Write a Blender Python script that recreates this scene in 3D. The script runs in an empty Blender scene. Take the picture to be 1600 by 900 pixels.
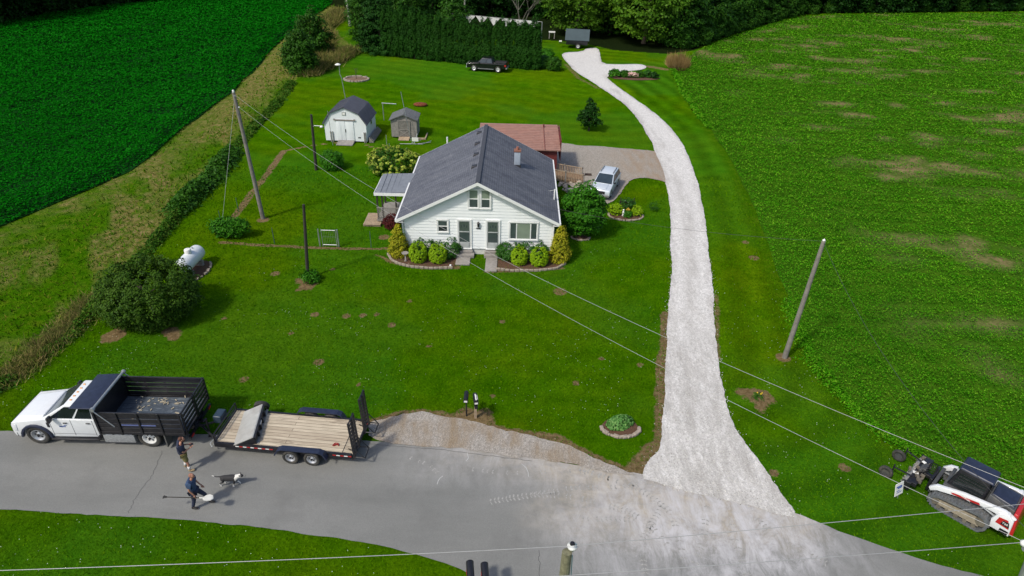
import bpy, bmesh, math, random
import numpy as np
from mathutils import Matrix, Vector
from mathutils.geometry import delaunay_2d_cdt
PI = math.pi
R = math.radians
random.seed(7)
rng = np.random.default_rng(11)
C = bpy.context.scene.collection
scene = bpy.context.scene

# ------------------------------------------------------------------ camera, world, sun
FP, PITCH, ROLL, CAMZ = 1020.0, R(31.5), R(1.5), 20.4
cam = bpy.data.cameras.new('camera')
camo = bpy.data.objects.new('camera', cam)
C.objects.link(camo)
cam.sensor_width = 36
cam.lens = FP / 1600 * 36
cam.clip_start = 0.1
cam.clip_end = 2500
camo.matrix_world = Matrix.Translation((0, 0, CAMZ)) @ Matrix.Rotation(PI / 2 - PITCH, 4, 'X') @ Matrix.Rotation(ROLL, 4, 'Z')
scene.camera = camo

SUN_DIR = Vector((-.72, -.69, 0)).normalized()
SUN_EL = R(50)
w = bpy.data.worlds.new('World')
scene.world = w
w.use_nodes = True
nt = w.node_tree
nt.nodes.clear()
sky = nt.nodes.new('ShaderNodeTexSky')
sky.sky_type = 'NISHITA'
sky.sun_disc = False
sky.sun_elevation = SUN_EL
sky.sun_rotation = math.atan2(SUN_DIR.x, SUN_DIR.y)
sky.dust_density = 2.5
bg = nt.nodes.new('ShaderNodeBackground')
bg.inputs['Strength'].default_value = 0.15
wo = nt.nodes.new('ShaderNodeOutputWorld')
nt.links.new(sky.outputs[0], bg.inputs[0])
nt.links.new(bg.outputs[0], wo.inputs[0])
sun = bpy.data.lights.new('sun', 'SUN')
sun.energy = 3.0
sun.angle = R(5)
sun.color = (1.0, .94, .82)
suno = bpy.data.objects.new('sun', sun)
C.objects.link(suno)
sv = Vector((SUN_DIR.x * math.cos(SUN_EL), SUN_DIR.y * math.cos(SUN_EL), math.sin(SUN_EL)))
suno.rotation_euler = sv.to_track_quat('Z', 'Y').to_euler()
suno.location = sv * 60
scene.view_settings.view_transform = 'Standard'
scene.view_settings.look = 'None'
scene.view_settings.exposure = 0.0
scene.view_settings.gamma = 1.0
scene.render.engine = 'CYCLES'
scene.cycles.max_bounces = 5
scene.cycles.transparent_max_bounces = 6

# ------------------------------------------------------------------ survey: photo measurements -> metres on the ground
def ray(px, py):
    u = (px - 800) / FP
    v = -(py - 450) / FP
    c, s = math.cos(ROLL), math.sin(ROLL)
    x = c * u - s * v
    y = s * u + c * v
    return (x, math.cos(PITCH) + y * math.sin(PITCH), -math.sin(PITCH) + y * math.cos(PITCH))
def g(px, py, z=0.0):
    d = ray(px, py)
    t = (CAMZ - z) / -d[2]
    return (d[0] * t, d[1] * t)
def gs(lst):
    return np.array([g(*p) for p in lst])

# ------------------------------------------------------------------ numpy noise
def _h(ix, iy, seed):
    n = (ix.astype(np.int64) * 374761393 + iy.astype(np.int64) * 668265263 + seed * 974711) & 0xffffffff
    n = ((n ^ (n >> 13)) * 1274126177) & 0xffffffff
    return ((n ^ (n >> 16)) & 0xffff) / 65535.0
def vnoise(x, y, seed=0):
    ix = np.floor(x); iy = np.floor(y)
    fx = x - ix; fy = y - iy
    fx = fx * fx * (3 - 2 * fx); fy = fy * fy * (3 - 2 * fy)
    a = _h(ix, iy, seed); b = _h(ix + 1, iy, seed); c = _h(ix, iy + 1, seed); d = _h(ix + 1, iy + 1, seed)
    return (a * (1 - fx) + b * fx) * (1 - fy) + (c * (1 - fx) + d * fx) * fy
def fbm(x, y, seed=0, o=4):
    r = 0; a = .5; t = 0
    for k in range(o):
        r = r + a * vnoise(x, y, seed + k * 17); t += a
        x = x * 2.03 + 3.1; y = y * 2.03 + 7.7; a *= .5
    return r / t
def inside(P, poly):
    x, y = P[:, 0], P[:, 1]
    r = np.zeros(len(P), bool)
    n = len(poly)
    for i in range(n):
        x1, y1 = poly[i]; x2, y2 = poly[(i + 1) % n]
        if y1 == y2: continue
        c = ((y1 > y) != (y2 > y)) & (x < (x2 - x1) * (y - y1) / (y2 - y1) + x1)
        r ^= c
    return r
def dline(P, line, closed=False):
    d = np.full(len(P), 1e9)
    n = len(line)
    for i in range(n if closed else n - 1):
        a = np.array(line[i]); b = np.array(line[(i + 1) % n]); ab = b - a
        L = (ab ** 2).sum() + 1e-9
        t = np.clip(((P - a) @ ab) / L, 0, 1)
        q = P - (a + t[:, None] * ab)
        d = np.minimum(d, (q ** 2).sum(1))
    return np.sqrt(d)
def sstep(a, b, x):
    t = np.clip((x - a) / (b - a), 0, 1)
    return t * t * (3 - 2 * t)

# ------------------------------------------------------------------ materials
MATS = {}
def newmat(name):
    m = bpy.data.materials.new(name)
    m.use_nodes = True
    return m, m.node_tree, m.node_tree.nodes['Principled BSDF']
def ramp(nt, fac, stops):
    r = nt.nodes.new('ShaderNodeValToRGB')
    el = r.color_ramp.elements
    el[0].position, el[0].color = stops[0][0], (*stops[0][1], 1)
    el[1].position, el[1].color = stops[-1][0], (*stops[-1][1], 1)
    for p, c in stops[1:-1]:
        e = el.new(p); e.color = (*c, 1)
    if fac is not None: nt.links.new(fac, r.inputs[0])
    return r.outputs[0]
def noise(nt, scale, detail=4, rough=.55, vec=None, dist=0):
    n = nt.nodes.new('ShaderNodeTexNoise')
    n.inputs['Scale'].default_value = scale
    n.inputs['Detail'].default_value = detail
    n.inputs['Roughness'].default_value = rough
    n.inputs['Distortion'].default_value = dist
    if vec is not None: nt.links.new(vec, n.inputs['Vector'])
    return n.outputs['Fac']
def coord(nt, scale=(1, 1, 1), rot=(0, 0, 0)):
    t = nt.nodes.new('ShaderNodeTexCoord')
    m = nt.nodes.new('ShaderNodeMapping')
    m.inputs['Scale'].default_value = scale
    m.inputs['Rotation'].default_value = rot
    nt.links.new(t.outputs['Object'], m.inputs[0])
    return m.outputs[0]
def mix(nt, fac, a, b, mode='MIX'):
    m = nt.nodes.new('ShaderNodeMix')
    m.data_type = 'RGBA'; m.blend_type = mode
    for sock, v in ((m.inputs[0], fac), (m.inputs[6], a), (m.inputs[7], b)):
        if hasattr(v, 'links'): nt.links.new(v, sock)
        elif isinstance(v, (int, float)): sock.default_value = v
        else: sock.default_value = (*v, 1)
    return m.outputs[2]
def mth(nt, op, a, b=0.0, clamp=False):
    m = nt.nodes.new('ShaderNodeMath'); m.operation = op; m.use_clamp = clamp
    for sock, v in ((m.inputs[0], a), (m.inputs[1], b)):
        if hasattr(v, 'links'): nt.links.new(v, sock)
        else: sock.default_value = v
    return m.outputs[0]
def attr(nt, name):
    a = nt.nodes.new('ShaderNodeAttribute'); a.attribute_name = name
    return a.outputs['Fac']
def bump(nt, bs, h, strength=.5, dist=.05):
    b = nt.nodes.new('ShaderNodeBump')
    b.inputs['Strength'].default_value = strength
    b.inputs['Distance'].default_value = dist
    nt.links.new(h, b.inputs['Height'])
    nt.links.new(b.outputs[0], bs.inputs['Normal'])
def mat(name, col, rough=.6, metal=0, var=.12, scale=6, spec=.5, dirt=None, bumps=0, coat=0):
    """plain painted / worn surface: base colour with uneven tone and some dirt"""
    if name in MATS: return MATS[name]
    m, nt, bs = newmat(name)
    v = coord(nt)
    n = noise(nt, scale, 5, .6, v)
    a = tuple(c * (1 - var) for c in col); b = tuple(min(1, c * (1 + var)) for c in col)
    c = ramp(nt, n, [(.3, a), (.7, b)])
    if dirt:
        n2 = noise(nt, scale * .35, 6, .7, v)
        f = ramp(nt, n2, [(.5, (0, 0, 0)), (.72, (1, 1, 1))])
        c = mix(nt, mth(nt, 'MULTIPLY', f, dirt[1]), c, dirt[0])
    nt.links.new(c, bs.inputs['Base Color'])
    bs.inputs['Roughness'].default_value = rough
    bs.inputs['Metallic'].default_value = metal
    bs.inputs['Specular IOR Level'].default_value = spec
    bs.inputs['Coat Weight'].default_value = coat
    bs.inputs['Coat Roughness'].default_value = .06
    if bumps: bump(nt, bs, noise(nt, scale * 5, 5, .6, v), bumps, .02)
    MATS[name] = m
    return m
def leafmat(name, cols, trans=.18, rough=.55, spec=.3, big=.35):
    if name in MATS: return MATS[name]
    m, nt, bs = newmat(name)
    ge = nt.nodes.new('ShaderNodeNewGeometry')
    c = ramp(nt, ge.outputs['Random Per Island'], [(i / (len(cols) - 1), c) for i, c in enumerate(cols)])
    n = noise(nt, big, 4, .6, coord(nt))
    k = ramp(nt, n, [(.3, (.72, .78, .72)), (.7, (1.2, 1.15, 1.0))])
    c = mix(nt, 1.0, c, k, 'MULTIPLY')
    nt.links.new(c, bs.inputs['Base Color'])
    bs.inputs['Roughness'].default_value = rough
    bs.inputs['Specular IOR Level'].default_value = spec * .35
    tr = nt.nodes.new('ShaderNodeBsdfTranslucent')
    nt.links.new(c, tr.inputs[0])
    mx = nt.nodes.new('ShaderNodeMixShader'); mx.inputs[0].default_value = trans
    nt.links.new(bs.outputs[0], mx.inputs[1]); nt.links.new(tr.outputs[0], mx.inputs[2])
    nt.links.new(mx.outputs[0], nt.nodes['Material Output'].inputs[0])
    MATS[name] = m
    return m

def ground_material():
    m, nt, bs = newmat('mown_lawn_and_rough_grass')
    v = coord(nt)
    big = noise(nt, .09, 5, .6, v)
    mid = noise(nt, .8, 5, .65, v)
    fine = noise(nt, 9, 5, .75, v)
    grass = ramp(nt, mid, [(.28, (.03, .11, .0)), (.5, (.05, .15, .001)), (.72, (.075, .185, .002))])
    grass2 = ramp(nt, mid, [(.3, (.06, .135, .001)), (.7, (.105, .195, .002))])
    f = ramp(nt, big, [(.42, (0, 0, 0)), (.62, (1, 1, 1))])
    c = mix(nt, f, grass, grass2)
    c = mix(nt, mth(nt, 'MULTIPLY', attr(nt, 'lush'), .6), c, (.04, .17, .01))
    # mowing stripes follow the length of the lawn
    st = mth(nt, 'MULTIPLY', mth(nt, 'SUBTRACT', attr(nt, 'stripe'), .5), .62)
    k = mth(nt, 'ADD', 1.0, st)
    cmb = nt.nodes.new('ShaderNodeCombineColor')
    for i in range(3): nt.links.new(k, cmb.inputs[i])
    c = mix(nt, 1.0, c, cmb.outputs[0], 'MULTIPLY')
    rough_c = ramp(nt, noise(nt, 1.6, 6, .7, v), [(.28, (.022, .10, .001)), (.5, (.055, .155, .002)), (.7, (.11, .18, .008))])
    c = mix(nt, attr(nt, 'rough'), c, rough_c)
    straw = ramp(nt, noise(nt, 3, 6, .7, coord(nt, (1, .35, 1), (0, 0, R(-20)))), [(.3, (.10, .105, .025)), (.5, (.22, .18, .06)), (.72, (.36, .29, .13))])
    sf = mth(nt, 'MULTIPLY', attr(nt, 'straw'), ramp(nt, noise(nt, 1.9, 6, .75, v), [(.36, (.15, .15, .15)), (.56, (1, 1, 1))]))
    c = mix(nt, sf, c, straw)
    fk = ramp(nt, fine, [(.3, (.62, .66, .6)), (.68, (1.35, 1.3, 1.3))])
    c = mix(nt, 1.0, c, fk, 'MULTIPLY')
    dirt = ramp(nt, noise(nt, 5, 6, .7, v), [(.3, (.12, .08, .035)), (.7, (.31, .225, .115))])
    bf = mth(nt, 'ADD', attr(nt, 'bare'), mth(nt, 'MULTIPLY', mth(nt, 'SUBTRACT', fine, .5), 1.1))
    bf = ramp(nt, bf, [(.38, (0, 0, 0)), (.6, (1, 1, 1))])
    bf = mth(nt, 'MULTIPLY', bf, ramp(nt, attr(nt, 'bare'), [(.02, (0, 0, 0)), (.2, (1, 1, 1))]))
    c = mix(nt, bf, c, dirt)
    wood = ramp(nt, fine, [(.3, (.006, .012, .004)), (.7, (.018, .03, .008))])  # leaf soil under the woods, coloured near black to add tree shade
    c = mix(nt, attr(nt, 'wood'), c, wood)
    nt.links.new(c, bs.inputs['Base Color'])
    bs.inputs['Roughness'].default_value = .85
    bs.inputs['Specular IOR Level'].default_value = .0
    h = mth(nt, 'ADD', fine, noise(nt, 40, 3, .7, v))
    bump(nt, bs, h, .9, .09)
    return m
def road_material():
    m, nt, bs = newmat('worn_asphalt')
    v = coord(nt)
    c = ramp(nt, noise(nt, .35, 6, .65, coord(nt, (.35, 1.2, 1), (0, 0, R(8)))), [(.3, (.165, .168, .16)), (.7, (.225, .225, .215))])
    c = mix(nt, 1.0, c, ramp(nt, noise(nt, 28, 4, .8, v), [(.25, (.78, .78, .78)), (.75, (1.2, 1.2, 1.2))]), 'MULTIPLY')
    n = noise(nt, 1.1, 7, .75, coord(nt, (1, 1.8, 1), (0, 0, R(-12))), 1.2)
    b = mth(nt, 'MULTIPLY', attr(nt, 'brown'), ramp(nt, n, [(.3, (.25, .25, .25)), (.62, (1, 1, 1))]))
    c = mix(nt, b, c, ramp(nt, noise(nt, 2.5, 6, .7, v), [(.3, (.30, .255, .20)), (.7, (.46, .405, .32))]))
    n2 = noise(nt, .9, 9, .8, coord(nt, (1.7, .75, 1), (0, 0, R(12))), .5)
    d = mth(nt, 'MULTIPLY', attr(nt, 'dust'), ramp(nt, n2, [(.38, (.08, .08, .08)), (.6, (1, 1, 1))]))
    c = mix(nt, d, c, (.50, .49, .50))
    n3 = noise(nt, .5, 5, .7, v)
    c = mix(nt, mth(nt, 'MULTIPLY', ramp(nt, n3, [(.5, (0, 0, 0)), (.7, (1, 1, 1))]), .45), c, (.135, .135, .13))
    nt.links.new(c, bs.inputs['Base Color'])
    bs.inputs['Roughness'].default_value = .82
    bs.inputs['Specular IOR Level'].default_value = .25
    bump(nt, bs, noise(nt, 60, 3, .7, v), .35, .02)
    return m
def gravel_material(name, lo, hi, worn, grain=16):
    m, nt, bs = newmat(name)
    v = coord(nt)
    vo = nt.nodes.new('ShaderNodeTexVoronoi'); vo.inputs['Scale'].default_value = grain
    nt.links.new(v, vo.inputs['Vector'])
    c = ramp(nt, vo.outputs['Color'], [(.1, lo), (.9, hi)])
    c = mix(nt, mth(nt, 'MULTIPLY', mth(nt, 'MULTIPLY', attr(nt, 'worn'), .8), ramp(nt, noise(nt, .8, 7, .72, coord(nt, (2.2, .5, 1))), [(.34, (.0, .0, .0)), (.62, (1, 1, 1))])), c, worn)
    c = mix(nt, 1.0, c, ramp(nt, noise(nt, 22, 5, .8, v), [(.3, (.66, .66, .66)), (.58, (1.08, 1.08, 1.08))]), 'MULTIPLY')
    nt.links.new(c, bs.inputs['Base Color'])
    bs.inputs['Roughness'].default_value = .9
    bs.inputs['Specular IOR Level'].default_value = .15
    bump(nt, bs, vo.outputs['Distance'], .45, .04)
    return m
def glassmat(name, col, rough=.08):
    if name in MATS: return MATS[name]
    m, nt, bs = newmat(name)
    c = ramp(nt, noise(nt, 1.5, 3, .5, coord(nt)), [(.3, tuple(x * .8 for x in col)), (.7, tuple(x * 1.2 for x in col))])
    nt.links.new(c, bs.inputs['Base Color'])
    bs.inputs['Roughness'].default_value = rough
    bs.inputs['Specular IOR Level'].default_value = .6
    MATS[name] = m
    return m

WHITE = mat('white_vehicle_paint', (.72, .74, .76), .28, var=.03, coat=.5, dirt=((.5, .48, .42), .15))
BLACKP = mat('black_steel_paint', (.012, .012, .016), .38, var=.3, dirt=((.06, .055, .05), .35))
BLACKG = mat('black_gloss_paint', (.008, .008, .012), .2, var=.2, coat=.6)
BLUEBLK = mat('blue_black_vinyl', (.018, .024, .05), .4, var=.25)
RUBBER = mat('tyre_rubber', (.03, .03, .028), .85, var=.3, dirt=((.16, .14, .11), .5))
ALU = mat('tread_plate_aluminium', (.5, .52, .54), .4, .7, var=.2, scale=14)
RIMW = mat('white_wheel_rim', (.62, .62, .6), .45, var=.1)
RIMS = mat('silver_wheel_rim', (.42, .43, .45), .35, .6, var=.2)
GALV = mat('galvanised_steel', (.36, .38, .39), .45, .6, var=.15)
GLASS = glassmat('dark_vehicle_glass', (.012, .016, .022))
GLASSW = glassmat('windscreen_glass', (.03, .045, .06))
REDL = mat('red_lens', (.45, .02, .02), .3)
AMBER = mat('amber_lens', (.7, .28, .03), .3)
HEADL = mat('clear_lens', (.7, .72, .75), .15)
CREAM = mat('off_white_label', (.75, .75, .72), .5, var=.04)
POLEW = mat('weathered_pole_wood', (.19, .175, .155), .85, var=.25, scale=3, bumps=.5)
POLED = mat('dark_creosote_wood', (.028, .024, .02), .85, var=.3, scale=4, bumps=.5)
PORC = mat('white_porcelain', (.75, .76, .74), .25, var=.05)
WIRE = mat('aluminium_wire', (.4, .4, .4), .5, .3, var=.1)
WIRED = mat('dark_wire', (.05, .05, .05), .6)
STEEL = mat('worn_bare_steel', (.42, .40, .37), .42, .5, var=.25, dirt=((.25, .17, .1), .4))
BARK = mat('tree_bark', (.06, .045, .032), .9, var=.35, scale=5, bumps=.6)
STONE = mat('garden_stone', (.30, .25, .20), .85, var=.3, scale=8, bumps=.5)
MULCH = mat('bark_mulch', (.10, .05, .028), .95, var=.4, scale=18, bumps=1)
CONC = mat('grey_concrete', (.27, .25, .23), .85, var=.15, scale=4, bumps=.4, dirt=((.12, .11, .08), .5))
OLDWOOD = mat('weathered_grey_wood', (.24, .225, .205), .85, var=.25, scale=5, bumps=.4)
TANWOOD = mat('tan_deck_wood', (.36, .27, .18), .8, var=.25, scale=4, bumps=.3)
SKIN = mat('sunburnt_skin', (.42, .2, .13), .55, var=.08)
NAVY = mat('navy_cloth', (.02, .026, .055), .85, var=.2)
NAVYB = mat('faded_navy_cloth', (.03, .06, .13), .85, var=.25)
KHAKI = mat('olive_khaki_cloth', (.16, .14, .045), .85, var=.15)
TANB = mat('tan_boot_leather', (.33, .24, .13), .8, var=.15)
SOCK = mat('white_sock', (.6, .6, .58), .85)
BLKL = mat('black_leather', (.012, .012, .012), .6)
HAIR = mat('short_brown_hair', (.09, .035, .02), .8)

# ------------------------------------------------------------------ object helpers
def tag(o, label=None, cat=None, group=None, kind=None):
    if label: o['label'] = label
    if cat: o['category'] = cat
    if group: o['group'] = group
    if kind: o['kind'] = kind
    return o
def empty(name, loc, rz=0, label=None, cat=None, group=None, parent=None):
    o = bpy.data.objects.new(name, None)
    C.objects.link(o)
    o.location = loc; o.rotation_euler = (0, 0, rz)
    o.empty_display_size = .2
    if parent: o.parent = parent
    return tag(o, label, cat, group)
class MB:
    """collects shapes; build() links them as ONE mesh object"""
    def __init__(s): s.v = []; s.f = []
    def add(s, vs, fs):
        n = len(s.v)
        s.v += [tuple(v) for v in vs]
        s.f += [tuple(i + n for i in f) for f in fs]
        return s
    def box(s, cx, cy, cz, sx, sy, sz, rz=0, ry=0, rx=0):
        M = Matrix.Translation((cx, cy, cz)) @ Matrix.Rotation(rz, 4, 'Z') @ Matrix.Rotation(ry, 4, 'Y') @ Matrix.Rotation(rx, 4, 'X')
        vs = [M @ Vector((a * sx / 2, b * sy / 2, c * sz / 2)) for a in (-1, 1) for b in (-1, 1) for c in (-1, 1)]
        return s.add(vs, [(0, 1, 3, 2), (4, 6, 7, 5), (0, 4, 5, 1), (2, 3, 7, 6), (0, 2, 6, 4), (1, 5, 7, 3)])
    def bb(s, x0, x1, y0, y1, z0, z1):
        return s.box((x0 + x1) / 2, (y0 + y1) / 2, (z0 + z1) / 2, abs(x1 - x0), abs(y1 - y0), abs(z1 - z0))
    def hull8(s, b, t):
        """b, t: four corners (x,y,z) bottom then top"""
        return s.add(list(b) + list(t), [(3, 2, 1, 0), (4, 5, 6, 7), (0, 1, 5, 4), (1, 2, 6, 5), (2, 3, 7, 6), (3, 0, 4, 7)])
    def prism(s, prof, a0, a1, axis='y', scale1=1):
        n = len(prof)
        def P(p, a):
            return {'y': (p[0], a, p[1]), 'x': (a, p[0], p[1]), 'z': (p[0], p[1], a)}[axis]
        vs = [P(p, a0) for p in prof] + [P(p, a1) for p in prof]
        fs = [tuple(range(n))[::-1], tuple(range(n, 2 * n))]
        fs += [(i, (i + 1) % n, (i + 1) % n + n, i + n) for i in range(n)]
        return s.add(vs, fs)
    def cyl(s, p0, p1, r0, r1=None, n=10, caps=True):
        r1 = r0 if r1 is None else r1
        p0 = Vector(p0); p1 = Vector(p1)
        d = (p1 - p0).normalized()
        u = d.orthogonal().normalized(); w_ = d.cross(u)
        vs = []
        for p, r in ((p0, r0), (p1, r1)):
            for k in range(n):
                a = 2 * PI * k / n
                vs.append(p + u * (r * math.cos(a)) + w_ * (r * math.sin(a)))
        fs = [(k, (k + 1) % n, (k + 1) % n + n, k + n) for k in range(n)]
        if caps: fs += [tuple(range(n))[::-1], tuple(range(n, 2 * n))]
        return s.add(vs, fs)
    def tube(s, pts, r, n=6):
        rs = r if isinstance(r, (list, tuple)) else [r] * len(pts)
        for i in range(len(pts) - 1): s.cyl(pts[i], pts[i + 1], rs[i], rs[i + 1], n)
        return s
    def lathe(s, prof, c=(0, 0, 0), axis='z', n=16):
        """prof: (radius, along axis)"""
        vs = []; m = len(prof)
        for k in range(n):
            a = 2 * PI * k / n
            for r, h in prof:
                x, y = r * math.cos(a), r * math.sin(a)
                p = {'z': (x, y, h), 'y': (x, h, y), 'x': (h, x, y)}[axis]
                vs.append((p[0] + c[0], p[1] + c[1], p[2] + c[2]))
        fs = [(k * m + i, ((k + 1) % n) * m + i, ((k + 1) % n) * m + i + 1, k * m + i + 1) for k in range(n) for i in range(m - 1)]
        return s.add(vs, fs)
    def ball(s, c, rx, ry=None, rz=None, n=12, m=8):
        ry = ry or rx; rz = rz or rx
        prof = [(math.sin(PI * i / m), -math.cos(PI * i / m)) for i in range(m + 1)]
        vs = []
        for k in range(n):
            a = 2 * PI * k / n
            for r, h in prof: vs.append((c[0] + rx * max(r, .001) * math.cos(a), c[1] + ry * max(r, .001) * math.sin(a), c[2] + rz * h))
        M = m + 1
        return s.add(vs, [(k * M + i, ((k + 1) % n) * M + i, ((k + 1) % n) * M + i + 1, k * M + i + 1) for k in range(n) for i in range(m)])
    def quad(s, a, b, c, d, t=.01):
        a, b, c, d = map(Vector, (a, b, c, d))
        nrm = (b - a).cross(d - a).normalized() * t
        return s.add([a, b, c, d, a + nrm, b + nrm, c + nrm, d + nrm], [(3, 2, 1, 0), (4, 5, 6, 7), (0, 1, 5, 4), (1, 2, 6, 5), (2, 3, 7, 6), (3, 0, 4, 7)])
    def build(s, name, m, parent=None, bevel=0, smooth=False, label=None, cat=None, group=None, kind=None, loc=None, rz=0):
        me = bpy.data.meshes.new(name)
        me.from_pydata(s.v, [], s.f)
        bm = bmesh.new(); bm.from_mesh(me)
        bmesh.ops.remove_doubles(bm, verts=bm.verts, dist=1e-5)
        bmesh.ops.recalc_face_normals(bm, faces=bm.faces)
        bm.to_mesh(me); bm.free()
        me.materials.append(m)
        if smooth: me.polygons.foreach_set('use_smooth', [True] * len(me.polygons))
        o = bpy.data.objects.new(name, me)
        C.objects.link(o)
        if parent: o.parent = parent
        if loc: o.location = loc
        o.rotation_euler.z = rz
        if bevel:
            b = o.modifiers.new('bevel', 'BEVEL'); b.width = bevel; b.segments = 3
            b.limit_method = 'ANGLE'; b.angle_limit = R(35)
            me.polygons.foreach_set('use_smooth', [True] * len(me.polygons))
            b.harden_normals = False
        return tag(o, label, cat, group, kind)
def kids(o): return [x for x in bpy.data.objects if x.parent == o]
def copy_tree(o, parent=None):
    c = o.copy(); C.objects.link(c); c.parent = parent
    for k in KIDS.get(o.name, None) or kids(o): copy_tree(k, c)
    return c
KIDS = {}
def fastmesh(name, verts, faces, m, parent=None, smooth=False, attrs=None, mi=None, **kw):
    """verts (n,3), faces (m,k) numpy"""
    me = bpy.data.meshes.new(name)
    k = faces.shape[1]
    me.vertices.add(len(verts)); me.loops.add(faces.size); me.polygons.add(len(faces))
    me.vertices.foreach_set('co', np.ascontiguousarray(verts, dtype=np.float32).ravel())
    me.loops.foreach_set('vertex_index', faces.astype(np.int32).ravel())
    me.polygons.foreach_set('loop_start', np.arange(0, faces.size, k, dtype=np.int32))
    me.polygons.foreach_set('loop_total', np.full(len(faces), k, np.int32))
    if smooth: me.polygons.foreach_set('use_smooth', np.ones(len(faces), bool))
    me.update(calc_edges=True)
    if attrs:
        for an, av in attrs.items():
            a = me.attributes.new(an, 'FLOAT', 'POINT')
            a.data.foreach_set('value', av.astype(np.float32))
    me.materials.append(m)
    o = bpy.data.objects.new(name, me)
    C.objects.link(o)
    if parent: o.parent = parent
    return tag(o, **kw)
def leaves(P, N, size, asp=.55, spread=.6, r=None):
    """P points, N preferred normals, size per leaf -> verts, faces of pointed four-cornered leaves"""
    r = r or rng
    n = len(P)
    N = N + r.normal(0, spread, (n, 3))
    N /= np.linalg.norm(N, axis=1)[:, None] + 1e-9
    a = r.normal(0, 1, (n, 3))
    u = np.cross(N, a); u /= np.linalg.norm(u, axis=1)[:, None] + 1e-9
    v = np.cross(N, u)
    s = np.broadcast_to(np.asarray(size), (n,))[:, None]
    u = u * s * .5; v = v * s * .5 * asp
    V = np.stack([P - u, P - v + N * s * .06, P + u, P + v + N * s * .06], 1).reshape(-1, 3)
    return V, np.arange(n * 4).reshape(-1, 4)
def rand_dirs(n, r=None):
    r = r or rng
    d = r.normal(0, 1, (n, 3)); return d / np.linalg.norm(d, axis=1)[:, None]

# ================================================================== THE GROUND
FIELD_L = gs([(-160, 420), (-60, 385), (0, 355), (50, 333), (100, 312), (150, 292), (200, 268), (235, 246), (262, 222), (290, 198), (325, 172), (365, 142), (400, 106), (428, 74), (458, 47), (490, 25), (512, 12), (520, 2)])
LAWN_L = gs([(-60, 640), (0, 600), (55, 560), (100, 535), (150, 480), (200, 428), (250, 372), (290, 325), (335, 282), (372, 230), (400, 200), (430, 168), (455, 128), (480, 118), (545, 80), (512, 64), (498, 45), (505, 28), (545, 16)])
ROAD_P = [(-300, 660), (0, 674), (320, 677), (575, 689), (640, 692), (727, 699), (827, 713), (900, 726), (960, 738), (1000, 738), (1100, 765), (1240, 800), (1290, 822), (1370, 852), (1450, 878), (1540, 900), (1640, 935), (1900, 1010), (1900, 1300), (600, 1300), (760, 930), (742, 902), (712, 886), (650, 866), (600, 853), (500, 836), (400, 824), (300, 813), (200, 806), (0, 796), (-300, 790)]
DRIVE_P = [(1000, 748), (1010, 722), (1034, 700), (1037, 635), (1039, 560), (1043, 500), (1049, 440), (1049, 380), (1046, 320), (1039, 275), (1028, 245), (1012, 210), (985, 170), (950, 145), (920, 125), (898, 112), (884, 96), (877, 86), (882, 82), (910, 81), (917, 75), (936, 75), (938, 88), (940, 100), (970, 101), (1000, 100), (1011, 104), (1005, 109), (975, 112), (945, 118), (960, 132), (1000, 160), (1040, 190), (1068, 225), (1086, 270), (1098, 320), (1107, 380), (1114, 450), (1117, 520), (1124, 570), (1130, 610), (1143, 660), (1165, 695), (1195, 735), (1225, 775), (1248, 809), (1200, 800), (1150, 786), (1100, 773), (1060, 764), (1020, 754)]
SIDE_P = [(858, 222), (882, 224), (905, 228), (940, 228), (985, 233), (1020, 236), (1034, 240), (1045, 262), (1047, 287), (1030, 281), (1005, 278), (985, 280), (972, 296), (962, 313), (945, 320), (915, 309), (898, 292), (868, 282)]
SHOULD_P = [(575, 660), (600, 655), (640, 645), (665, 643), (690, 650), (740, 662), (800, 676), (850, 684), (885, 692), (912, 708), (945, 723), (975, 735), (1000, 745), (960, 742), (827, 716), (727, 702), (640, 695), (575, 688)]
FIELD_RE = gs([(1052, 108), (1072, 150), (1108, 200), (1133, 235), (1158, 280), (1180, 330), (1200, 380), (1215, 430), (1238, 480), (1258, 540), (1290, 592), (1330, 638), (1385, 684), (1440, 712), (1510, 745), (1600, 800), (1720, 880)])

def densify(poly, step=.5, amp=.06, freq=.55, seed=3):
    out = []
    n = len(poly)
    for i in range(n):
        a = np.array(poly[i]); b = np.array(poly[(i + 1) % n])
        k = max(1, int(np.linalg.norm(b - a) / step))
        for j in range(k):
            p = a + (b - a) * j / k
            d = (b - a) / (np.linalg.norm(b - a) + 1e-9)
            nn = np.array([-d[1], d[0]])
            s = float(fbm(np.array([p[0] * freq]), np.array([p[1] * freq]), seed, 3)[0]) - .5
            s2 = float(vnoise(np.array([p[0] * 6]), np.array([p[1] * 6]), seed + 9)[0]) - .5
            out.append(p + nn * (s * 2 * amp * 1.6 + s2 * amp * .6 + random.uniform(-.25, .25) * amp))
    return np.array(out)
def smooth_poly(P, it=2, closed=True):
    P = np.array(P)
    for _ in range(it):
        Q = []
        n = len(P)
        for i in range(n):
            a = P[i]; b = P[(i + 1) % n]
            Q += [a * .75 + b * .25, a * .25 + b * .75]
        P = np.array(Q)
    return P
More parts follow.
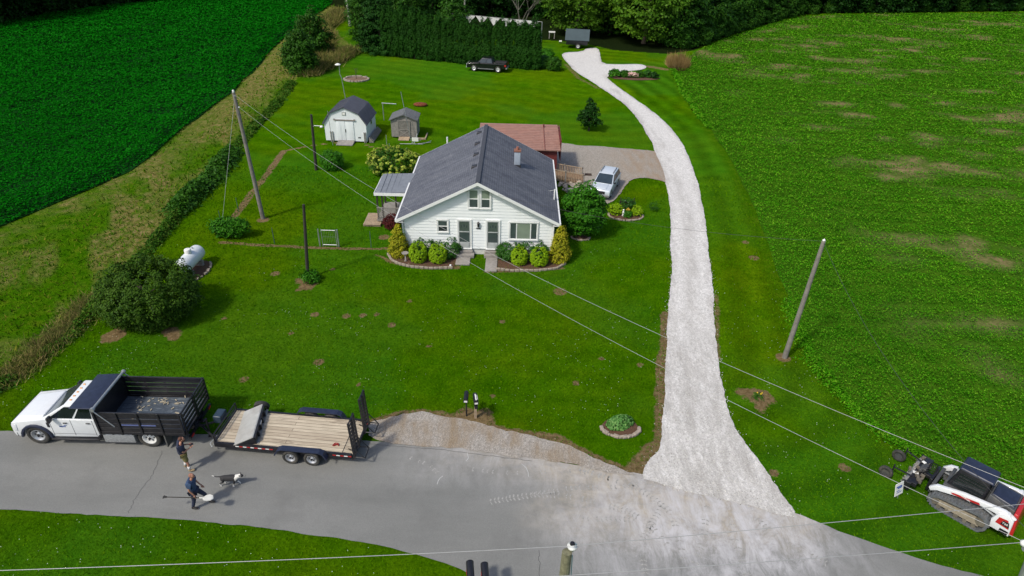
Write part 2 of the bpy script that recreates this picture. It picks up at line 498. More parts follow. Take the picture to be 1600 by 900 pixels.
def sheet(name, poly, z, step, m, attrf=None, amp=.06, smooth=1, inner=None, hf=None, **kw):
    P = smooth_poly(poly, smooth) if smooth else np.array(poly)
    B = densify(P, step, amp)
    inner = inner or step
    x0, y0 = B.min(0); x1, y1 = B.max(0)
    gx, gy = np.meshgrid(np.arange(x0, x1, inner), np.arange(y0, y1, inner))
    G = np.stack([gx.ravel(), gy.ravel()], 1) + rng.uniform(-.2, .2, (gx.size, 2)) * inner
    G = G[inside(G, B)]
    G = G[dline(G, B, True) > inner * .5]
    pts = [Vector(p) for p in B] + [Vector(p) for p in G]
    n = len(B)
    res = delaunay_2d_cdt(pts, [(i, (i + 1) % n) for i in range(n)], [], 1, 1e-6)
    V = np.array([(p[0], p[1]) for p in res[0]])
    F = np.array([f for f in res[2] if len(f) == 3])
    zz = np.full(len(V), z) if hf is None else z + hf(V)
    at = attrf(V) if attrf else None
    o = fastmesh(name, np.column_stack([V, zz]), F, m, smooth=True, attrs=at, kind='structure')
    return o, B

road_w = gs(ROAD_P); drive_w = gs(DRIVE_P); side_w = gs(SIDE_P); should_w = gs(SHOULD_P)

def axis(segs):
    out = []
    for a, b, s in segs: out += list(np.arange(a, b, s))
    out.append(segs[-1][1]); return np.array(out)
xs = axis([(-900, -300, 60), (-300, -120, 12), (-120, -30, .9), (-30, 28, .17), (28, 140, .9), (140, 300, 12), (300, 900, 60)])
ys = axis([(-500, 0, 50), (0, 12, 1), (12, 46, .17), (46, 125, .42), (125, 200, 1.2), (200, 400, 15), (400, 1500, 60)])
GX, GY = np.meshgrid(xs, ys)
GP = np.stack([GX.ravel(), GY.ravel()], 1)
near = (np.abs(GP[:, 0]) < 150) & (GP[:, 1] < 210) & (GP[:, 1] > 5)
nn_ = np.nonzero(near)[0]
Q = GP[nn_]
q_f = fbm(Q[:, 0] * .7, Q[:, 1] * .7, 5)
q_f2 = fbm(Q[:, 0] * .25, Q[:, 1] * .25, 8)
strip = np.concatenate([FIELD_L, LAWN_L[::-1]])
in_strip = inside(Q, strip)
dl = dline(Q, LAWN_L)
df = dline(Q, FIELD_L)
A = {k: np.zeros(len(GP)) for k in ('rough', 'straw', 'bare', 'lush', 'stripe', 'wood')}
rough = np.where(in_strip, 1.0, 0) * sstep(0, .5, dl + .3 * q_f)
right_edge = sstep(.9, 0, dline(Q, FIELD_RE) - .25 + .5 * (q_f - .5))
A['rough'][nn_] = np.maximum(rough, right_edge * .7)
tr = np.maximum(sstep(5.5, 1.2, df + 4 * (q_f - .5)), 0)
yk = sstep(20, 95, Q[:, 1])
wear = sstep(.54, .66, fbm(Q[:, 0] * .55 + Q[:, 1] * .32, (Q[:, 1] - Q[:, 0] * .55) * .12, 21)) * .9
near_l = sstep(2.6, 1.0, np.abs(dl - 2.8 + 1.5 * (q_f - .5))) * .5
straw = in_strip * np.clip(tr * (.25 + .7 * yk) * sstep(.4, .62, q_f + .25 * yk) + wear * .7 + near_l * sstep(.42, .6, q_f2), 0, 1)
st_patch = inside(Q, gs([(500, 30), (560, 80), (545, 86), (485, 70), (478, 40)]))
straw = np.maximum(straw, st_patch * .6)
A['straw'][nn_] = straw
bare = np.zeros(len(Q))
def spot(px, py, r, k=1.0, el=1.0):
    c = np.array(g(px, py))
    d = np.sqrt(((Q[:, 0] - c[0]) / el) ** 2 + (Q[:, 1] - c[1]) ** 2)
    if r > .5: d = d + (fbm(Q[:, 0] * 1.6, Q[:, 1] * 1.6, 19) - .5) * r * 2.2; d = d / 1.0
    np.maximum(bare, k * sstep(r * 1.35, r * .35, d), out=bare)
for s in [(430, 427, .35), (381, 592, .28), (492, 491, .3), (541, 493, .3), (567, 492, .25), (498, 565, .32), (612, 507, .28), (785, 502, .2), (1000, 569, .22), (640, 470, .2), (588, 490, .22), (455, 520, .2), (350, 497, .2), (1178, 402, .4), (1235, 470, .25), (600, 370, .45),
          (1165, 378, .3), (1224, 558, .45), (1178, 622, .75), (1210, 738, .25), (1320, 730, .3), (1310, 540, .3), (411, 343, .5), (480, 443, .65), (265, 520, .7), (180, 522, .6), (312, 415, .6), (905, 362, .5), (875, 455, .5), (700, 395, .3), (940, 560, .2), (900, 598, .2), (770, 618, .2), (670, 540, .16), (560, 600, .16), (520, 420, .2)]:
    spot(s[0], s[1], s[2], .95)
def bline(pts, wd, k=.9, seed=1):
    d = dline(Q, gs(pts))
    n = fbm(Q[:, 0] * 2, Q[:, 1] * 2, seed)
    np.maximum(bare, k * sstep(wd * 1.6, wd * .3, d + (n - .5) * wd * 1.2), out=bare)
bline([(345, 378), (400, 382), (480, 386), (540, 388), (600, 388), (625, 388)], .17)
bline([(356, 350), (372, 330), (410, 280), (444, 235)], .3, .9, 2)
bline([(444, 235), (480, 228), (510, 224), (535, 222)], .16)
bline([(572, 226), (605, 238), (625, 240)], .16, .8)
bline([(1034, 700), (1036, 635), (1038, 560), (1042, 490)], .38, .95, 5)
bline([(1000, 742), (1012, 718), (1034, 696)], .55, .95, 6)
bline([(1120, 460), (1121, 560)], .2, .6, 6)
bline([(884, 100), (905, 122), (935, 138)], .5, .5, 7)
bline([(730, 655), (748, 657)], .75, 1, 8)
bline([(570, 662), (640, 646), (680, 646), (740, 660), (800, 675), (870, 687), (912, 706), (960, 730), (1000, 744)], .3, .9, 9)
bline([(1010, 103), (1040, 108)], .8, .6, 9)
bline([(590, 398), (620, 412), (660, 418), (715, 417)], .22, .7)
bline([(760, 423), (820, 422), (880, 418)], .22, .7)
bline([(1248, 812), (1300, 830)], .25, .7)
A['bare'][nn_] = bare
lush = sstep(.45, .6, fbm(Q[:, 0] * .12, Q[:, 1] * .12, 41)) * .6
A['lush'][nn_] = lush
drl = gs([(1124, 570), (1117, 520), (1114, 450), (1107, 380), (1098, 320), (1086, 270), (1068, 225), (1040, 190), (1000, 160), (945, 118)])
d1 = dline(Q, drl)
hl = gs([(460, 62), (520, 85), (602, 92), (700, 106), (790, 120), (870, 130), (915, 142)])
d2 = dline(Q, hl)
stripe = .5 + .25 * np.sin(d1 * 2 * PI / 2.2 + q_f * 1.5) * (Q[:, 0] > np.interp(Q[:, 1], drl[:, 1], drl[:, 0]))
tracks = sstep(.35, .1, np.abs(d2 - .1)) + sstep(.35, .1, np.abs(d2 - 1.7))
bk = (Q[:, 1] > 50) & (d2 > 2)
stripe = stripe + np.where(bk, .16 * np.sin(d2 * 2 * PI / 2.4 + q_f), 0) + tracks * .35
fr = (Q[:, 1] < 40) & (Q[:, 0] < 8) & (Q[:, 1] > 20)
stripe = stripe + np.where(fr, .07 * np.sin((Q[:, 1] + .2 * Q[:, 0]) * 2 * PI / 1.9 + q_f * 2), 0)
A['stripe'] += .5
A['stripe'][nn_] = stripe
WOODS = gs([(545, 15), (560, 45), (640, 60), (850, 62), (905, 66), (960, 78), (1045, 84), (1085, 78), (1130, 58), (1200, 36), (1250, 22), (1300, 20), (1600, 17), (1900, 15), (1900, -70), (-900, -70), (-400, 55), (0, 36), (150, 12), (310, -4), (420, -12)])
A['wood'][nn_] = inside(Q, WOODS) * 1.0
nx, ny = len(xs), len(ys)
idx = np.arange(nx * ny).reshape(ny, nx)
F = np.stack([idx[:-1, :-1], idx[:-1, 1:], idx[1:, 1:], idx[1:, :-1]], -1).reshape(-1, 4)
und = np.zeros(len(GP))
und[nn_] = -.03 + .03 * (fbm(Q[:, 0] * .9, Q[:, 1] * .9, 77) - .5) * np.where(in_strip, 3, 1)
for P_ in (road_w, drive_w, side_w, should_w):
    pass
GM = ground_material()
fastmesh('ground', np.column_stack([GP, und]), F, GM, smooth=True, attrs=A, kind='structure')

# road, gravel
def road_attr(V):
    c = np.array(g(1130, 815)); c2 = np.array(g(1060, 780))
    d = np.sqrt(((V[:, 0] - c[0]) / 1.5) ** 2 + ((V[:, 1] - c[1]) / 1.1) ** 2)
    n = fbm(V[:, 0] * .5, V[:, 1] * .5, 61)
    dust = sstep(5.2, 1.2, d + 3 * (n - .5))
    edge = dline(V, gs([(640, 699), (727, 704), (827, 718), (960, 744), (1100, 776), (1240, 812)]))
    br = sstep(2.1, .1, edge + 1.6 * (n - .5)) * sstep(g(600, 700)[0], g(900, 730)[0], V[:, 0]) * .95
    d2_ = np.sqrt(((V[:, 0] - c2[0]) / 2.3) ** 2 + (V[:, 1] - c2[1]) ** 2)
    br = np.maximum(br, sstep(3.2, .8, d2_ + 1.5 * (n - .5)))
    far = sstep(3.2, .3, edge + 2 * (n - .5)) * sstep(g(560, 700)[0], g(760, 710)[0], V[:, 0]) * .5
    return {'dust': np.maximum(dust, far * .8), 'brown': br}
road, ROADB = sheet('road', road_w, .010, .3, road_material(), road_attr, amp=.05)
def drive_attr(V):
    d = dline(V, gs([(1090, 760), (1080, 660), (1078, 560), (1080, 440), (1075, 330), (1045, 240), (960, 140)]))
    w_ = sstep(.75, .1, d) * .75 * sstep(.35, .55, fbm(V[:, 0], V[:, 1] * .25, 14) + .1)
    w_ = np.maximum(w_, sstep(32, 26, V[:, 1]) * .9)
    w_ = np.maximum(w_, sstep(1.0, .3, np.abs(dline(V, gs([(1062, 700), (1065, 600), (1068, 500)])) - .1)) * .6)
    e = dline(V, gs([(1121, 470), (1121, 540), (1126, 590)]))
    ed = dline(V, drive_w, True)
    w_ = np.maximum(w_, sstep(.5, .0, ed + .5 * (fbm(V[:, 0] * 1.5, V[:, 1] * .8, 12) - .5)) * .9)
    return {'worn': np.maximum(w_, sstep(1, .1, e) * .9)}
drive, DRIVEB = sheet('gravel_driveway', drive_w, .022, .13, gravel_material('white_limestone_gravel', (.50, .485, .465), (.74, .72, .70), (.33, .31, .285), 13), drive_attr, amp=.07, inner=.3)
side, SIDEB = sheet('gravel_parking_pad', side_w, .016, .3, gravel_material('grey_tan_gravel', (.24, .215, .185), (.40, .37, .33), (.30, .22, .15)), lambda V: {'worn': sstep(7.5, 11.5, V[:, 0]) * .9 + .15}, amp=.12, inner=.5)
should, SHOULDB = sheet('gravel_shoulder', should_w, .016, .2, gravel_material('straw_and_gravel', (.24, .22, .20), (.44, .41, .37), (.25, .185, .115), 20), lambda V: {'worn': np.clip(.2 + 1.4 * sstep(.38, .62, fbm(V[:, 0] * .8, V[:, 1] * 1.5, 31)), 0, 1)}, amp=.12, inner=.3, hf=lambda V: .03 * fbm(V[:, 0] * 2, V[:, 1] * 2, 3))

# cracks in the asphalt and pale tyre tracks pressed on it
def strip_mesh(paths, name, m, z, label=None):
    mb = MB()
    for pts, wd in paths:
        for i in range(len(pts) - 1):
            a = np.array(pts[i]); b = np.array(pts[i + 1]); d = (b - a) / (np.linalg.norm(b - a) + 1e-9); n = np.array([-d[1], d[0]]) * wd / 2
            mb.add([(*(a - n), z), (*(b - n), z), (*(b + n), z), (*(a + n), z)], [(0, 1, 2, 3)])
    return mb.build(name, m, kind='structure')
def wiggle(px, n=24, amp=.09, seed=1):
    w_ = gs(px); out = []
    rr = random.Random(seed)
    for i in range(len(w_) - 1):
        for j in range(n):
            p = w_[i] + (w_[i + 1] - w_[i]) * j / n
            out.append((p[0] + rr.uniform(-amp, amp), p[1] + rr.uniform(-amp, amp) * .5))
    return out
CRK = mat('road_crack_tar', (.08, .08, .078), .9)
strip_mesh([(wiggle([(254, 705), (237, 745), (210, 780), (200, 804)], 10, .04, 1), .016), (wiggle([(843, 860), (842, 900), (846, 930)], 10, .04, 3), .02), (wiggle([(575, 694), (700, 704), (840, 722)], 20, .05, 5), .02)], 'road_cracks', CRK, .0145)
TRK = mat('pale_tyre_dust', (.31, .305, .29), .9, var=.25, scale=9)
tp = []
def tread(px, wd=.3, pitch=.16, skip=.15, seed=1):
    rr = random.Random(seed)
    P = np.array(px, float)
    t = np.linspace(0, 1, 60)
    # smooth curve through the points
    k = np.linspace(0, 1, len(P))
    W = np.array([g(np.interp(s, k, P[:, 0]), np.interp(s, k, P[:, 1])) for s in t])
    ker = np.ones(9) / 9
    Wp = np.vstack([np.repeat(W[:1], 4, 0), W, np.repeat(W[-1:], 4, 0)])
    W = np.column_stack([np.convolve(Wp[:, 0], ker, 'valid'), np.convolve(Wp[:, 1], ker, 'valid')])
    seg = np.r_[0, np.cumsum(np.linalg.norm(np.diff(W, axis=0), axis=1))]
    s = 0
    while s < seg[-1] - .1:
        if rr.random() > skip:
            p = np.array([np.interp(s, seg, W[:, 0]), np.interp(s, seg, W[:, 1])])
            q = np.array([np.interp(s + .05, seg, W[:, 0]), np.interp(s + .05, seg, W[:, 1])])
            d = (q - p) / (np.linalg.norm(q - p) + 1e-9); n = np.array([-d[1], d[0]])
            for sg in (-1, 1):
                a = p + n * sg * wd * .06; b = p + n * sg * wd * .5 * rr.uniform(.7, 1) + d * .05
                tp.append(([a, b], .055 * rr.uniform(.6, 1.3)))
        s += pitch * rr.uniform(.9, 1.1)
tread([(760, 785), (840, 772), (905, 778), (985, 800), (1030, 830)], .32, seed=2)
tread([(812, 776), (900, 762), (960, 762), (1030, 752)], .26, .18, .4, 3)
tread([(900, 812), (975, 810), (1020, 826), (1050, 860)], .3, .17, .3, 4)
tread([(735, 733), (790, 740), (900, 735), (960, 750)], .24, .2, .5, 5)
tread([(900, 730), (1000, 765), (1050, 800), (1070, 880)], .3, .17, .35, 6)
tread([(1105, 790), (1100, 840), (1080, 900)], .32, .17, .3, 7)
tread([(1140, 800), (1150, 850), (1170, 905)], .32, .17, .35, 8)
tread([(1180, 810), (1230, 850), (1300, 885)], .3, .17, .4, 9)
tread([(1035, 790), (1000, 850), (1010, 905)], .3, .17, .4, 10)
tread([(640, 715), (672, 728), (690, 745)], .2, .2, .4, 11)
strip_mesh(tp, 'tyre_tracks', TRK, .016)
sc = []
for px in [[(683, 757), (685, 751), (688, 747), (692, 744)], [(815, 725), (822, 731), (825, 738), (826, 745)], [(730, 708), (732, 716), (728, 721)]]:
    sc.append((gs(px), .03))
strip_mesh(sc, 'road_scratches', mat('pale_scratch', (.42, .42, .41), .9), .0148)

# ================================================================== PLANTS ON THE GROUND
def keep(P, polys):
    m = np.ones(len(P), bool)
    for q in polys: m &= ~inside(P, q)
    return m
def scatter(poly, dens_f, cell=6.0, seed=1):
    r = np.random.default_rng(seed)
    x0, y0 = poly.min(0); x1, y1 = poly.max(0)
    out = []
    for x in np.arange(x0, x1, cell):
        for y in np.arange(y0, y1, cell):
            d = dens_f(x + cell / 2, y + cell / 2)
            n = r.poisson(d * cell * cell)
            if n: out.append(np.column_stack([r.uniform(x, x + cell, n), r.uniform(y, y + cell, n)]))
    P = np.concatenate(out)
    return P[inside(P, poly)]
def in_view(x, y, mg=4):
    if y < 8: return False
    f = y * math.cos(PITCH) + CAMZ * math.sin(PITCH)
    return abs(x) < f * .83 + mg

# left field: a closed canopy of soybean
fl = np.concatenate([FIELD_L, gs([(420, -10), (310, -2), (150, 14), (0, 38), (-160, 70)]), [(-135, 100), (-110, 40)]])
SOIL = mat('dark_field_soil', (.004, .045, .005), .95, spec=.05, var=.3, scale=1.2, bumps=.6)
sheet('left_field', fl, .03, 2.5, SOIL, None, amp=.25, smooth=0, inner=4)
def dl_(x, y): return 85 * (52 / max(y, 52)) ** 1.25 if in_view(x, y) else 0
P = scatter(fl, dl_, 5, 3)
rd_ = np.array(g(240, 113)) - np.array(g(100, 160)); rd_ /= np.linalg.norm(rd_)
su = P @ rd_; sv_ = P @ np.array([-rd_[1], rd_[0]])
gap_ = sstep(.64, .70, fbm(su * .16, sv_ * 1.1, 133, 3))
P = P[np.random.default_rng(2).uniform(0, 1, len(P)) > gap_ * .6]
r3 = np.random.default_rng(5)
lod = (np.maximum(P[:, 1], 52) / 52)
row = fbm(P[:, 0] * .5, P[:, 1] * .5, 91)
rows = .5 + .5 * np.sin((P[:, 0] * .55 + P[:, 1] * .835) * 2 * PI / .76 * .5)
edge = np.clip(dline(P, FIELD_L) / 1.0, .35, 1)
z = (.32 + .3 * row + .07 * rows + r3.uniform(-.1, .1, len(P))) * edge
sz = .175 * lod ** .75 * r3.uniform(.7, 1.3, len(P))
V, Fq = leaves(np.column_stack([P, z]), np.array([[0, 0, 1.0]]) + np.zeros((len(P), 3)), sz, .85, .3, r3)
SOY = leafmat('soybean_leaf', [(.002, .088, .002), (.004, .125, .004), (.003, .105, .003), (.012, .16, .010)], .15, .9, .0, .05)
fastmesh('soybean_crop', V, Fq, SOY, kind='stuff', label='dense dark green crop canopy filling the left field', cat='crop')
# skirt of leaves along the crop's cut edge
# right field: low, patchy, sunlit crop with bare soil showing
fr_ = np.concatenate([FIELD_RE, [(60, 8), (190, 40), (200, 150)], gs([(1900, 17), (1600, 20), (1300, 23), (1250, 26), (1200, 40), (1130, 62), (1085, 82)])])
def rbare(V):
    inn = sstep(3, 14, dline(V, FIELD_RE))
    a = fbm(V[:, 0] * .16 + 1, V[:, 1] * .42, 55, 5); b = fbm(V[:, 0] * .5 + 9, V[:, 1] * 1.5, 59, 4)
    return sstep(.53, .71, a * .62 + b * .38) * inn
SOILR = newmat('weedy_field_soil')
nt = SOILR[1]; v = coord(nt)
tn = mth(nt, 'MULTIPLY', attr(nt, 'tan'), ramp(nt, noise(nt, 1.4, 6, .75, v), [(.32, (.15, .15, .15)), (.55, (1, 1, 1))]))
c = mix(nt, tn, ramp(nt, noise(nt, .8, 6, .7, v), [(.35, (.022, .09, .003)), (.65, (.055, .13, .007))]), ramp(nt, noise(nt, 4, 5, .7, v), [(.3, (.17, .12, .06)), (.7, (.30, .22, .12))]))
c = mix(nt, 1.0, c, ramp(nt, noise(nt, 6, 5, .8, v), [(.3, (.6, .6, .6)), (.7, (1.3, 1.3, 1.3))]), 'MULTIPLY')
nt.links.new(c, SOILR[2].inputs['Base Color']); SOILR[2].inputs['Roughness'].default_value = .95; SOILR[2].inputs['Specular IOR Level'].default_value = 0
sheet('right_field', fr_, .03, 1.5, SOILR[0], lambda V: {'tan': rbare(V)}, amp=.15, smooth=0, inner=1.5)
def dr_(x, y): return 190 * (30 / max(y, 30)) ** 1.6 if in_view(x, y) else 0
P = scatter(fr_, dr_, 5, 4)
pt = fbm(P[:, 0] * .16 + 1, P[:, 1] * .42, 55, 5)
pt2 = fbm(P[:, 0] * .9, P[:, 1] * .9, 57, 3)
inn = sstep(3, 14, dline(P, FIELD_RE))
bare_p = rbare(P)
r4 = np.random.default_rng(6)
rowg = np.sin((P[:, 1] + .05 * P[:, 0] + 3 * fbm(P[:, 0] * .03, P[:, 1] * .03, 88)) * 2 * PI / 1.9)
kp = r4.uniform(0, 1, len(P)) > sstep(.35, .9, rowg) * .6 * sstep(2, 7, dline(P, FIELD_RE)) + bare_p * .75 + .15 * (pt2 < .42) * inn
P = P[kp]; pt = pt[kp]; pt2 = pt2[kp]; inn = inn[kp]
lod = np.maximum(P[:, 1], 30) / 30
hgt = (.12 + .3 * pt2) * np.clip(dline(P, FIELD_RE) / .8, .4, 1) * (1.25 - .4 * inn)
sz = .088 * lod ** .78 * r4.uniform(.65, 1.35, len(P))
V, Fq = leaves(np.column_stack([P, hgt * r4.uniform(.35, 1.2, len(P)) + .02]), np.array([[0, 0, 1.0]]) + np.zeros((len(P), 3)), sz, .6, .5, r4)
RCR = leafmat('young_crop_leaf', [(.022, .13, .002), (.045, .205, .004), (.065, .235, .006), (.14, .31, .018)], .12, .8, .05, .12)
fastmesh('field_crop', V, Fq, RCR, kind='stuff', label='patchy bright green crop and weeds over the right field', cat='crop')

# lawn blades
lawn_poly = np.array([(-27, 11), (27, 11), (30, 52), (-30, 52)])
HOUSE_R = np.array([(-7.2, 37.1), (2.8, 37.1), (2.8, 48), (-7.2, 48)])
def dlawn(x, y): return (130 if y < 24 else 130 * (24 / y) ** 1.9) if in_view(x, y, 2) else 0
P = scatter(lawn_poly, dlawn, 3, 9)
lawnmask = keep(P, [ROADB, DRIVEB, SIDEB, SHOULDB, HOUSE_R, np.concatenate([FIELD_RE, [(60, 8), (60, 90)]])])
lawnmask &= ~(inside(P, strip))
P = P[lawnmask]
r5 = np.random.default_rng(8)
bd = np.zeros(len(P))
for s in [(1224, 558, .45), (1178, 622, .75), (411, 343, .5), (480, 443, .6), (738, 656, .7), (265, 520, .8), (180, 522, .8)]:
    bd = np.maximum(bd, np.linalg.norm(P - np.array(g(s[0], s[1])), axis=1) < s[2])
P = P[bd < .5]
s_ = .062 * (np.maximum(P[:, 1], 20) / 20) ** .85 * r5.uniform(.6, 1.3, len(P))
# each blade tuft: a narrow leaning triangle pair
n = len(P)
a = r5.uniform(0, 2 * PI, n); le = r5.uniform(0, 2 * PI, n); lean = r5.uniform(.2, 1.0, n) * s_
B0 = np.column_stack([P[:, 0] - np.cos(a) * s_ * .28, P[:, 1] - np.sin(a) * s_ * .28, np.full(n, -.02)])
B1 = np.column_stack([P[:, 0] + np.cos(a) * s_ * .28, P[:, 1] + np.sin(a) * s_ * .28, np.full(n, -.02)])
T0 = np.column_stack([P[:, 0] + np.cos(le) * lean, P[:, 1] + np.sin(le) * lean, s_ * .62])
V = np.stack([B0, B1, T0], 1).reshape(-1, 3)
GRASS = leafmat('lawn_blade', [(.04, .13, .001), (.06, .175, .001), (.08, .205, .001), (.115, .23, .004)], .2, .8, .0, .25)
fastmesh('lawn_grass', V, np.arange(n * 3).reshape(-1, 3), GRASS, kind='stuff', label='short mown green grass of the house lawn', cat='grass')
# clover flowers
P = scatter(lawn_poly, lambda x, y: (2.6 if y < 30 else .9) if in_view(x, y) and y < 40 else 0, 4, 12)
P = P[keep(P, [ROADB, DRIVEB, SIDEB, SHOULDB, HOUSE_R, np.concatenate([FIELD_RE, [(60, 8), (60, 90)]])]) & ~inside(P, strip)]
P = P[fbm(P[:, 0] * .3, P[:, 1] * .3, 71) > .47]
V, Fq = leaves(np.column_stack([P, np.full(len(P), .055)]), np.array([[0, 0, 1.0]]) + np.zeros((len(P), 3)), .034, 1, .3, r5)
fastmesh('clover_flowers', V, Fq, mat('clover_white', (.5, .55, .42), .8), kind='stuff', label='tiny white clover flowers dotted over the lawn', cat='clover')

# rough strip: taller tufts and the weedy bank between lawn and strip
P = scatter(strip, lambda x, y: 24 * (32 / max(y, 32)) ** 1.3 if in_view(x, y) else 0, 4, 15)
dlp = dline(P, LAWN_L)
dfp = dline(P, FIELD_L)
r6 = np.random.default_rng(9)
kp = r6.uniform(0, 1, len(P)) > .75 * sstep(5, 1.0, dfp)
P = P[kp]; n = len(P)
s_ = .2 * (np.maximum(P[:, 1], 32) / 32) ** .6 * r6.uniform(.5, 1.4, n)
a = r6.uniform(0, 2 * PI, n); le = r6.uniform(0, 2 * PI, n); lean = r6.uniform(.2, 1.0, n) * s_
B0 = np.column_stack([P[:, 0] - np.cos(a) * s_ * .2, P[:, 1] - np.sin(a) * s_ * .2, np.full(n, -.04)])
B1 = np.column_stack([P[:, 0] + np.cos(a) * s_ * .2, P[:, 1] + np.sin(a) * s_ * .2, np.full(n, -.04)])
T0 = np.column_stack([P[:, 0] + np.cos(le) * lean, P[:, 1] + np.sin(le) * lean, s_ * .7])
V = np.stack([B0, B1, T0], 1).reshape(-1, 3)
RG = leafmat('rough_grass_blade', [(.035, .13, .002), (.06, .17, .003), (.09, .19, .006), (.2, .19, .03)], .2, .9, .0, .3)
fastmesh('rough_grass', V, np.arange(n * 3).reshape(-1, 3), RG, kind='stuff', label='unmown yellowish grass strip between left field and lawn', cat='grass')
def bank(line, wd, hmax, dens, size, m, name, label, seed, hfun=None, col='stuff', lod=30, asp=.5, up=False):
    r = np.random.default_rng(seed)
    L = np.array(line); seg = np.r_[0, np.cumsum(np.linalg.norm(np.diff(L, axis=0), axis=1))]
    tot = seg[-1]; n = int(tot * dens)
    s = r.uniform(0, tot, n)
    x = np.interp(s, seg, L[:, 0]); y = np.interp(s, seg, L[:, 1])
    off = r.normal(0, wd / 2.2, n); o2 = r.normal(0, wd / 2.2, n)
    lump = fbm(s * .55, s * 0, seed + 3)
    gp_ = sstep(.30, .45, fbm(s * .35, s * 0 + 7, seed + 31))
    h = hmax * (.15 + .85 * gp_) * (.25 + 1.3 * np.clip(lump - .2, 0, 1)) * np.exp(-(off ** 2 + o2 ** 2) / (wd ** 2))
    z = h * r.uniform(.15, 1, n) ** .6
    sz = size * r.uniform(.6, 1.4, n) * (np.maximum(y, lod) / lod) ** .7
    if up:
        a = r.uniform(0, 2 * PI, n); bw = sz * .11; ln = sz * 1.6
        b = np.column_stack([x + off, y + o2, z * .4])
        s_ = np.column_stack([np.cos(a), np.sin(a), np.zeros(n)]) * bw[:, None]
        tp_ = b + np.column_stack([r.normal(0, .55, n), r.normal(0, .55, n), r.uniform(.3, 1, n)]) * ln[:, None]
        V = np.stack([b - s_, b + s_, tp_], 1).reshape(-1, 3)
        return fastmesh(name, V, np.arange(n * 3).reshape(-1, 3), m, kind=col, label=label, cat='weeds')
    V, Fq = leaves(np.column_stack([x + off, y + o2, z]), np.column_stack([off * .8, o2 * .8, np.full(n, .8)]), sz, asp, .6, r)
    return fastmesh(name, V, Fq, m, kind=col, label=label, cat='weeds')
WEED = leafmat('bank_weed_leaf', [(.018, .075, .004), (.035, .115, .006), (.055, .14, .01), (.11, .15, .02)], .15, .6, .2, .4)
DRY = leafmat('dry_grass_blade', [(.05, .12, .01), (.22, .17, .07), (.08, .14, .015), (.34, .26, .12), (.12, .14, .03)], .2, .8, .1, .5)
bank(gs([(-40, 630), (20, 590), (70, 552), (112, 525), (150, 480), (200, 428), (250, 370), (290, 322), (330, 280)]), .55, .6, 460, .15, WEED, 'bank_weeds', 'dark weeds along the bank left of the lawn, front stretch', 1)
bank(gs([(275, 335), (300, 308), (325, 285), (345, 262), (362, 240)]), 1.0, 1.1, 650, .2, leafmat('bramble_leaf', [(.02, .08, .005), (.035, .12, .008), (.05, .15, .012)], .15, .5, .3, .5), 'bank_brambles', 'lighter green brambles on the bank below the leaning pole', 2)
bank(gs([(360, 240), (400, 195), (430, 165), (455, 130)]), .55, .42, 300, .2, WEED, 'bank_undergrowth', 'low undergrowth along the bank towards the far bushes', 3)
bank(gs([(-30, 610), (30, 580), (80, 535), (120, 500), (150, 465)]), 1.0, .4, 900, .19, DRY, 'dry_bank_grass', 'straw coloured dead grass on the bank beside the truck', 4, up=True)
bank(gs([(480, 118), (520, 98), (548, 82)]), 1.2, .5, 900, .26, DRY, 'dry_far_grass', 'dry tall grass beside the far left bushes', 5, up=True)
bank(gs([(500, 95), (508, 60), (500, 48), (535, 22)]), 1.3, .5, 700, .26, DRY, 'tall_far_grass', 'tall dry grass bordering the far corner of the lawn', 8, up=True)
bank(gs([(1052, 108), (1072, 150), (1108, 200)]), .4, .25, 130, .2, RCR, 'field_edge_weeds', 'weeds on the near left edge of the right field', 6)
bank(gs([(1232, 470), (1258, 540), (1275, 570), (1295, 600)]), .55, .55, 300, .14, RCR, 'edge_crop_tufts', 'tall tufts on the field edge beside the right pole', 7)
bank(gs([(1290, 592), (1330, 638), (1385, 684), (1440, 712)]), .4, .4, 420, .12, RCR, 'front_crop_edge', 'raised crop edge above the mower lawn', 9, lod=24)
# loose gravel
P = scatter(DRIVEB, lambda x, y: 60 if y < 24 else (22 if y < 32 else 0), 3, 21)
dd = dline(P, DRIVEB, True)
rim = scatter(np.array([(3, 13), (12, 13), (13, 40), (3, 40)]), lambda x, y: 60, 3, 22)
rim = rim[(dline(rim, DRIVEB, True) < rng.exponential(.09, len(rim)))]
P = np.concatenate([P, rim]); n = len(P)
sz = rng.uniform(.010, .030, n)
ang = rng.uniform(0, 2 * PI, n)
base = []
for k in range(4):
    rr = sz * rng.uniform(.7, 1.2, n)
    base.append(np.column_stack([P[:, 0] + np.cos(ang + k * PI / 2) * rr, P[:, 1] + np.sin(ang + k * PI / 2) * rr, np.full(n, .015)]))
top = np.column_stack([P[:, 0] + rng.uniform(-.01, .01, n), P[:, 1], .02 + sz * .9])
V = np.stack(base + [top], 1).reshape(-1, 3)
bi = np.arange(n)[:, None] * 5
F = np.concatenate([bi + np.array([[0, 1, 4]]), bi + np.array([[1, 2, 4]]), bi + np.array([[2, 3, 4]]), bi + np.array([[3, 0, 4]])])
GST = leafmat('loose_stone', [(.16, .155, .15), (.34, .33, .32), (.66, .65, .64), (.5, .49, .48)], 0, .9, .15, .4)
fastmesh('loose_gravel', V, F, GST, kind='stuff', label='loose white limestone stones on the driveway mouth', cat='gravel')
#==NEXT==

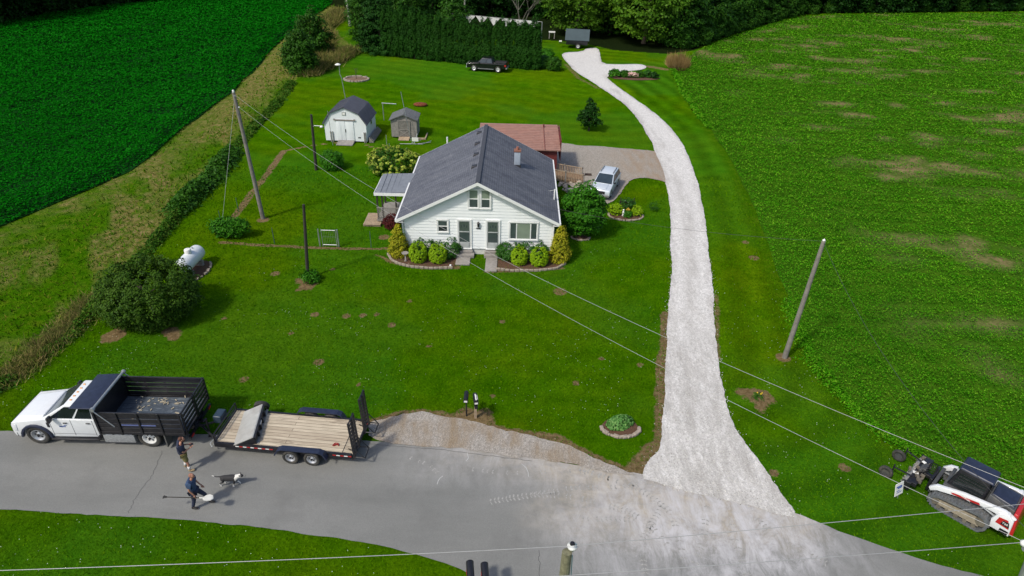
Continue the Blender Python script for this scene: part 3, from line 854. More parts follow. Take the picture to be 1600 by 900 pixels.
# ================================================================== TREES AND SHRUBS
def crown(seed, ncl, per, prof, height, z0=0.0, rc=.5, leaf=.15, asp=.6, spread=.5, fill=(.7, 1.0), flat=.8, squash=(1, 1), wob=.25, area=True):
    """leaf clumps spread through a body of revolution: prof(t) is the radius at height fraction t"""
    r = np.random.default_rng(seed)
    tt = np.linspace(0, 1, 60); pr = np.array([max(prof(t), .01) for t in tt])
    wgt = pr if area else pr ** .5
    cdf = np.cumsum(wgt); cdf /= cdf[-1]
    t = np.interp(r.uniform(0, 1, ncl), cdf, tt)
    a = r.uniform(0, 2 * PI, ncl)
    rad = np.interp(t, tt, pr) * r.uniform(fill[0], fill[1], ncl)
    rad *= 1 + wob * (fbm(np.cos(a) * 1.6 + seed, t * 3 + np.sin(a) * 1.6, seed) - .5) * 2
    cx = rad * np.cos(a) * squash[0]; cy = rad * np.sin(a) * squash[1]
    cz = z0 + t * height * (1 + .08 * r.normal(0, 1, ncl))
    Cn = np.column_stack([cx, cy, cz])
    rcs = rc * r.uniform(.6, 1.35, ncl)
    d = rand_dirs(ncl * per, r)
    d[:, 2] = np.where(d[:, 2] < -.35, -d[:, 2], d[:, 2])
    cc = np.repeat(Cn, per, 0); rr = np.repeat(rcs, per)
    P = cc + d * rr[:, None] * np.array([1, 1, flat]) * r.uniform(.65, 1.05, (ncl * per, 1))
    out = cc.copy(); out[:, 2] -= z0 + height * .4
    out /= np.linalg.norm(out, axis=1)[:, None] + 1e-6
    N = d * .9 + out * .5 + np.array([0, 0, .35])
    keepz = P[:, 2] > .02
    P, N = P[keepz], N[keepz]
    return leaves(P, N, leaf * r.uniform(.6, 1.35, len(P)), asp, spread, r)
def trunk_mesh(h, r0, branches, seed, spread=1.0, r1=None):
    rr = random.Random(seed)
    mb = MB()
    pts = [(0, 0, -.05)]
    x = y = 0
    k = 5
    for i in range(1, k + 1):
        x += rr.uniform(-.05, .05) * h * .3; y += rr.uniform(-.05, .05) * h * .3
        pts.append((x, y, h * i / k))
    rs = [r0 * (1.25 if i == 0 else 1 - .75 * i / k) for i in range(k + 1)]
    mb.tube(pts, rs, 8)
    for b in range(branches):
        f = rr.uniform(.25, .95); i = min(int(f * k), k - 1)
        p = Vector(pts[i]).lerp(Vector(pts[i + 1]), f * k - i)
        a = rr.uniform(0, 2 * PI); L = spread * rr.uniform(.6, 1) * (1.1 - .5 * f)
        q = p + Vector((math.cos(a) * L * .5, math.sin(a) * L * .5, L * .3)); e = q + Vector((math.cos(a + .3) * L * .5, math.sin(a + .3) * L * .5, L * .35))
        mb.tube([p, q, e], [r0 * .35, r0 * .22, r0 * .08], 5)
    return mb
LG_DARK = leafmat('dark_tree_leaf', [(.006, .032, .004), (.012, .055, .006), (.02, .075, .008)], .15, .5, .3, .2)
LG_MID = leafmat('mid_tree_leaf', [(.016, .068, .005), (.03, .105, .008), (.045, .135, .01)], .18, .5, .3, .2)
LG_LIGHT = leafmat('light_maple_leaf', [(.04, .12, .006), (.075, .18, .01), (.11, .22, .016)], .22, .5, .3, .2)
LG_CON = leafmat('conifer_spray', [(.008, .04, .006), (.014, .06, .008), (.022, .08, .01)], .08, .6, .2, .3)
LG_ARB = leafmat('arborvitae_spray', [(.010, .05, .005), (.016, .07, .007), (.024, .088, .009)], .08, .6, .2, .5)
LG_BURN = leafmat('burning_bush_leaf', [(.02, .06, .004), (.036, .09, .006), (.055, .115, .009), (.045, .10, .007)], .1, .55, .3, .6)
LG_YEL = leafmat('golden_arborvitae_spray', [(.16, .19, .008), (.30, .30, .016), (.42, .38, .03)], .12, .6, .2, 1)
LG_LIME = leafmat('lime_boxwood_leaf', [(.15, .28, .004), (.22, .38, .006), (.30, .47, .01)], .12, .5, .3, 1)
LG_HOL = leafmat('holly_leaf', [(.016, .075, .006), (.028, .11, .009), (.045, .145, .016)], .08, .35, .5, 1)
LG_BRI = leafmat('bright_tree_leaf', [(.022, .115, .005), (.038, .165, .007), (.06, .21, .01)], .18, .5, .3, .5)
LG_HYD = leafmat('hydrangea_bloom', [(.10, .2, .03), (.20, .30, .03), (.36, .42, .06), (.46, .50, .11)], .15, .6, .2, .6)
LG_RED = leafmat('red_maple_leaf', [(.05, .01, .012), (.09, .015, .02), (.12, .025, .02)], .15, .5, .3, 1)
LG_HOS = leafmat('hosta_leaf', [(.05, .16, .03), (.09, .24, .06), (.2, .36, .12)], .12, .5, .3, 1)

def plant(name, xy, V, F, m, label, cat, group=None, trunk=None, part='crown', rz=0, scale=1.0, z=0.0):
    root = empty(name, (xy[0], xy[1], z), rz, label, cat, group)
    root.scale = (scale, scale, scale)
    fastmesh(part, V, F, m, parent=root)
    if trunk is not None: trunk.build('trunk' if part == 'crown' else 'stem', BARK, root)
    return root
def ell(t): return math.sqrt(max(0, 1 - (2 * t - 1) ** 2))
def domep(t, k=.35):   # wide low dome, widest at k
    return math.sqrt(max(0, 1 - ((t - k) / (1 - k)) ** 2)) if t > k else .72 + .28 * (t / k)

# big clipped dome at the left
R_ = 2.45
V, F = crown(31, 760, 46, lambda t: R_ * domep(t, .42) ** .8, 2.7, .15, .3, .125, .6, .5, (.78, 1.03), .8, (1.06, .92), .16)
plant('burning_bush', g(230, 516), V + np.array([-.35, 1.45, 0]), F, LG_BURN, 'huge dense dark green rounded bush beside the white gas tank', 'bush', part='foliage', trunk=trunk_mesh(1.6, .12, 16, 3, 1.5))
bpy.data.objects['stem'].location = (-.35, 1.45, 0)
# twin bushes at the far end of the bank
for i, (px, py, hh, rr_, lab) in enumerate([(468, 117, 4.4, 2.2, 'nearer of the two tall loose bushes at the end of the bank'), (487, 88, 4.9, 2.4, 'farther of the two tall loose bushes at the end of the bank')]):
    V, F = crown(50 + i, 260, 40, lambda t: rr_ * domep(t, .3), hh, .2, .65, .3, .55, .55, (.45, 1.0), .9, (1, 1), .3)
    b_ = g(px, py); plant('field_bush', (b_[0], b_[1] + 1.0), V, F, LG_MID, lab, 'bush', 'bushes at the end of the bank', trunk_mesh(3, .15, 12, i, 2.2), 'foliage')
# yard shrubs: (px, py base, radius, height, leaf material, leaf size, clumps, label, kind)
def shrub(name, px, py, r_, h_, m, leaf, ncl, per, label, prof=None, seed=1, rc=.2, group=None, cat='shrub', part='foliage', wob=.12, fill=(.75, 1.0), trunk=None, dy=None, z=0.0, spread=.45):
    b_ = g(px, py)
    prof = prof or (lambda t: domep(t, .4))
    V, F = crown(seed, ncl, per, lambda t: r_ * prof(t), h_, .05, rc, leaf, .6, spread, fill, .9, (1, 1), wob)
    return plant(name, (b_[0], b_[1] + (r_ if dy is None else dy)), V, F, m, label, cat, group, trunk or trunk_mesh(h_ * .6, .04, 5, seed, r_ * .5), part, z=z)
conep = lambda t: max(.02, (1 - t) ** .75 * (.75 + .25 * min(1, t * 6)))
shrub('golden_arborvitae', 621, 407, .78, 1.95, LG_YEL, .1, 260, 26, 'golden cone-shaped shrub at the left end of the left front bed', conep, 61, .15, 'golden cones at the house corners', 'shrub')
shrub('golden_arborvitae', 875, 416, .78, 2.45, LG_YEL, .1, 300, 26, 'tall golden cone-shaped shrub at the right front corner of the house', conep, 62, .15, 'golden cones at the house corners', 'shrub')
ballp = lambda t: ell(.12 + .88 * t) ** .8
for i, (px, py, r_, h_, lab) in enumerate([(652, 414.5, .57, 1.12, 'lime green ball shrub second from the left in the left front bed'), (683, 415.5, .56, 1.1, 'lime green ball shrub nearest the left front path'), (811, 418, .52, 1.0, 'lime green ball shrub nearest the right front path'), (842, 420, .57, 1.05, 'lime green ball shrub beside the right golden cone')]):
    shrub('boxwood', px, py, r_, h_, LG_LIME, .06, 330, 34, lab, ballp, 70 + i, .08, 'clipped lime green balls along the house front', wob=.03, fill=(.88, 1.0), spread=.3)
for i, (px, py, r_, h_, lab) in enumerate([(662, 403, .85, .95, 'dark green low bush behind the left ball shrubs'), (697, 404, .95, 1.0, 'dark green low bush beside the left front door'), (797, 408, .9, .95, 'dark green low bush right of the right front door'), (832, 408, 1.0, 1.05, 'dark green low bush under the wide front window')]):
    shrub('holly_bush', px, py, r_, h_, LG_HOL, .09, 230, 34, lab, None, 80 + i, .16, 'dark low bushes along the house wall', dy=.55, wob=.1)
# tree right of the house
b_ = g(907, 368)
V, F = crown(90, 330, 50, lambda t: 1.45 * domep(t, .38), 2.9, .45, .34, .17, .6, .6, (.5, 1.0), .8, (1, 1), .22)
plant('young_maple', (b_[0] + .1, b_[1] + .2), V, F, LG_BRI, 'round bright green leafy tree at the right of the house', 'tree', trunk=trunk_mesh(2.2, .09, 10, 4, 1.1))
# hydrangea by the porch
V, F = crown(91, 230, 26, lambda t: 1.75 * domep(t, .4), 1.9, .15, .3, .13, .7, .5, (.6, 1), .9, (1.15, .8), .2)
V2, F2 = crown(92, 210, 26, lambda t: 1.85 * domep(t, .4), 2.0, .2, .17, .15, .9, .35, (.85, 1.03), .8, (1.15, .8), .2)
hb = g(612, 279)
hy = plant('hydrangea', (hb[0], hb[1] + .9), V, F, LG_MID, 'large bush with pale yellow-green blooms behind the porch', 'bush', trunk=trunk_mesh(1.2, .06, 9, 4, 1.2), part='foliage')
fastmesh('blooms', V2, F2, LG_HYD, parent=hy)
shrub('round_bush', 515, 269, .9, 1.35, LG_BRI, .14, 200, 34, 'small round green bush beside the dark yard light pole', None, 93, .22, None, 'bush')
shrub('red_maple_shrub', 610, 362, .55, .9, LG_RED, .09, 150, 24, 'small dark red shrub below the porch lattice', None, 94, .13, None)
# vine bush at the guy wire: long low shape
vb = g(352, 376)
V, F = crown(95, 190, 34, lambda t: 1.0 * domep(t, .45), 1.15, .1, .25, .15, .6, .6, (.5, 1.0), .9, (1.25, .55), .3)
plant('vine_bush', (vb[0] + .2, vb[1] + .6), V, F, LG_BRI, 'low leafy bush at the foot of the guy wire on the fence line', 'bush', part='foliage', trunk=trunk_mesh(.7, .05, 6, 5, .7))
# small yard tree far right
tb = g(920, 204)
V, F = crown(96, 120, 30, lambda t: 1.15 * max(.05, (1 - t) ** .6) * min(1, t * 4 + .4), 2.6, .45, .3, .2, .6, .6, (.4, 1.05), .7, (1, 1), .4)
plant('small_pine', tb, V, F, LG_DARK, 'small dark loose tree alone on the back lawn', 'tree', trunk=trunk_mesh(2.6, .07, 8, 8, .8))
# weed ring at the foot of the dark bare pole
shrub('pole_weeds', 484, 443, .5, .5, LG_BRI, .13, 60, 16, 'leafy weeds around the foot of the bare dark pole', None, 97, .2, None, 'weeds', dy=.3, spread=.9)
# house-corner greenery right side
shrub('corner_shrub', 868, 392, .4, 1.0, LG_HOL, .1, 90, 24, 'narrow dark shrub between the golden cone and the right wall', None, 98, .15, None, dy=.9)

# hosta bed, garden mound, flower bed
def stone_ring(name, xy, rx, ry, label, a0=0, a1=2 * PI, n=26, sz=.16, fill=MULCH, group=None, mound=.05):
    root = empty(name, (xy[0], xy[1], 0), 0, label, 'garden bed', group)
    rr = random.Random(int(xy[0] * 100))
    mb = MB()
    pts = [(0, 0, mound + .02)] + [(rx * math.cos(2 * PI * k / 28) * rr.uniform(.93, 1.02), ry * math.sin(2 * PI * k / 28) * rr.uniform(.93, 1.02), .014) for k in range(28)]
    mb.add(pts, [(0, k + 1, (k + 1) % 28 + 1) for k in range(28)])
    mb.build('mulch', fill, root, smooth=True)
    mb = MB()
    for k in range(n):
        a = a0 + (a1 - a0) * k / n + rr.uniform(-.03, .03)
        s = sz * rr.uniform(.75, 1.3)
        mb.box(rx * math.cos(a), ry * math.sin(a), s * .22, s * 1.25, s * .8, s * .6, a + PI / 2 + rr.uniform(-.2, .2), rr.uniform(-.1, .1))
    mb.build('stone_edging', STONE, root, bevel=.02)
    return root
hc = g(969, 668)
stone_ring('hosta_bed', hc, .85, .62, 'small stone-edged bed by the driveway mouth', PI * 1.05, PI * 2.05, 14, .17)
r9 = np.random.default_rng(33)
for i, (dx, dy, rr_) in enumerate([(-.38, -.02, .38), (.05, .12, .42), (.42, .33, .42)]):
    pass
V = []; 
n = 900
a = r9.uniform(0, 2 * PI, n); q = np.sqrt(r9.uniform(0, 1, n))
hx = .68 * q * np.cos(a); hy_ = .42 * q * np.sin(a)
hx, hy_ = hx * math.cos(.45) - hy_ * math.sin(.45), hx * math.sin(.45) + hy_ * math.cos(.45)
P = np.column_stack([hx, hy_ + .18, .1 + .3 * (1 - q ** 2) + r9.uniform(-.05, .05, n)])
Nn = np.column_stack([hx, hy_, np.full(n, .5)])
V, F = leaves(P, Nn, r9.uniform(.09, .16, n), .6, .35, r9)
hp = empty('hosta_patch', (hc[0], hc[1], 0), 0, 'pale-edged green leafy hostas filling the bed by the driveway mouth', 'plant')
fastmesh('foliage', V, F, LG_HOS, parent=hp)
MB().tube([(0, .1, 0), (0, .15, .25)], .02).build('stem', BARK, hp)
# mound bed with garden ornaments
gc = g(978, 338)
gb = stone_ring('island_bed', (gc[0], gc[1] + .1), 1.25, .85, 'round stone-edged bed with dark trellis in the right yard', PI * .95, PI * 2.05, 20, .16)
def place_shrub(name, x, y, r_, h_, m, leaf, ncl, per, label, seed, **k):
    V, F = crown(seed, ncl, per, lambda t: r_ * domep(t, .4), h_, .05, k.get('rc', .15), leaf, .6, .5, (.6, 1), .9)
    return plant(name, (x, y), V, F, m, label, k.get('cat', 'shrub'), k.get('group'), trunk_mesh(h_ * .6, .03, 4, seed, r_ * .5), 'foliage')
place_shrub('yellow_green_shrub', gc[0] - .75, gc[1] + .3, .55, .7, LG_LIME, .09, 90, 24, 'yellow-green shrub at the left of the island bed', 101, group='shrubs of the island bed')
place_shrub('yellow_green_shrub', gc[0] + .8, gc[1] + .25, .45, .6, LG_LIME, .09, 80, 24, 'yellow-green shrub at the right of the island bed', 102, group='shrubs of the island bed')
place_shrub('low_green_plant', gc[0] + .1, gc[1] - .1, .3, .4, LG_BRI, .08, 50, 20, 'low green plant at the front of the island bed', 103, group='shrubs of the island bed')
tr_ = empty('garden_trellis', (gc[0] + .1, gc[1] + .75, 0), 0, 'dark garden bench-like trellis behind the island bed shrubs', 'trellis')
mb = MB()
for x in (-.5, .5): mb.cyl((x, 0, 0), (x, 0, 1.15), .03)
mb.bb(-.5, .5, -.2, .2, .42, .47); mb.bb(-.55, .55, .02, .05, .5, .62); mb.bb(-.55, .55, .02, .05, .72, .84)
for x in (-.5, .5): mb.cyl((x, -.2, 0), (x, -.2, .6), .025)
mb.build('frame', POLED, tr_)
V, F = crown(105, 60, 24, lambda t: .6 * domep(t, .4), .75, .35, .14, .09, .6, .6, (.5, 1))
fastmesh('climber_foliage', V, F, LG_HOL, parent=tr_)
def yard_sign(name, xy, wd, ht, zc, m, label, tilt=0, rz=0, diamond=False):
    root = empty(name, (xy[0], xy[1], 0), rz, label, 'sign')
    mb = MB()
    if diamond: mb.prism([(0, zc - ht / 2), (wd / 2, zc), (0, zc + ht / 2), (-wd / 2, zc)], -.01, .01, 'y')
    else: mb.box(0, 0, zc, wd, .02, ht)
    mb.build('board', m, root)
    MB().cyl((0, .02, -.05), (0, .02, zc), .012).build('stake', GALV, root)
    return root
YEL = mat('ochre_paint', (.55, .36, .04), .5)
yard_sign('garden_sign', (gc[0] + .1, gc[1] - .02), .34, .34, .55, YEL, 'small yellow diamond sign in the island bed', diamond=True)
gn = empty('garden_statue', (gc[0] - .22, gc[1] + .0, 0), 0, 'small white statue left of the yellow diamond sign', 'statue')
MB().lathe([(0, 0), (.1, 0), (.11, .08), (.07, .14), (.09, .3), (.06, .42), (0, .44)], n=12).build('figure_body', PORC, gn, smooth=True)
MB().ball((0, 0, .5), .065).build('figure_head', PORC, gn, smooth=True)
w2 = place_shrub('loose_weed', *g(1020, 328), .42, .55, LG_MID, .08, 36, 12, 'sparse loose weed in the lawn beside the driveway', 106, cat='weed')
fb = g(1178, 623)
fl_ = empty('flower_clump', (fb[0] + .15, fb[1], 0), 0, 'tiny plant with yellow flowers on the bare dirt patch by the driveway', 'flower')
V, F = crown(107, 30, 12, lambda t: .3 * domep(t, .4), .25, .02, .08, .07, .4, .8, (.3, 1)); fastmesh('foliage', V, F, LG_BRI, parent=fl_)
mb = MB()
for dx, dy in ((.12, 0), (-.02, .1), (.2, .08)): mb.ball((dx, dy, .3), .035, n=6, m=4)
mb.build('blossoms', mat('yellow_petal', (.75, .5, .02), .6), fl_)
# far flower bed
fb = g(990, 121)
fbed = stone_ring('far_flower_bed', fb, 3.3, 1.5, 'long mulched flower bed inside the driveway fork', 0, 0.01, 1, .1)
for i, (dx, dy, s, m) in enumerate([(-2.5, 0, .75, LG_BRI), (-1.2, .1, .6, LG_MID), (.8, .2, .6, LG_MID), (1.8, .3, .6, LG_HOL), (2.6, -.1, .5, LG_DARK)]):
    place_shrub('bed_plant', fb[0] + dx, fb[1] + dy, s, s * 1.1, m, .2, 60, 20, ['bright green low plant at the left end of the far flower bed', 'green plant second from the left in the far flower bed', 'green plant right of the pink flowers in the far bed', 'glossy plant near the right end of the far flower bed', 'dark plant at the right end of the far flower bed'][i], 110 + i, rc=.2, group='plants of the far flower bed', cat='plant')
r8 = np.random.default_rng(3)
P = np.column_stack([fb[0] + r8.uniform(-.9, .5, 260), fb[1] + r8.uniform(-.6, .5, 260), r8.uniform(.25, .6, 260)])
V, F = leaves(P, np.array([[0, -.5, 1.]]) + np.zeros((260, 3)), .16, 1, .5, r8)
pf = empty('pink_flowers', (0, 0, 0), 0, 'clump of pink and white flowers in the middle of the far bed', 'flowers')
fastmesh('blossoms', V, F, leafmat('pink_petal', [(.5, .2, .25), (.7, .45, .45), (.7, .65, .6)], .1), parent=pf)
V, F = leaves(P - np.array([0, 0, .15]), np.array([[0, -.5, 1.]]) + np.zeros((260, 3)), .22, .5, .7, r8)
fastmesh('foliage', V, F, LG_MID, parent=pf)
# stump ring on the back lawn
sr = g(557, 124)
stone_ring('stump_ring', sr, 1.45, 1.25, 'round stone-edged bed with a bare sapling on the back lawn', 0, 2 * PI, 22, .26, mat('wood_chips', (.17, .11, .07), .95, var=.4, scale=6))
trunk_mesh(1.3, .05, 9, 12, .7).build('bare_sapling', BARK, None, label='leafless little sapling in the stone ring on the back lawn', cat='sapling', loc=(sr[0], sr[1], 0))
MB().ball((0, 0, .12), .8, .5, .22, 12, 6).build('leaf_pile', mat('rust_leaves', (.16, .04, .012), .95, var=.5, scale=8, bumps=1), None, label='small rust red heap on the lawn behind the grey shed', cat='heap', loc=(*g(657, 165), 0), smooth=True)
# front bed edging and mulch
def front_bed(name, px, label):
    root = empty(name, (0, 0, 0), 0, label, 'garden bed')
    W = smooth_poly(gs(px), 1)
    c_ = W.mean(0)
    MB().add([(c_[0], c_[1], .03)] + [(p[0], p[1], .012) for p in W], [(0, i + 1, (i + 1) % len(W) + 1) for i in range(len(W))]).build('mulch', MULCH, root)
    return root, W
fbl, Wl = front_bed('left_front_bed', [(606, 393), (606, 403), (618, 411), (640, 416.5), (675, 419.5), (709, 418.5), (716, 406), (714, 394)], 'mulch bed with stone curb left of the front doors')
fbr, Wr = front_bed('right_front_bed', [(778, 398), (776, 421), (800, 423), (840, 423), (872, 419), (888, 408), (886, 396)], 'mulch bed with stone curb right of the front doors')
for root, lo in ((fbl, [(607, 399), (612, 407), (622, 412.5), (642, 417.5), (675, 420), (709, 419)]), (fbr, [(778, 421.5), (800, 423.5), (840, 423.5), (870, 420), (886, 411)])):
    W = gs(lo); seg = np.r_[0, np.cumsum(np.linalg.norm(np.diff(W, axis=0), axis=1))]
    mb = MB(); s = 0
    rr = random.Random(2)
    while s < seg[-1]:
        x, y = np.interp(s, seg, W[:, 0]), np.interp(s, seg, W[:, 1]); x2, y2 = np.interp(s + .2, seg, W[:, 0]), np.interp(s + .2, seg, W[:, 1])
        mb.box(x, y, .05, .27, .13, .14 * rr.uniform(.8, 1.2), math.atan2(y2 - y, x2 - x)); s += .3
    mb.build('stone_edging', STONE, root, bevel=.015)
bbx = g(634, 408)
bb_ = empty('bird_bath', (bbx[0], bbx[1], 0), 0, 'small grey bird bath in the left front bed', 'bird bath')
MB().lathe([(0, 0), (.12, 0), (.05, .08), (.045, .5), (.0, .5)], n=12).build('pedestal', CONC, bb_, smooth=True)
MB().lathe([(0, .5), (.08, .5), (.22, .58), (.23, .61), (.18, .6), (0, .56)], n=16).build('bowl', CONC, bb_, smooth=True)
MB().ball((0, 0, .06), .075).build('garden_globe', PORC, None, label='small white globe at the corner of the left front bed', cat='globe', loc=(*g(704, 416), 0), smooth=True)

# row of arborvitae
AV = []
for s in range(4):
    V, F = crown(200 + s, 300, 30, lambda t: .62 * (min(1, (1 - t) * 3.2) ** .6) * (.9 + .1 * math.sin(t * 9)), 4.9, .05, .2, .17, .5, .35, (.82, 1.05), 1.8, (1, 1), .12, area=False)
    AV.append((V, F))
avm = []
hr = gs([(604, 88), (650, 93), (700, 98), (750, 103), (800, 107), (838, 110)])
n_av = 27
for i in range(n_av):
    t = i / (n_av - 1) * (len(hr) - 1); k = min(int(t), len(hr) - 2)
    p = hr[k] * (1 - (t - k)) + hr[k + 1] * (t - k)
    rr = random.Random(i * 7 + 1)
    if i < 4:
        V, F = AV[i]; o = plant('arborvitae', (0, 0), V, F, LG_ARB, 'x', 'evergreen', 'arborvitae of the tall hedge row', trunk_mesh(2.5, .08, 4, i, .3))
        avm.append(o); KIDS[o.name] = kids(o)
    else:
        src = avm[rr.randrange(4)]; o = copy_tree(src); 
    o.location = (p[0] + rr.uniform(-.1, .1), p[1] + .6 + rr.uniform(-.15, .15), 0)
    o.rotation_euler.z = rr.uniform(0, 6.28)
    hs = rr.uniform(.95, 1.1) * (1.2 if i < 7 else 1.08)
    o.scale = (rr.uniform(.95, 1.15), rr.uniform(.95, 1.15), hs)
    o['label'] = 'leftmost column of the tall clipped evergreen hedge row' if i == 0 else ('rightmost column of the tall clipped evergreen hedge row' if i == n_av - 1 else 'column-shaped evergreen inside the tall clipped hedge row')

# conifer at the hedge's left end with low juniper
b_ = g(592, 84)
V, F = crown(220, 420, 40, lambda t: 3.3 * max(.05, 1 - t) ** .75, 11, .2, .6, .34, .5, .5, (.55, 1.05), .55, (1, 1), .25)
plant('spruce', (b_[0] + .2, b_[1] + 1.6), V, F, LG_CON, 'broad dark spruce at the left end of the clipped hedge row', 'tree', trunk=trunk_mesh(10, .25, 8, 3, 1.5))
place_shrub('juniper', *g(578, 77), 1.7, 2.2, LG_CON, .25, 120, 34, 'low spreading juniper at the left foot of the broad spruce', 221, rc=.4, cat='shrub', group='junipers by the hedge')
place_shrub('juniper', *g(590, 83), 1.0, 1.3, LG_CON, .22, 80, 30, 'low juniper between the broad spruce and the hedge row', 222, rc=.35, cat='shrub', group='junipers by the hedge')
for i, (px, py, r_, h_, m, lab) in enumerate([(850, 108, .9, 1.3, LG_HOL, 'dark low bush touching the right end of the hedge row'), (866, 112, .95, 1.5, LG_MID, 'round green bush beside the driveway fork'), (852, 92, 1.2, 1.0, LG_BRI, 'light green shrub behind the right end of the hedge row')]):
    x, y = g(px, py); place_shrub('hedge_end_bush', x, y + .8, r_, h_, m, .2, 110, 30, lab, 230 + i, rc=.3, group='bushes at the right end of the hedge')
shrub('far_sapling', 560, 43, .5, .8, LG_MID, .2, 20, 10, 'tiny sapling beside the far pale pole', None, 240, .2, None, 'sapling')
# dry ornamental grass
b_ = g(1061, 108)
r_g = np.random.default_rng(4)
n = 1700
a = r_g.uniform(0, 2 * PI, n); q = np.sqrt(r_g.uniform(0, 1, n))
bx = 1.3 * q * np.cos(a); by = 2.6 * q * np.sin(a); hh = 1.9 * r_g.uniform(.25, 1.1, n) * (1 - .3 * q) * (.45 + 1.1 * vnoise(bx * 1.3, by * 1.3, 5))
wv = .06
V = np.stack([np.column_stack([bx - wv, by, np.zeros(n)]), np.column_stack([bx + wv, by, np.zeros(n)]), np.column_stack([bx * 1.25 + r_g.normal(0, .15, n), by * 1.2 + r_g.normal(0, .15, n), hh])], 1).reshape(-1, 3)
og = empty('dry_reed_clump', (b_[0], b_[1] + 1.2, 0), 0, 'tall dry tan grass clump at the corner of the right field', 'grass clump')
fastmesh('blades', V, np.arange(n * 3).reshape(-1, 3), leafmat('dry_reed', [(.17, .11, .04), (.3, .2, .09), (.38, .27, .13)], .15, .8, .1, .5), parent=og)
V, F = crown(241, 30, 12, lambda t: 1.2 * domep(t, .4), .7, .0, .3, .25, .4, .7, (.5, 1)); fastmesh('green_shoots', V, F, LG_MID, parent=og)

# woodland: a few source trees, copied
TREES = {}
def tree_src(key, seed, m, rad, h, z0, leaf, ncl, per, rc, spread=.5, prof=None):
    V, F = crown(seed, ncl, per, prof or (lambda t: rad * domep(t, .38)), h, z0, rc, leaf, .6, spread, (.55, 1.05), .65, (1, 1), .3)
    TREES[key] = (V, F, m, trunk_mesh(h * .85, rad * .055, 12, seed, rad * .7))
tree_src('dark_a', 301, LG_DARK, 4.6, 15, .3, .42, 300, 40, 1.15)
tree_src('dark_b', 302, LG_DARK, 4.2, 13, .2, .40, 280, 40, 1.05)
tree_src('mid_a', 303, LG_MID, 4.4, 13.5, .3, .40, 300, 42, 1.05)
tree_src('mid_b', 304, LG_MID, 3.6, 10, .1, .36, 260, 42, .9)
tree_src('maple', 305, LG_LIGHT, 5.6, 13, 1.4, .42, 330, 44, 1.15)
tree_src('edge_bush', 306, LG_MID, 2.3, 4.2, .0, .32, 160, 36, .65)
SRC = {}
def wood(key, x, y, label, cat='tree', group=None, s=1.0, seed=0):
    if key not in SRC:
        V, F, m, tm = TREES[key]
        o = plant('woodland_tree' if key != 'edge_bush' else 'woodland_bush', (x, y), V, F, m, label, cat, group, tm)
        SRC[key] = o; KIDS[o.name] = kids(o)
    else:
        o = copy_tree(SRC[key])
        o['label'] = label; o['category'] = cat
        if group: o['group'] = group
    rr = random.Random(seed * 31 + int(x * 10))
    o.location = (x, y, 0); o.rotation_euler.z = rr.uniform(0, 6.28)
    o.scale = (s * rr.uniform(.92, 1.1),) * 2 + (s * rr.uniform(.92, 1.08),)
    return o
def along(px, step, off=0.0):
    W = gs(px); seg = np.r_[0, np.cumsum(np.linalg.norm(np.diff(W, axis=0), axis=1))]
    s = step * .5; out = []
    while s < seg[-1]:
        x, y = np.interp(s, seg, W[:, 0]), np.interp(s, seg, W[:, 1]); out.append((x, y)); s += step
    return out
rr = random.Random(5)
# left edge beyond the dark field
for row in range(3):
    for i, (x, y) in enumerate(along([(-120, 62), (0, 40), (150, 14), (300, -3), (420, -11), (540, -6)], 6.2)):
        if not in_view(x, y, 8): continue
        wood(rr.choice(['dark_a', 'dark_b']), x - 2 - row * 3 + rr.uniform(-1, 1), y + 3.5 + row * 5.5 + rr.uniform(-1, 1), 'dark woodland tree in the line beyond the left field', group='woodland beyond the left field', seed=i + row * 50)
# behind hedge
for row in range(3):
    for i, (x, y) in enumerate(along([(545, 22), (600, 28), (700, 32), (800, 30), (870, 36)], 6.0)):
        if row == 0 and -16 < x < 1 and rr.random() < .0: continue
        wood(rr.choice(['dark_a', 'dark_b', 'dark_b', 'mid_a']), x + rr.uniform(-1, 1), y + 6 + row * 6 + rr.uniform(-1, 1), 'dark woodland tree in the shade behind the clipped hedge row', group='woodland behind the hedge row', seed=100 + i + row * 50)
wood('mid_b', *g(575, 62), 'dense green tree directly behind the broad spruce', s=.8, seed=7)
x, y = g(640, 48); wood('mid_a', x, y + 3, 'dark leafy tree behind the left part of the hedge row', s=.8, seed=17)
x, y = g(705, 58); wood('edge_bush', x, y + 3, 'light leafy tree rising over the middle of the hedge row', s=1.15, seed=8)
# the maples over the parked machine and forest edge to the right
for i, (px, py, k, s, lab) in enumerate([(905, 62, 'maple', .95, 'light green maple overhanging the covered utility trailer'), (1012, 76, 'maple', 1.0, 'large light green maple behind the driveway turnaround'), (962, 66, 'mid_a', .95, 'green tree between the two light maples'), (1062, 78, 'mid_b', 1.0, 'leafy tree right of the large light maple')]):
    x, y = g(px, py); wood(k, x, y + 4.0 + (4 if i == 2 else 0), lab, s=s, seed=20 + i)
for row in range(3):
    for i, (x, y) in enumerate(along([(1075, 72), (1130, 54), (1200, 33), (1250, 23), (1300, 20), (1600, 17), (1850, 15)], 5.6)):
        key = 'mid_b' if row == 0 and i < 9 else rr.choice(['dark_a', 'dark_b', 'mid_a'] if i < 9 else ['dark_a', 'dark_b'])
        if not in_view(x, y, 10): continue
        nearer = i < 9
        wood(key, x - (1.5 + row * 4.5) * (1 if nearer else .1) + rr.uniform(-1, 1), y + 2 + row * 5.5 + rr.uniform(-1, 1), 'green woodland tree on the edge left of the right field' if nearer else 'dark woodland tree in the line behind the right field', group='woodland at the corner of the right field' if nearer else 'woodland behind the right field', seed=200 + i + row * 60)
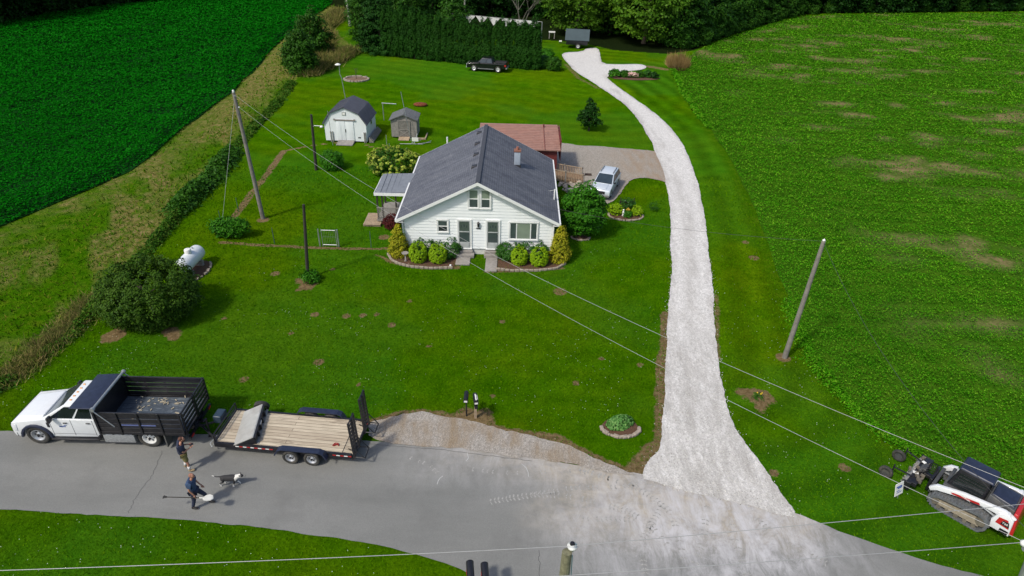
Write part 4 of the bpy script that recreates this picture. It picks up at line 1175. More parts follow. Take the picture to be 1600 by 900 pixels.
for i, (x, y) in enumerate(along([(1058, 80), (1090, 72), (1130, 57), (1200, 36), (1250, 24), (1330, 20), (1600, 18)], 4.6)):
    wood('edge_bush', x, y + 1.2, 'leafy bush along the shaded foot of the woodland by the right field', 'bush', 'bushes at the foot of the right woodland', rr.uniform(.6, 1.0) * (1 if i < 12 else .7), seed=400 + i)
for i, (x, y) in enumerate([(-20, 138), (-10, 140), (0, 142), (8, 128), (16, 126), (22, 122), (26, 114)]):
    wood(['dark_a', 'dark_b'][i % 2], x, y, 'dark woodland tree deep behind the light maples', group='deep woodland behind the maples', seed=500 + i)
# bare grey tree
b_ = g(815, 40)
mbt = MB(); rb = random.Random(9)
def limb(p, d, L, r_, depth):
    q = Vector(p) + Vector(d) * L
    mbt.cyl(p, q, r_, r_ * .6, 5, False)
    if depth:
        for k in range(3):
            dd = (Vector(d) + Vector((rb.uniform(-.8, .8), rb.uniform(-.8, .8), rb.uniform(-.1, .5)))).normalized()
            limb(q, dd, L * rb.uniform(.6, .8), r_ * .55, depth - 1)
for k in range(5): limb((k * .25 - .5, 0, 0), Vector((rb.uniform(-.5, .5), rb.uniform(-.4, .2), 1)).normalized(), 2.6, .1, 4)
mbt.build('bare_tree', mat('bare_grey_bark', (.13, .13, .1), .9), None, label='leafless grey branching tree over the right part of the hedge row', cat='tree', loc=(b_[0], b_[1], 0))
#==NEXT2==

# ================================================================== THE HOUSE
def siding_mat():
    m, nt, bs = newmat('white_lap_siding')
    v = coord(nt)
    c = ramp(nt, noise(nt, 1.2, 5, .6, v), [(.3, (.76, .79, .80)), (.7, (.84, .86, .86))])
    c = mix(nt, mth(nt, 'MULTIPLY', ramp(nt, noise(nt, .7, 6, .7, coord(nt, (1, 1, .25))), [(.55, (0, 0, 0)), (.8, (1, 1, 1))]), .25), c, (.5, .5, .44))
    nt.links.new(c, bs.inputs['Base Color']); bs.inputs['Roughness'].default_value = .5
    return m
def shingle_mat(name, a, b, rot=0.0, streak=.5):
    m, nt, bs = newmat(name)
    v = coord(nt)
    sx = nt.nodes.new('ShaderNodeSeparateXYZ'); nt.links.new(v, sx.inputs[0])
    cb = nt.nodes.new('ShaderNodeCombineXYZ')
    nt.links.new(sx.outputs[1], cb.inputs[0]); nt.links.new(sx.outputs[0], cb.inputs[1])
    br = nt.nodes.new('ShaderNodeTexBrick')
    br.inputs['Scale'].default_value = 1
    br.inputs['Brick Width'].default_value = .3; br.inputs['Row Height'].default_value = .14
    br.inputs['Mortar Size'].default_value = .009
    br.inputs['Color1'].default_value = (*a, 1); br.inputs['Color2'].default_value = (*b, 1)
    br.inputs['Mortar'].default_value = (a[0] * .45, a[1] * .45, a[2] * .45, 1)
    nt.links.new(cb.outputs[0], br.inputs['Vector'])
    c = mix(nt, 1.0, br.outputs['Color'], ramp(nt, noise(nt, .8, 6, .7, coord(nt, (.4, 1.6, 1))), [(.3, (.66, .68, .74)), (.72, (1.38, 1.36, 1.3))]), 'MULTIPLY')
    c = mix(nt, mth(nt, 'MULTIPLY', ramp(nt, noise(nt, 1.6, 4, .6, coord(nt, (.12, 2.2, .12))), [(.52, (0, 0, 0)), (.7, (1, 1, 1))]), streak), c, tuple(x * 1.7 for x in b))
    c = mix(nt, 1.0, c, ramp(nt, noise(nt, 30, 2, .7, v), [(.3, (.85, .85, .85)), (.7, (1.15, 1.15, 1.15))]), 'MULTIPLY')
    nt.links.new(c, bs.inputs['Base Color']); bs.inputs['Roughness'].default_value = .85
    bump(nt, bs, br.outputs['Fac'], -.4, .01)
    return m
SID = siding_mat()
SHG = shingle_mat('dark_slate_shingles', (.088, .095, .12), (.12, .128, .152), streak=.3)
TRIM = mat('white_trim', (.76, .77, .76), .45, var=.04)
PANE = glassmat('window_glass', (.055, .075, .075), .12)
SHEER = mat('pale_green_blind', (.20, .25, .19), .5, var=.1, scale=2)
DARKIN = glassmat('dark_window_glass', (.02, .025, .03), .1)
DOORG = mat('dark_green_door', (.06, .085, .07), .5)
DOORGR = mat('grey_storm_door', (.36, .38, .38), .5)
HX0, HX1, HY0, HY1 = -6.95, 2.45, 37.41, 48.0
EZ, AZ, HXC = 2.72, 5.12, -2.25
house = empty('house', (HXC, HY0, 0), 0, 'white gabled farmhouse with dark shingle roof and twin front doors', 'house')
W2 = (HX1 - HX0) / 2
def gable_w(z): return W2 if z < EZ else max(0, W2 * (AZ - .1 - z) / (AZ - .1 - EZ))
mb = MB()
ZB = .42; k = .205
def board_end(y, ny_):
    z = ZB
    while z < AZ - .12:
        z1 = min(z + k, AZ - .11)
        a, b = gable_w(z), gable_w(z1)
        mb.add([(-a, y + ny_ * .034, z), (a, y + ny_ * .034, z), (b, y + ny_ * .004, z1), (-b, y + ny_ * .004, z1), (-a, y - ny_ * .03, z), (a, y - ny_ * .03, z), (b, y - ny_ * .03, z1), (-b, y - ny_ * .03, z1)],
               [(0, 1, 2, 3), (4, 7, 6, 5), (0, 4, 5, 1)])
        z = z1
board_end(0, -1); board_end(HY1 - HY0, 1)
for sx in (-1, 1):
    z = ZB
    while z < EZ:
        z1 = min(z + k, EZ)
        x0, x1 = sx * (W2 + .034), sx * (W2 + .004)
        mb.add([(x0, 0, z), (x0, HY1 - HY0, z), (x1, HY1 - HY0, z1), (x1, 0, z1)], [(0, 1, 2, 3)])
        z = z1
mb.build('wall', SID, house)
mb = MB(); mb.bb(-W2 + .03, W2 - .03, .04, HY1 - HY0 - .04, -.05, ZB + .05)
mb.build('foundation', mat('painted_foundation', (.6, .6, .57), .8, var=.12, dirt=((.2, .15, .1), .5)), house)
# roof: two thick slopes
OV, FO = .42, .38
def slope(sx):
    run = W2 + OV; dz = (AZ - EZ) * (OV / W2)
    m_ = MB(); y0, y1 = -FO, HY1 - HY0 + FO; t = .13
    xe, ze, xr, zr = sx * run, EZ - dz + .02, 0, AZ + .02
    m_.add([(xe, y0, ze), (xe, y1, ze), (xr, y1, zr), (xr, y0, zr), (xe, y0, ze - t), (xe, y1, ze - t), (xr, y1, zr - t), (xr, y0, zr - t)],
           [(0, 1, 2, 3), (7, 6, 5, 4), (0, 4, 5, 1), (1, 5, 6, 2), (3, 7, 4, 0)])
    return m_.build('roof_slope', SHG, house)
rL = slope(-1); rR = slope(1)
mb = MB()
for sx in (-1, 1):
    run = W2 + OV; dz = (AZ - EZ) * (OV / W2)
    for y in (-FO - .025, HY1 - HY0 + FO + .003):
        xe, ze = sx * (run + .02), EZ - dz - .1
        mb.add([(xe, y, ze - .1), (xe, y, ze + .11), (0, y, AZ + .015), (0, y, AZ - .19), (xe, y + .022, ze - .1), (xe, y + .022, ze + .11), (0, y + .022, AZ + .015), (0, y + .022, AZ - .19)], [(0, 1, 2, 3), (7, 6, 5, 4), (0, 4, 5, 1), (1, 5, 6, 2), (2, 6, 7, 3), (3, 7, 4, 0)])
    mb.bb(sx * (run + .002), sx * (run + .1), -FO, HY1 - HY0 + FO, ze - .06, ze + .1)
    mb.bb(sx * (W2 + .04), sx * run, -FO, HY1 - HY0 + FO, ze - .09, ze - .06)
    mb.bb(sx * W2 - .03, sx * W2 + .06 * sx, -.05, -.036, ZB, EZ)
    mb.cyl((sx * (W2 + .1), -.09, .1), (sx * (W2 + .1), -.09, EZ - .3), .04, n=8)
mb.build('gutter_and_trim', TRIM, house)
mb = MB(); mb.bb(-.13, .13, -FO, HY1 - HY0 + FO, AZ + .02, AZ + .045); mb.build('ridge_cap', mat('ridge_shingle', (.05, .055, .07), .85), house)
def on_roof(px, py):
    """world point on the roof plane under a photographed spot"""
    best = None
    for sx in (-1, 1):
        d = ray(px, py)
        s = -(AZ - EZ) / W2
        # z = AZ + s*|x-HXC|
        t = (CAMZ - AZ + s * sx * HXC) / (s * sx * d[0] - d[2])
        x, y, z = d[0] * t, d[1] * t, CAMZ + d[2] * t
        if (x - HXC) * sx >= -.2: best = (x - HXC, y - HY0, z)
    return best
for px, py in ((749, 208), (746, 225), (744, 242), (741, 261)):
    p = on_roof(px, py)
    mb = MB(); mb.hull8([(p[0] - .2, p[1] - .2, p[2] - .1), (p[0] + .2, p[1] - .2, p[2] - .0), (p[0] + .2, p[1] + .2, p[2] - .0), (p[0] - .2, p[1] + .2, p[2] - .1)],
                        [(p[0] - .17, p[1] - .17, p[2] + .1), (p[0] + .15, p[1] - .17, p[2] + .15), (p[0] + .15, p[1] + .17, p[2] + .15), (p[0] - .17, p[1] + .17, p[2] + .1)])
    mb.build('roof_vent', mat('dark_vent_metal', (.03, .03, .035), .5), rL, bevel=.02)
p = on_roof(699, 223); MB().cyl((p[0], p[1], p[2] - .1), (p[0], p[1], p[2] + .45), .06).build('vent_pipe', TRIM, rL)
p = on_roof(808, 258)
mb = MB(); mb.bb(p[0] - .21, p[0] + .21, p[1] - .21, p[1] + .21, p[2] - .3, p[2] + 1.02)
ch = mb.build('chimney', mat('pale_blue_sheet_metal', (.42, .48, .56), .4, .3, var=.12, scale=2), rR, bevel=.015)
mb = MB(); mb.bb(p[0] - .25, p[0] + .25, p[1] - .25, p[1] + .25, p[2] + 1.02, p[2] + 1.12); mb.build('chimney_cap', mat('rusty_brick', (.22, .1, .07), .9, var=.3, scale=12), ch)
mb = MB(); mb.cyl((p[0], p[1], p[2] + 1.12), (p[0], p[1], p[2] + 1.32), .09); mb.build('flue', mat('terracotta_flue', (.3, .12, .08), .8), ch)
mb = MB(); mb.bb(p[0] - .26, p[0] + .26, p[1] - .26, p[1] - .21, p[2] - .25, p[2] + .1); mb.build('flashing', mat('dark_vent_metal', (.03, .03, .035), .5), ch)
p = on_roof(866, 312)
mb = MB(); mb.cyl((p[0], p[1], p[2] - .1), (p[0], p[1] - .0, p[2] + .75), .055)
mb.build('mast_pipe', TRIM, rR)
p2 = on_roof(859, 309)
MB().tube([(p[0], p[1], p[2] + .7), (p[0] - .35, p[1], p[2] + .62), (p[0] - .45, p[1] + .2, p[2] + .6)], .012).build('antenna_arm', GALV, rR)

def win(name, x0, x1, z0, z1, panes, parent=house, y=-.045, label=None):
    """panes: list of (u0,u1,v0,v1, material)"""
    mb = MB(); t = .095
    mb.bb(x0 - t, x1 + t, y - .04, y + .02, z1, z1 + t); mb.bb(x0 - t, x1 + t, y - .06, y + .02, z0 - t, z0)
    mb.bb(x0 - t, x0, y - .04, y + .02, z0, z1); mb.bb(x1, x1 + t, y - .04, y + .02, z0, z1)
    f = mb.build(name, TRIM, parent, bevel=.006, label=label)
    dx, dz = x1 - x0, z1 - z0
    sash = MB()
    for u0, u1, v0, v1, m in panes:
        a, b, c_, d = x0 + dx * u0, x0 + dx * u1, z0 + dz * v0, z0 + dz * v1; s = .03
        MB().bb(a + s, b - s, y + .0, y + .012, c_ + s, d - s).build('pane', m, f)
        sash.bb(a, b, y - .02, y + .015, d - s, d); sash.bb(a, b, y - .02, y + .015, c_, c_ + s)
        sash.bb(a, a + s, y - .02, y + .015, c_ + s, d - s); sash.bb(b - s, b, y - .02, y + .015, c_ + s, d - s)
    sash.build('sash', TRIM, f)
    return f
X = lambda wx: wx - HXC
win('window', X(-4.8), X(-4.2), 1.60, 2.36, [(0, 1, .5, 1, PANE), (0, 1, 0, .5, DARKIN)], label='small left window')
win('window', X(-2.80), X(-2.25), 3.32, 4.5, [(0, 1, .5, 1, SHEER), (0, 1, 0, .5, PANE)], label='left upstairs gable window')
win('window', X(-2.05), X(-1.5), 3.32, 4.5, [(0, 1, .5, 1, SHEER), (0, 1, 0, .5, PANE)], label='right upstairs gable window')
win('window', X(-.22), X(1.5), 1.2, 2.34, [(0, .24, 0, 1, PANE), (.24, .76, 0, 1, SHEER), (.76, 1, 0, 1, PANE)], label='wide three-pane front window')
for xa, lab in ((-3.5, 'left front door'), (-1.68, 'right front door')):
    x0, x1 = X(xa), X(xa + .74); z0, z1 = .47, 2.4; y = -.045
    mb = MB(); t = .1
    mb.bb(x0 - t, x1 + t, y - .04, y + .02, z1, z1 + t); mb.bb(x0 - t, x0, y - .04, y + .02, z0, z1); mb.bb(x1, x1 + t, y - .04, y + .02, z0, z1)
    mb.bb(x0 - t, x1 + t, y - .12, y + .02, z0 - .05, z0)
    d = MB(); s = .055
    d.bb(x0, x0 + s, y - .03, y + .01, z0, z1); d.bb(x1 - s, x1, y - .03, y + .01, z0, z1); d.bb(x0 + s, x1 - s, y - .03, y + .01, z1 - .06, z1)
    d.bb(x0 + s, x1 - s, y - .03, y + .01, z0, z0 + .42); d.bb(x0 + s, x1 - s, y - .03, y + .01, z0 + 1.12, z0 + 1.19)
    door = d.build('door', DOORGR, house, bevel=.008, label=lab)
    mb.build('door_frame', TRIM, door)
    p = MB(); p.bb(x0 + s, x1 - s, y - .008, y + .004, z0 + .42, z0 + 1.12); p.build('lower_pane', PANE, door)
    p = MB(); p.bb(x0 + s, x1 - s, y - .006, y + .006, z0 + 1.19, z1 - .06); p.build('upper_pane', DOORG, door)
    p = MB()
    for dx, dz, ww in ((.2, 1.45, .06), (.36, 1.5, .1), (.52, 1.45, .06)): p.bb(x0 + dx - ww / 2, x0 + dx + ww / 2, y - .012, y - .006, z0 + dz, z0 + dz + .17)
    p.build('door_lights', PANE, door)
    MB().cyl((x1 - .1, y - .03, z0 + 1.0), (x1 - .1, y - .07, z0 + 1.0), .02).build('handle', BLACKP, door)
lm = MB(); lm.bb(X(-2.3), X(-2.18), -.07, -.035, 1.98, 2.12); lm.cyl((X(-2.24), -.12, 2.02), (X(-2.24), -.12, 2.28), .06, .08, 6); lm.cyl((X(-2.24), -.12, 2.28), (X(-2.24), -.12, 2.4), .1, .01, 6); lm.bb(X(-2.255), X(-2.225), -.12, -.04, 2.05, 2.08)
lm.build('wall_lantern', BLACKP, house)
MB().bb(X(-2.38), X(-2.1), -.055, -.036, 1.84, 1.93).build('number_plaque', mat('dark_grey_plaque', (.08, .08, .08), .5), house)
# steps and slabs
for (x0, x1, ya, yb, lab) in ((-3.62, -2.72, 35.9, 37.1, 'grey concrete slab path at the left front door'), (-1.72, -.98, 35.15, 37.1, 'grey concrete slab path at the right front door')):
    mb = MB(); mb.bb(x0, x1, ya, yb, -.03, .07)
    mb.build('front_path', CONC, None, bevel=.015, label=lab, cat='path', group='front paths')
mb = MB(); mb.bb(X(-3.75), X(-2.5), -.6, -.05, 0, .22); mb.bb(X(-3.65), X(-2.6), -.3, -.05, .22, .36)
mb.build('front_step', CONC, house, bevel=.015)
mb = MB(); mb.bb(X(-1.85), X(-.85), -.55, -.05, 0, .22); mb.bb(X(-1.8), X(-.9), -.3, -.05, .22, .36)
mb.build('front_step', CONC, house, bevel=.015)
# porch on the left side
por = MB()
a, b_, c_, d_ = (-9.6, 41.5), (-7.05, 41.6), (-9.55, 44.5), (-7.05, 44.6)
TINR = mat('grey_tin_roof', (.22, .235, .26), .5, .2, var=.12, scale=3)
porch = por.hull8([(X(a[0]), a[1] - HY0, 2.2), (X(b_[0]), b_[1] - HY0, 2.3), (X(d_[0]), d_[1] - HY0, 2.5), (X(c_[0]), c_[1] - HY0, 2.42)], [(X(a[0]), a[1] - HY0, 2.32), (X(b_[0]), b_[1] - HY0, 2.42), (X(d_[0]), d_[1] - HY0, 2.62), (X(c_[0]), c_[1] - HY0, 2.54)]).build('porch_roof', TINR, house)
mb = MB(); mb.bb(X(-8.35), X(-8.31), 41.5 - HY0, 41.55 - HY0, 2.3, 2.39)
for q in range(1, 7): x = -9.6 + q * .36; mb.hull8([(X(x), 41.5 - HY0, 2.33), (X(x) + .03, 41.5 - HY0, 2.33), (X(x) + .03, 44.55 - HY0, 2.55), (X(x), 44.55 - HY0, 2.55)], [(X(x), 41.5 - HY0, 2.37), (X(x) + .03, 41.5 - HY0, 2.37), (X(x) + .03, 44.55 - HY0, 2.6), (X(x), 44.55 - HY0, 2.6)])
mb.build('roof_rib', TINR, porch)
mb = MB(); mb.bb(X(-9.62), X(-7.05), 41.44 - HY0, 41.48 - HY0, 2.16, 2.36); mb.bb(X(-9.66), X(-9.62), 41.44 - HY0, 44.55 - HY0, 2.16, 2.36); mb.build('porch_fascia', TRIM, house)
for x, y in ((-9.5, 41.6), (-9.15, 41.6), (-9.5, 44.3), (-8.2, 41.6)): MB().bb(X(x) - .05, X(x) + .05, y - HY0 - .05, y - HY0 + .05, .35, 2.3).build('porch_post', POLED, house)
mb = MB(); mb.bb(X(-9.6), X(-7.0), 41.5 - HY0, 44.5 - HY0, .2, .35); mb.build('porch_floor', OLDWOOD, house)
mb = MB()
x0, x1 = X(-9.55), X(-7.35); y = 41.5 - HY0; z0, z1 = .3, 1.2
q = x0 - .9
while q < x1:
    for s in (1, -1):
        a0, a1 = (q, q + .9) if s == 1 else (q + .9, q)
        xa, xb = q, q + .9
        t0 = max(0, (x0 - q) / .9); t1 = min(1, (x1 - q) / .9)
        if t1 > t0:
            za = z0 + (z1 - z0) * (t0 if s == 1 else 1 - t0); zb = z0 + (z1 - z0) * (t1 if s == 1 else 1 - t1)
            yy = y - .01 * s
            mb.add([(q + .9 * t0, yy, za - .02), (q + .9 * t0, yy, za + .02), (q + .9 * t1, yy, zb + .02), (q + .9 * t1, yy, zb - .02)], [(0, 1, 2, 3)])
    q += .13
mb.bb(x0, x1, y - .03, y + .02, z1, z1 + .06); mb.bb(x0, x1, y - .03, y + .02, z0 - .06, z0)
mb.build('lattice_rail', OLDWOOD, house)
mb = MB()
for q in range(9): mb.bb(X(-10.5) + q * .135, X(-10.5) + q * .135 + .12, 41.0 - HY0, 42.9 - HY0, .12, .16)
mb.bb(X(-10.5), X(-9.3), 41.05 - HY0, 41.15 - HY0, 0, .12); mb.bb(X(-10.5), X(-9.3), 42.7 - HY0, 42.8 - HY0, 0, .12)
dk = mb.build('side_deck', TANWOOD, None, label='small wooden plank deck beside the porch', cat='deck', loc=(HXC, HY0, 0))

# red metal garage behind the house
RROOF = mat('salmon_metal_roof', (.30, .165, .13), .6, .0, var=.14, scale=2, dirt=((.3, .1, .07), .3))
RWALL = mat('dark_red_siding', (.13, .022, .02), .7, var=.2)
gar = empty('red_shed', (0.8, 50.9, 0), 0, 'long low shed with salmon metal roof attached behind the house', 'shed')
mb = MB(); mb.hull8([(-3.9, 0, 2.3), (2.85, 0, 2.3), (2.75, 4.55, 2.95), (-3.9, 4.55, 2.95)], [(-3.9, 0, 2.4), (2.85, 0, 2.4), (2.75, 4.55, 3.05), (-3.9, 4.55, 3.05)])
rr_o = mb.build('roof', RROOF, gar)
mb = MB()
for q in range(1, 15):
    y = q * .3; z = 2.4 + y / 4.55 * .65
    mb.bb(-3.9, 2.84, y - .012, y + .012, z - .01, z + .03)
mb.build('roof_rib', RROOF, rr_o)
mb = MB(); mb.hull8([(1.55, -.0, 2.405), (1.6, -.0, 2.405), (1.55, 4.5, 3.055), (1.5, 4.5, 3.055)], [(1.55, 0, 2.45), (1.6, 0, 2.45), (1.55, 4.5, 3.1), (1.5, 4.5, 3.1)]); mb.build('roof_seam', mat('dark_red_seam', (.16, .05, .04), .6), rr_o)
MB().cyl((1.55, 4.0, 2.95), (1.55, 4.0, 3.25), .06).build('vent_pipe', RWALL, rr_o)
mb = MB(); mb.bb(-3.8, 2.6, .25, 4.4, 0, 2.3); mb.hull8([(-3.8, .25, 2.3), (2.6, .25, 2.3), (2.6, 4.4, 2.3), (-3.8, 4.4, 2.3)], [(-3.8, .25, 2.33), (2.6, .25, 2.33), (2.6, 4.4, 2.93), (-3.8, 4.4, 2.93)])
mb.build('wall', RWALL, gar)
mb = MB()
for q in range(14): mb.bb(2.86, 2.93, .6 + q * .3, .6 + q * .3 + .22, 1.3, 3.0 + .0 * q)
mb.bb(2.8, 2.86, .5, 4.7, 1.5, 1.62); mb.bb(2.8, 2.86, .5, 4.7, 2.7, 2.82)
mb.build('slat_screen', RWALL, gar)
# wood ramp on the right side of the house
ramp_o = empty('wooden_ramp', (2.6, 49.9, 0), 0, 'weathered wooden access ramp with picket railings at the right wall', 'ramp')
mb = MB(); mb.hull8([(0, 0, .45), (3.0, 0, .02), (3.0, 1.5, .02), (0, 1.5, .45)], [(0, 0, .6), (3.0, 0, .12), (3.0, 1.5, .12), (0, 1.5, .6)]); mb.build('ramp_floor', mat('brown_ramp_boards', (.22, .13, .075), .8, var=.3, scale=6), ramp_o)
for y in (0, 1.5):
    mb = MB(); 
    for q in range(22):
        x = .08 + q * .135; z = .55 - x * .155
        mb.bb(x, x + .06, y - .02, y + .02, z - .25, z + .62)
    mb.hull8([(0, y - .05, 1.18), (3.05, y - .05, .68), (3.05, y + .05, .68), (0, y + .05, 1.18)], [(0, y - .05, 1.23), (3.05, y - .05, .73), (3.05, y + .05, .73), (0, y + .05, 1.23)])
    mb.build('picket_rail', TANWOOD, ramp_o)
for x in (.05, 1.5, 3.0):
    for y in (0, 1.5): MB().bb(x - .05, x + .05, y - .05, y + .05, 0, 1.32 - x * .16).build('rail_post', OLDWOOD, ramp_o)
MB().box(0, 0, .02, .8, .5, .03).build('door_mat', mat('dark_brown_mat', (.05, .03, .02), .95), None, label='small dark mat at the foot of the wooden ramp', cat='mat', loc=(*g(917, 273), 0))
# rocks by the ramp
rr = random.Random(4)
ROCK = mat('pale_field_rock', (.42, .36, .29), .9, var=.3, scale=5, bumps=.6)
k = 0
for i in range(26):
    px = rr.uniform(872, 905); py = rr.uniform(276, 300)
    x, y = g(px, py); s = rr.uniform(.12, .3)
    mb = MB(); mb.ball((0, 0, s * .3), s, s * rr.uniform(.6, 1), s * rr.uniform(.4, .7), 7, 5)
    mb.build('rock', ROCK, None, label='pale rough rock in the rock heap below the wooden ramp', cat='rock', group='rocks of the heap by the ramp', loc=(x, y, 0), rz=rr.uniform(0, 3))
MB().bb(-.28, .28, -.2, .2, 0, .28).build('concrete_block', CONC, None, bevel=.02, label='grey concrete block in front of the rock heap', cat='block', loc=(*g(890, 300), 0))
x, y = g(907, 371)
stone_ring('tree_ring', (x, y - .05), .62, .4, 'stone arc around the foot of the young maple', PI * .95, PI * 2.05, 10, .16)

# barn-roofed shed
BRX, BRY = -15.62, 58.35
BL, BH = 3.6, 3.6
TINW = mat('white_painted_board', (.72, .76, .78), .55, var=.05, scale=2)
BROOF = mat('dark_ribbed_roof', (.085, .09, .115), .5, .1, var=.15, scale=2)
barn = empty('barn_shed', (BRX, BRY, 0), R(-2), 'white shed with dark barn-shaped gambrel roof', 'shed')
hw = 1.92
prof = [(-hw, .12), (hw, .12), (hw, 1.72), (hw * .68, 2.62), (0, 3.15), (-hw * .68, 2.62), (-hw, 1.72)]
MB().prism(prof, 0, BL, 'y').build('wall', TINW, barn)
rp = [(hw + .08, 1.62), (hw * .68, 2.66), (0, 3.22), (-hw * .68, 2.66), (-hw - .08, 1.62)]
rp2 = [(x * 1.03, z + .07) for x, z in rp]
mb = MB(); mb.prism(rp + rp2[::-1], -.14, BL + .14, 'y'); brf = mb.build('roof', BROOF, barn)
mb = MB()
for q in range(19):
    y = -.1 + q * .21
    for (a, b) in zip(rp2[:-1], rp2[1:]):
        mb.hull8([(a[0], y, a[1] - .01), (a[0], y + .03, a[1] - .01), (b[0], y + .03, b[1] - .01), (b[0], y, b[1] - .01)], [(a[0] * 1.01, y, a[1] + .025), (a[0] * 1.01, y + .03, a[1] + .025), (b[0] * 1.01, y + .03, b[1] + .025), (b[0] * 1.01, y, b[1] + .025)])
mb.build('roof_rib', BROOF, brf)
mb = MB()
for s in (-1, 1):
    mb.bb(s * .68 - .62 + (0 if s < 0 else 0), s * .68 + .62, -.05, -.01, .25, 1.85) if False else None
for x0, x1 in ((-.78, -.015), (.015, .78)): mb.bb(x0, x1, -.05, -.003, .2, 1.95)
bd_ = mb.build('double_door', TINW, barn, bevel=.01)
MB().bb(-.02, .04, -.09, -.05, .95, 1.25).build('handle', BLACKP, bd_)
mb = MB(); mb.bb(-.95, .95, -.09, -.003, 2.02, 2.12); mb.bb(-1.0, -.85, -.1, -.09, 2.05, 2.2); mb.bb(.85, 1.0, -.1, -.09, 2.05, 2.2); mb.build('door_track', mat('rusty_grey_track', (.22, .2, .18), .7), bd_)
mb = MB(); mb.bb(-.17, .17, -.03, -.003, 2.5, 2.8); bw = mb.build('gable_window', GALV, barn); MB().bb(-.12, .12, -.04, -.03, 2.55, 2.75).build('pane', CREAM, bw)
MB().bb(hw + .003, hw + .03, 1.7, 2.1, 1.2, 1.6).build('side_window', DARKIN, barn)
mb = MB(); mb.hull8([(-.75, -.95, 0), (.75, -.95, 0), (.75, -.02, 0), (-.75, -.02, 0)], [(-.75, -.95, .04), (.75, -.95, .04), (.75, -.02, .2), (-.75, -.02, .2)])
mb.build('door_ramp', OLDWOOD, barn)
for x in (-1.45, -1.25, 1.65, 1.78): MB().bb(x, x + .06, -.09, -.02, .0, 1.0).build('leaning_slat', OLDWOOD, barn)
MB().bb(1.1, 1.35, -.02, -.003, .42, .52).build('dark_plate', BLACKP, barn)
mb = MB()
for q in range(4): mb.bb(hw + .15 + q * .1, hw + .23 + q * .1, .1, 3.5, .0, .45 - q * .1)
mb.build('lumber_stack', OLDWOOD, None, label='weathered boards stacked along the right side of the white shed', cat='lumber', loc=(BRX, BRY, 0), rz=R(-2))
# small grey shed
shd = empty('grey_shed', (-10.53, 59.95, 0), R(1), 'small weathered grey wooden shed with crossed door braces', 'shed')
hw = 1.2
MB().prism([(-hw, .1), (hw, .1), (hw, 1.75), (0, 2.2), (-hw, 1.75)], 0, 2.0, 'y').build('wall', OLDWOOD, shd)
mb = MB()
for s in (-1, 1):
    mb.hull8([(s * (hw + .14), -.18, 1.68), (0, -.18, 2.2), (0, 2.18, 2.2), (s * (hw + .14), 2.18, 1.68)], [(s * (hw + .14), -.18, 1.75), (0, -.18, 2.28), (0, 2.18, 2.28), (s * (hw + .14), 2.18, 1.75)])
mb.build('roof', mat('grey_shingle_small', (.12, .125, .13), .85, var=.25, scale=5), shd)
GD = mat('grey_door_boards', (.17, .16, .145), .85, var=.3, scale=6)
mb = MB(); mb.bb(-.52, .52, -.04, -.003, .15, 1.62); sdr = mb.build('door', GD, shd)
mb = MB()
mb.bb(-.58, -.5, -.07, -.04, .12, 1.68); mb.bb(.5, .58, -.07, -.04, .12, 1.68); mb.bb(-.5, .5, -.07, -.04, 1.6, 1.68); mb.bb(-.5, .5, -.07, -.04, .78, .85)
for s in (-1, 1): mb.box(0, -.055 - .01 * (s > 0), .46, 1.18, .02, .07, 0, s * math.atan2(.64, 1.0))
mb.build('brace', OLDWOOD, sdr)
mb = MB(); mb.hull8([(-.5, -.75, 0), (.5, -.75, 0), (.5, -.02, 0), (-.5, -.02, 0)], [(-.5, -.75, .03), (.5, -.75, .03), (.5, -.02, .13), (-.5, -.02, .13)]); mb.build('door_ramp', TANWOOD, shd)
mb = MB(); mb.bb(1.25, 2.05, -.35, -.22, 0, .14); mb.bb(1.95, 2.05, -.22, 1.3, 0, .14)
mb.build('ground_border', TANWOOD, None, label='low timber border around the right side of the grey shed', cat='border', loc=(-10.53, 59.95, 0))
# clutter in front of the grey shed: windmill-like metal frame
ck = empty('folded_metal_frame', (*g(645, 226), 0), 0, 'tangled pale metal frame lying before the grey shed', 'metal frame')
mb = MB()
for p, q in (((-1.2, 0, .05), (.9, .1, .05)), ((-.2, .1, .05), (.6, .7, .4)), ((.2, 0, .05), (1.6, .5, .1)), ((.1, .2, .05), (.4, .5, .9)), ((.0, .3, .3), (.7, .4, .3)), ((.9, .1, .05), (1.6, .9, .1))): mb.cyl(p, q, .03, n=6)
mb.build('bars', GALV, ck)
MB().bb(-.1, .5, .2, .26, .25, .6).build('pale_panel', CREAM, ck)
def post(name, bpx, h, r_, m, label, cat='post', group=None, lean=(0, 0)):
    x, y = g(*bpx)
    return MB().cyl((0, 0, -.05), (lean[0], lean[1], h), r_, r_ * .85, 8).build(name, m, None, label=label, cat=cat, group=group, loc=(x, y, 0))
GRN = mat('green_fence_steel', (.05, .1, .07), .6)
for i, (p_, h) in enumerate([((429, 380), 1.15), ((580, 386), 1.15), ((373, 331), 1.1), ((346, 350), 1.0)]):
    post('fence_post', p_, h, .028, GRN, ['thin green steel fence post left of the yard gate', 'thin green steel fence post right of the yard gate', 'thin green steel fence post along the slanting dirt line', 'thin green post just above the vine bush'][i], group='steel fence posts')
post('fence_post', (605, 233), 1.3, .035, GALV, 'pale thin post between the white shed and the yellow bush, taller one', group='pale thin posts')
post('fence_post', (609, 236), .7, .035, GALV, 'short pale thin post beside the taller one near the yellow bush', group='pale thin posts')
post('fence_post', (636, 243), .7, .03, GALV, 'pale thin post in front of the metal frame', group='pale thin posts')
gt = empty('yard_gate', (*g(515, 385), 0), 0, 'lone galvanised gate frame standing on the fence line', 'gate')
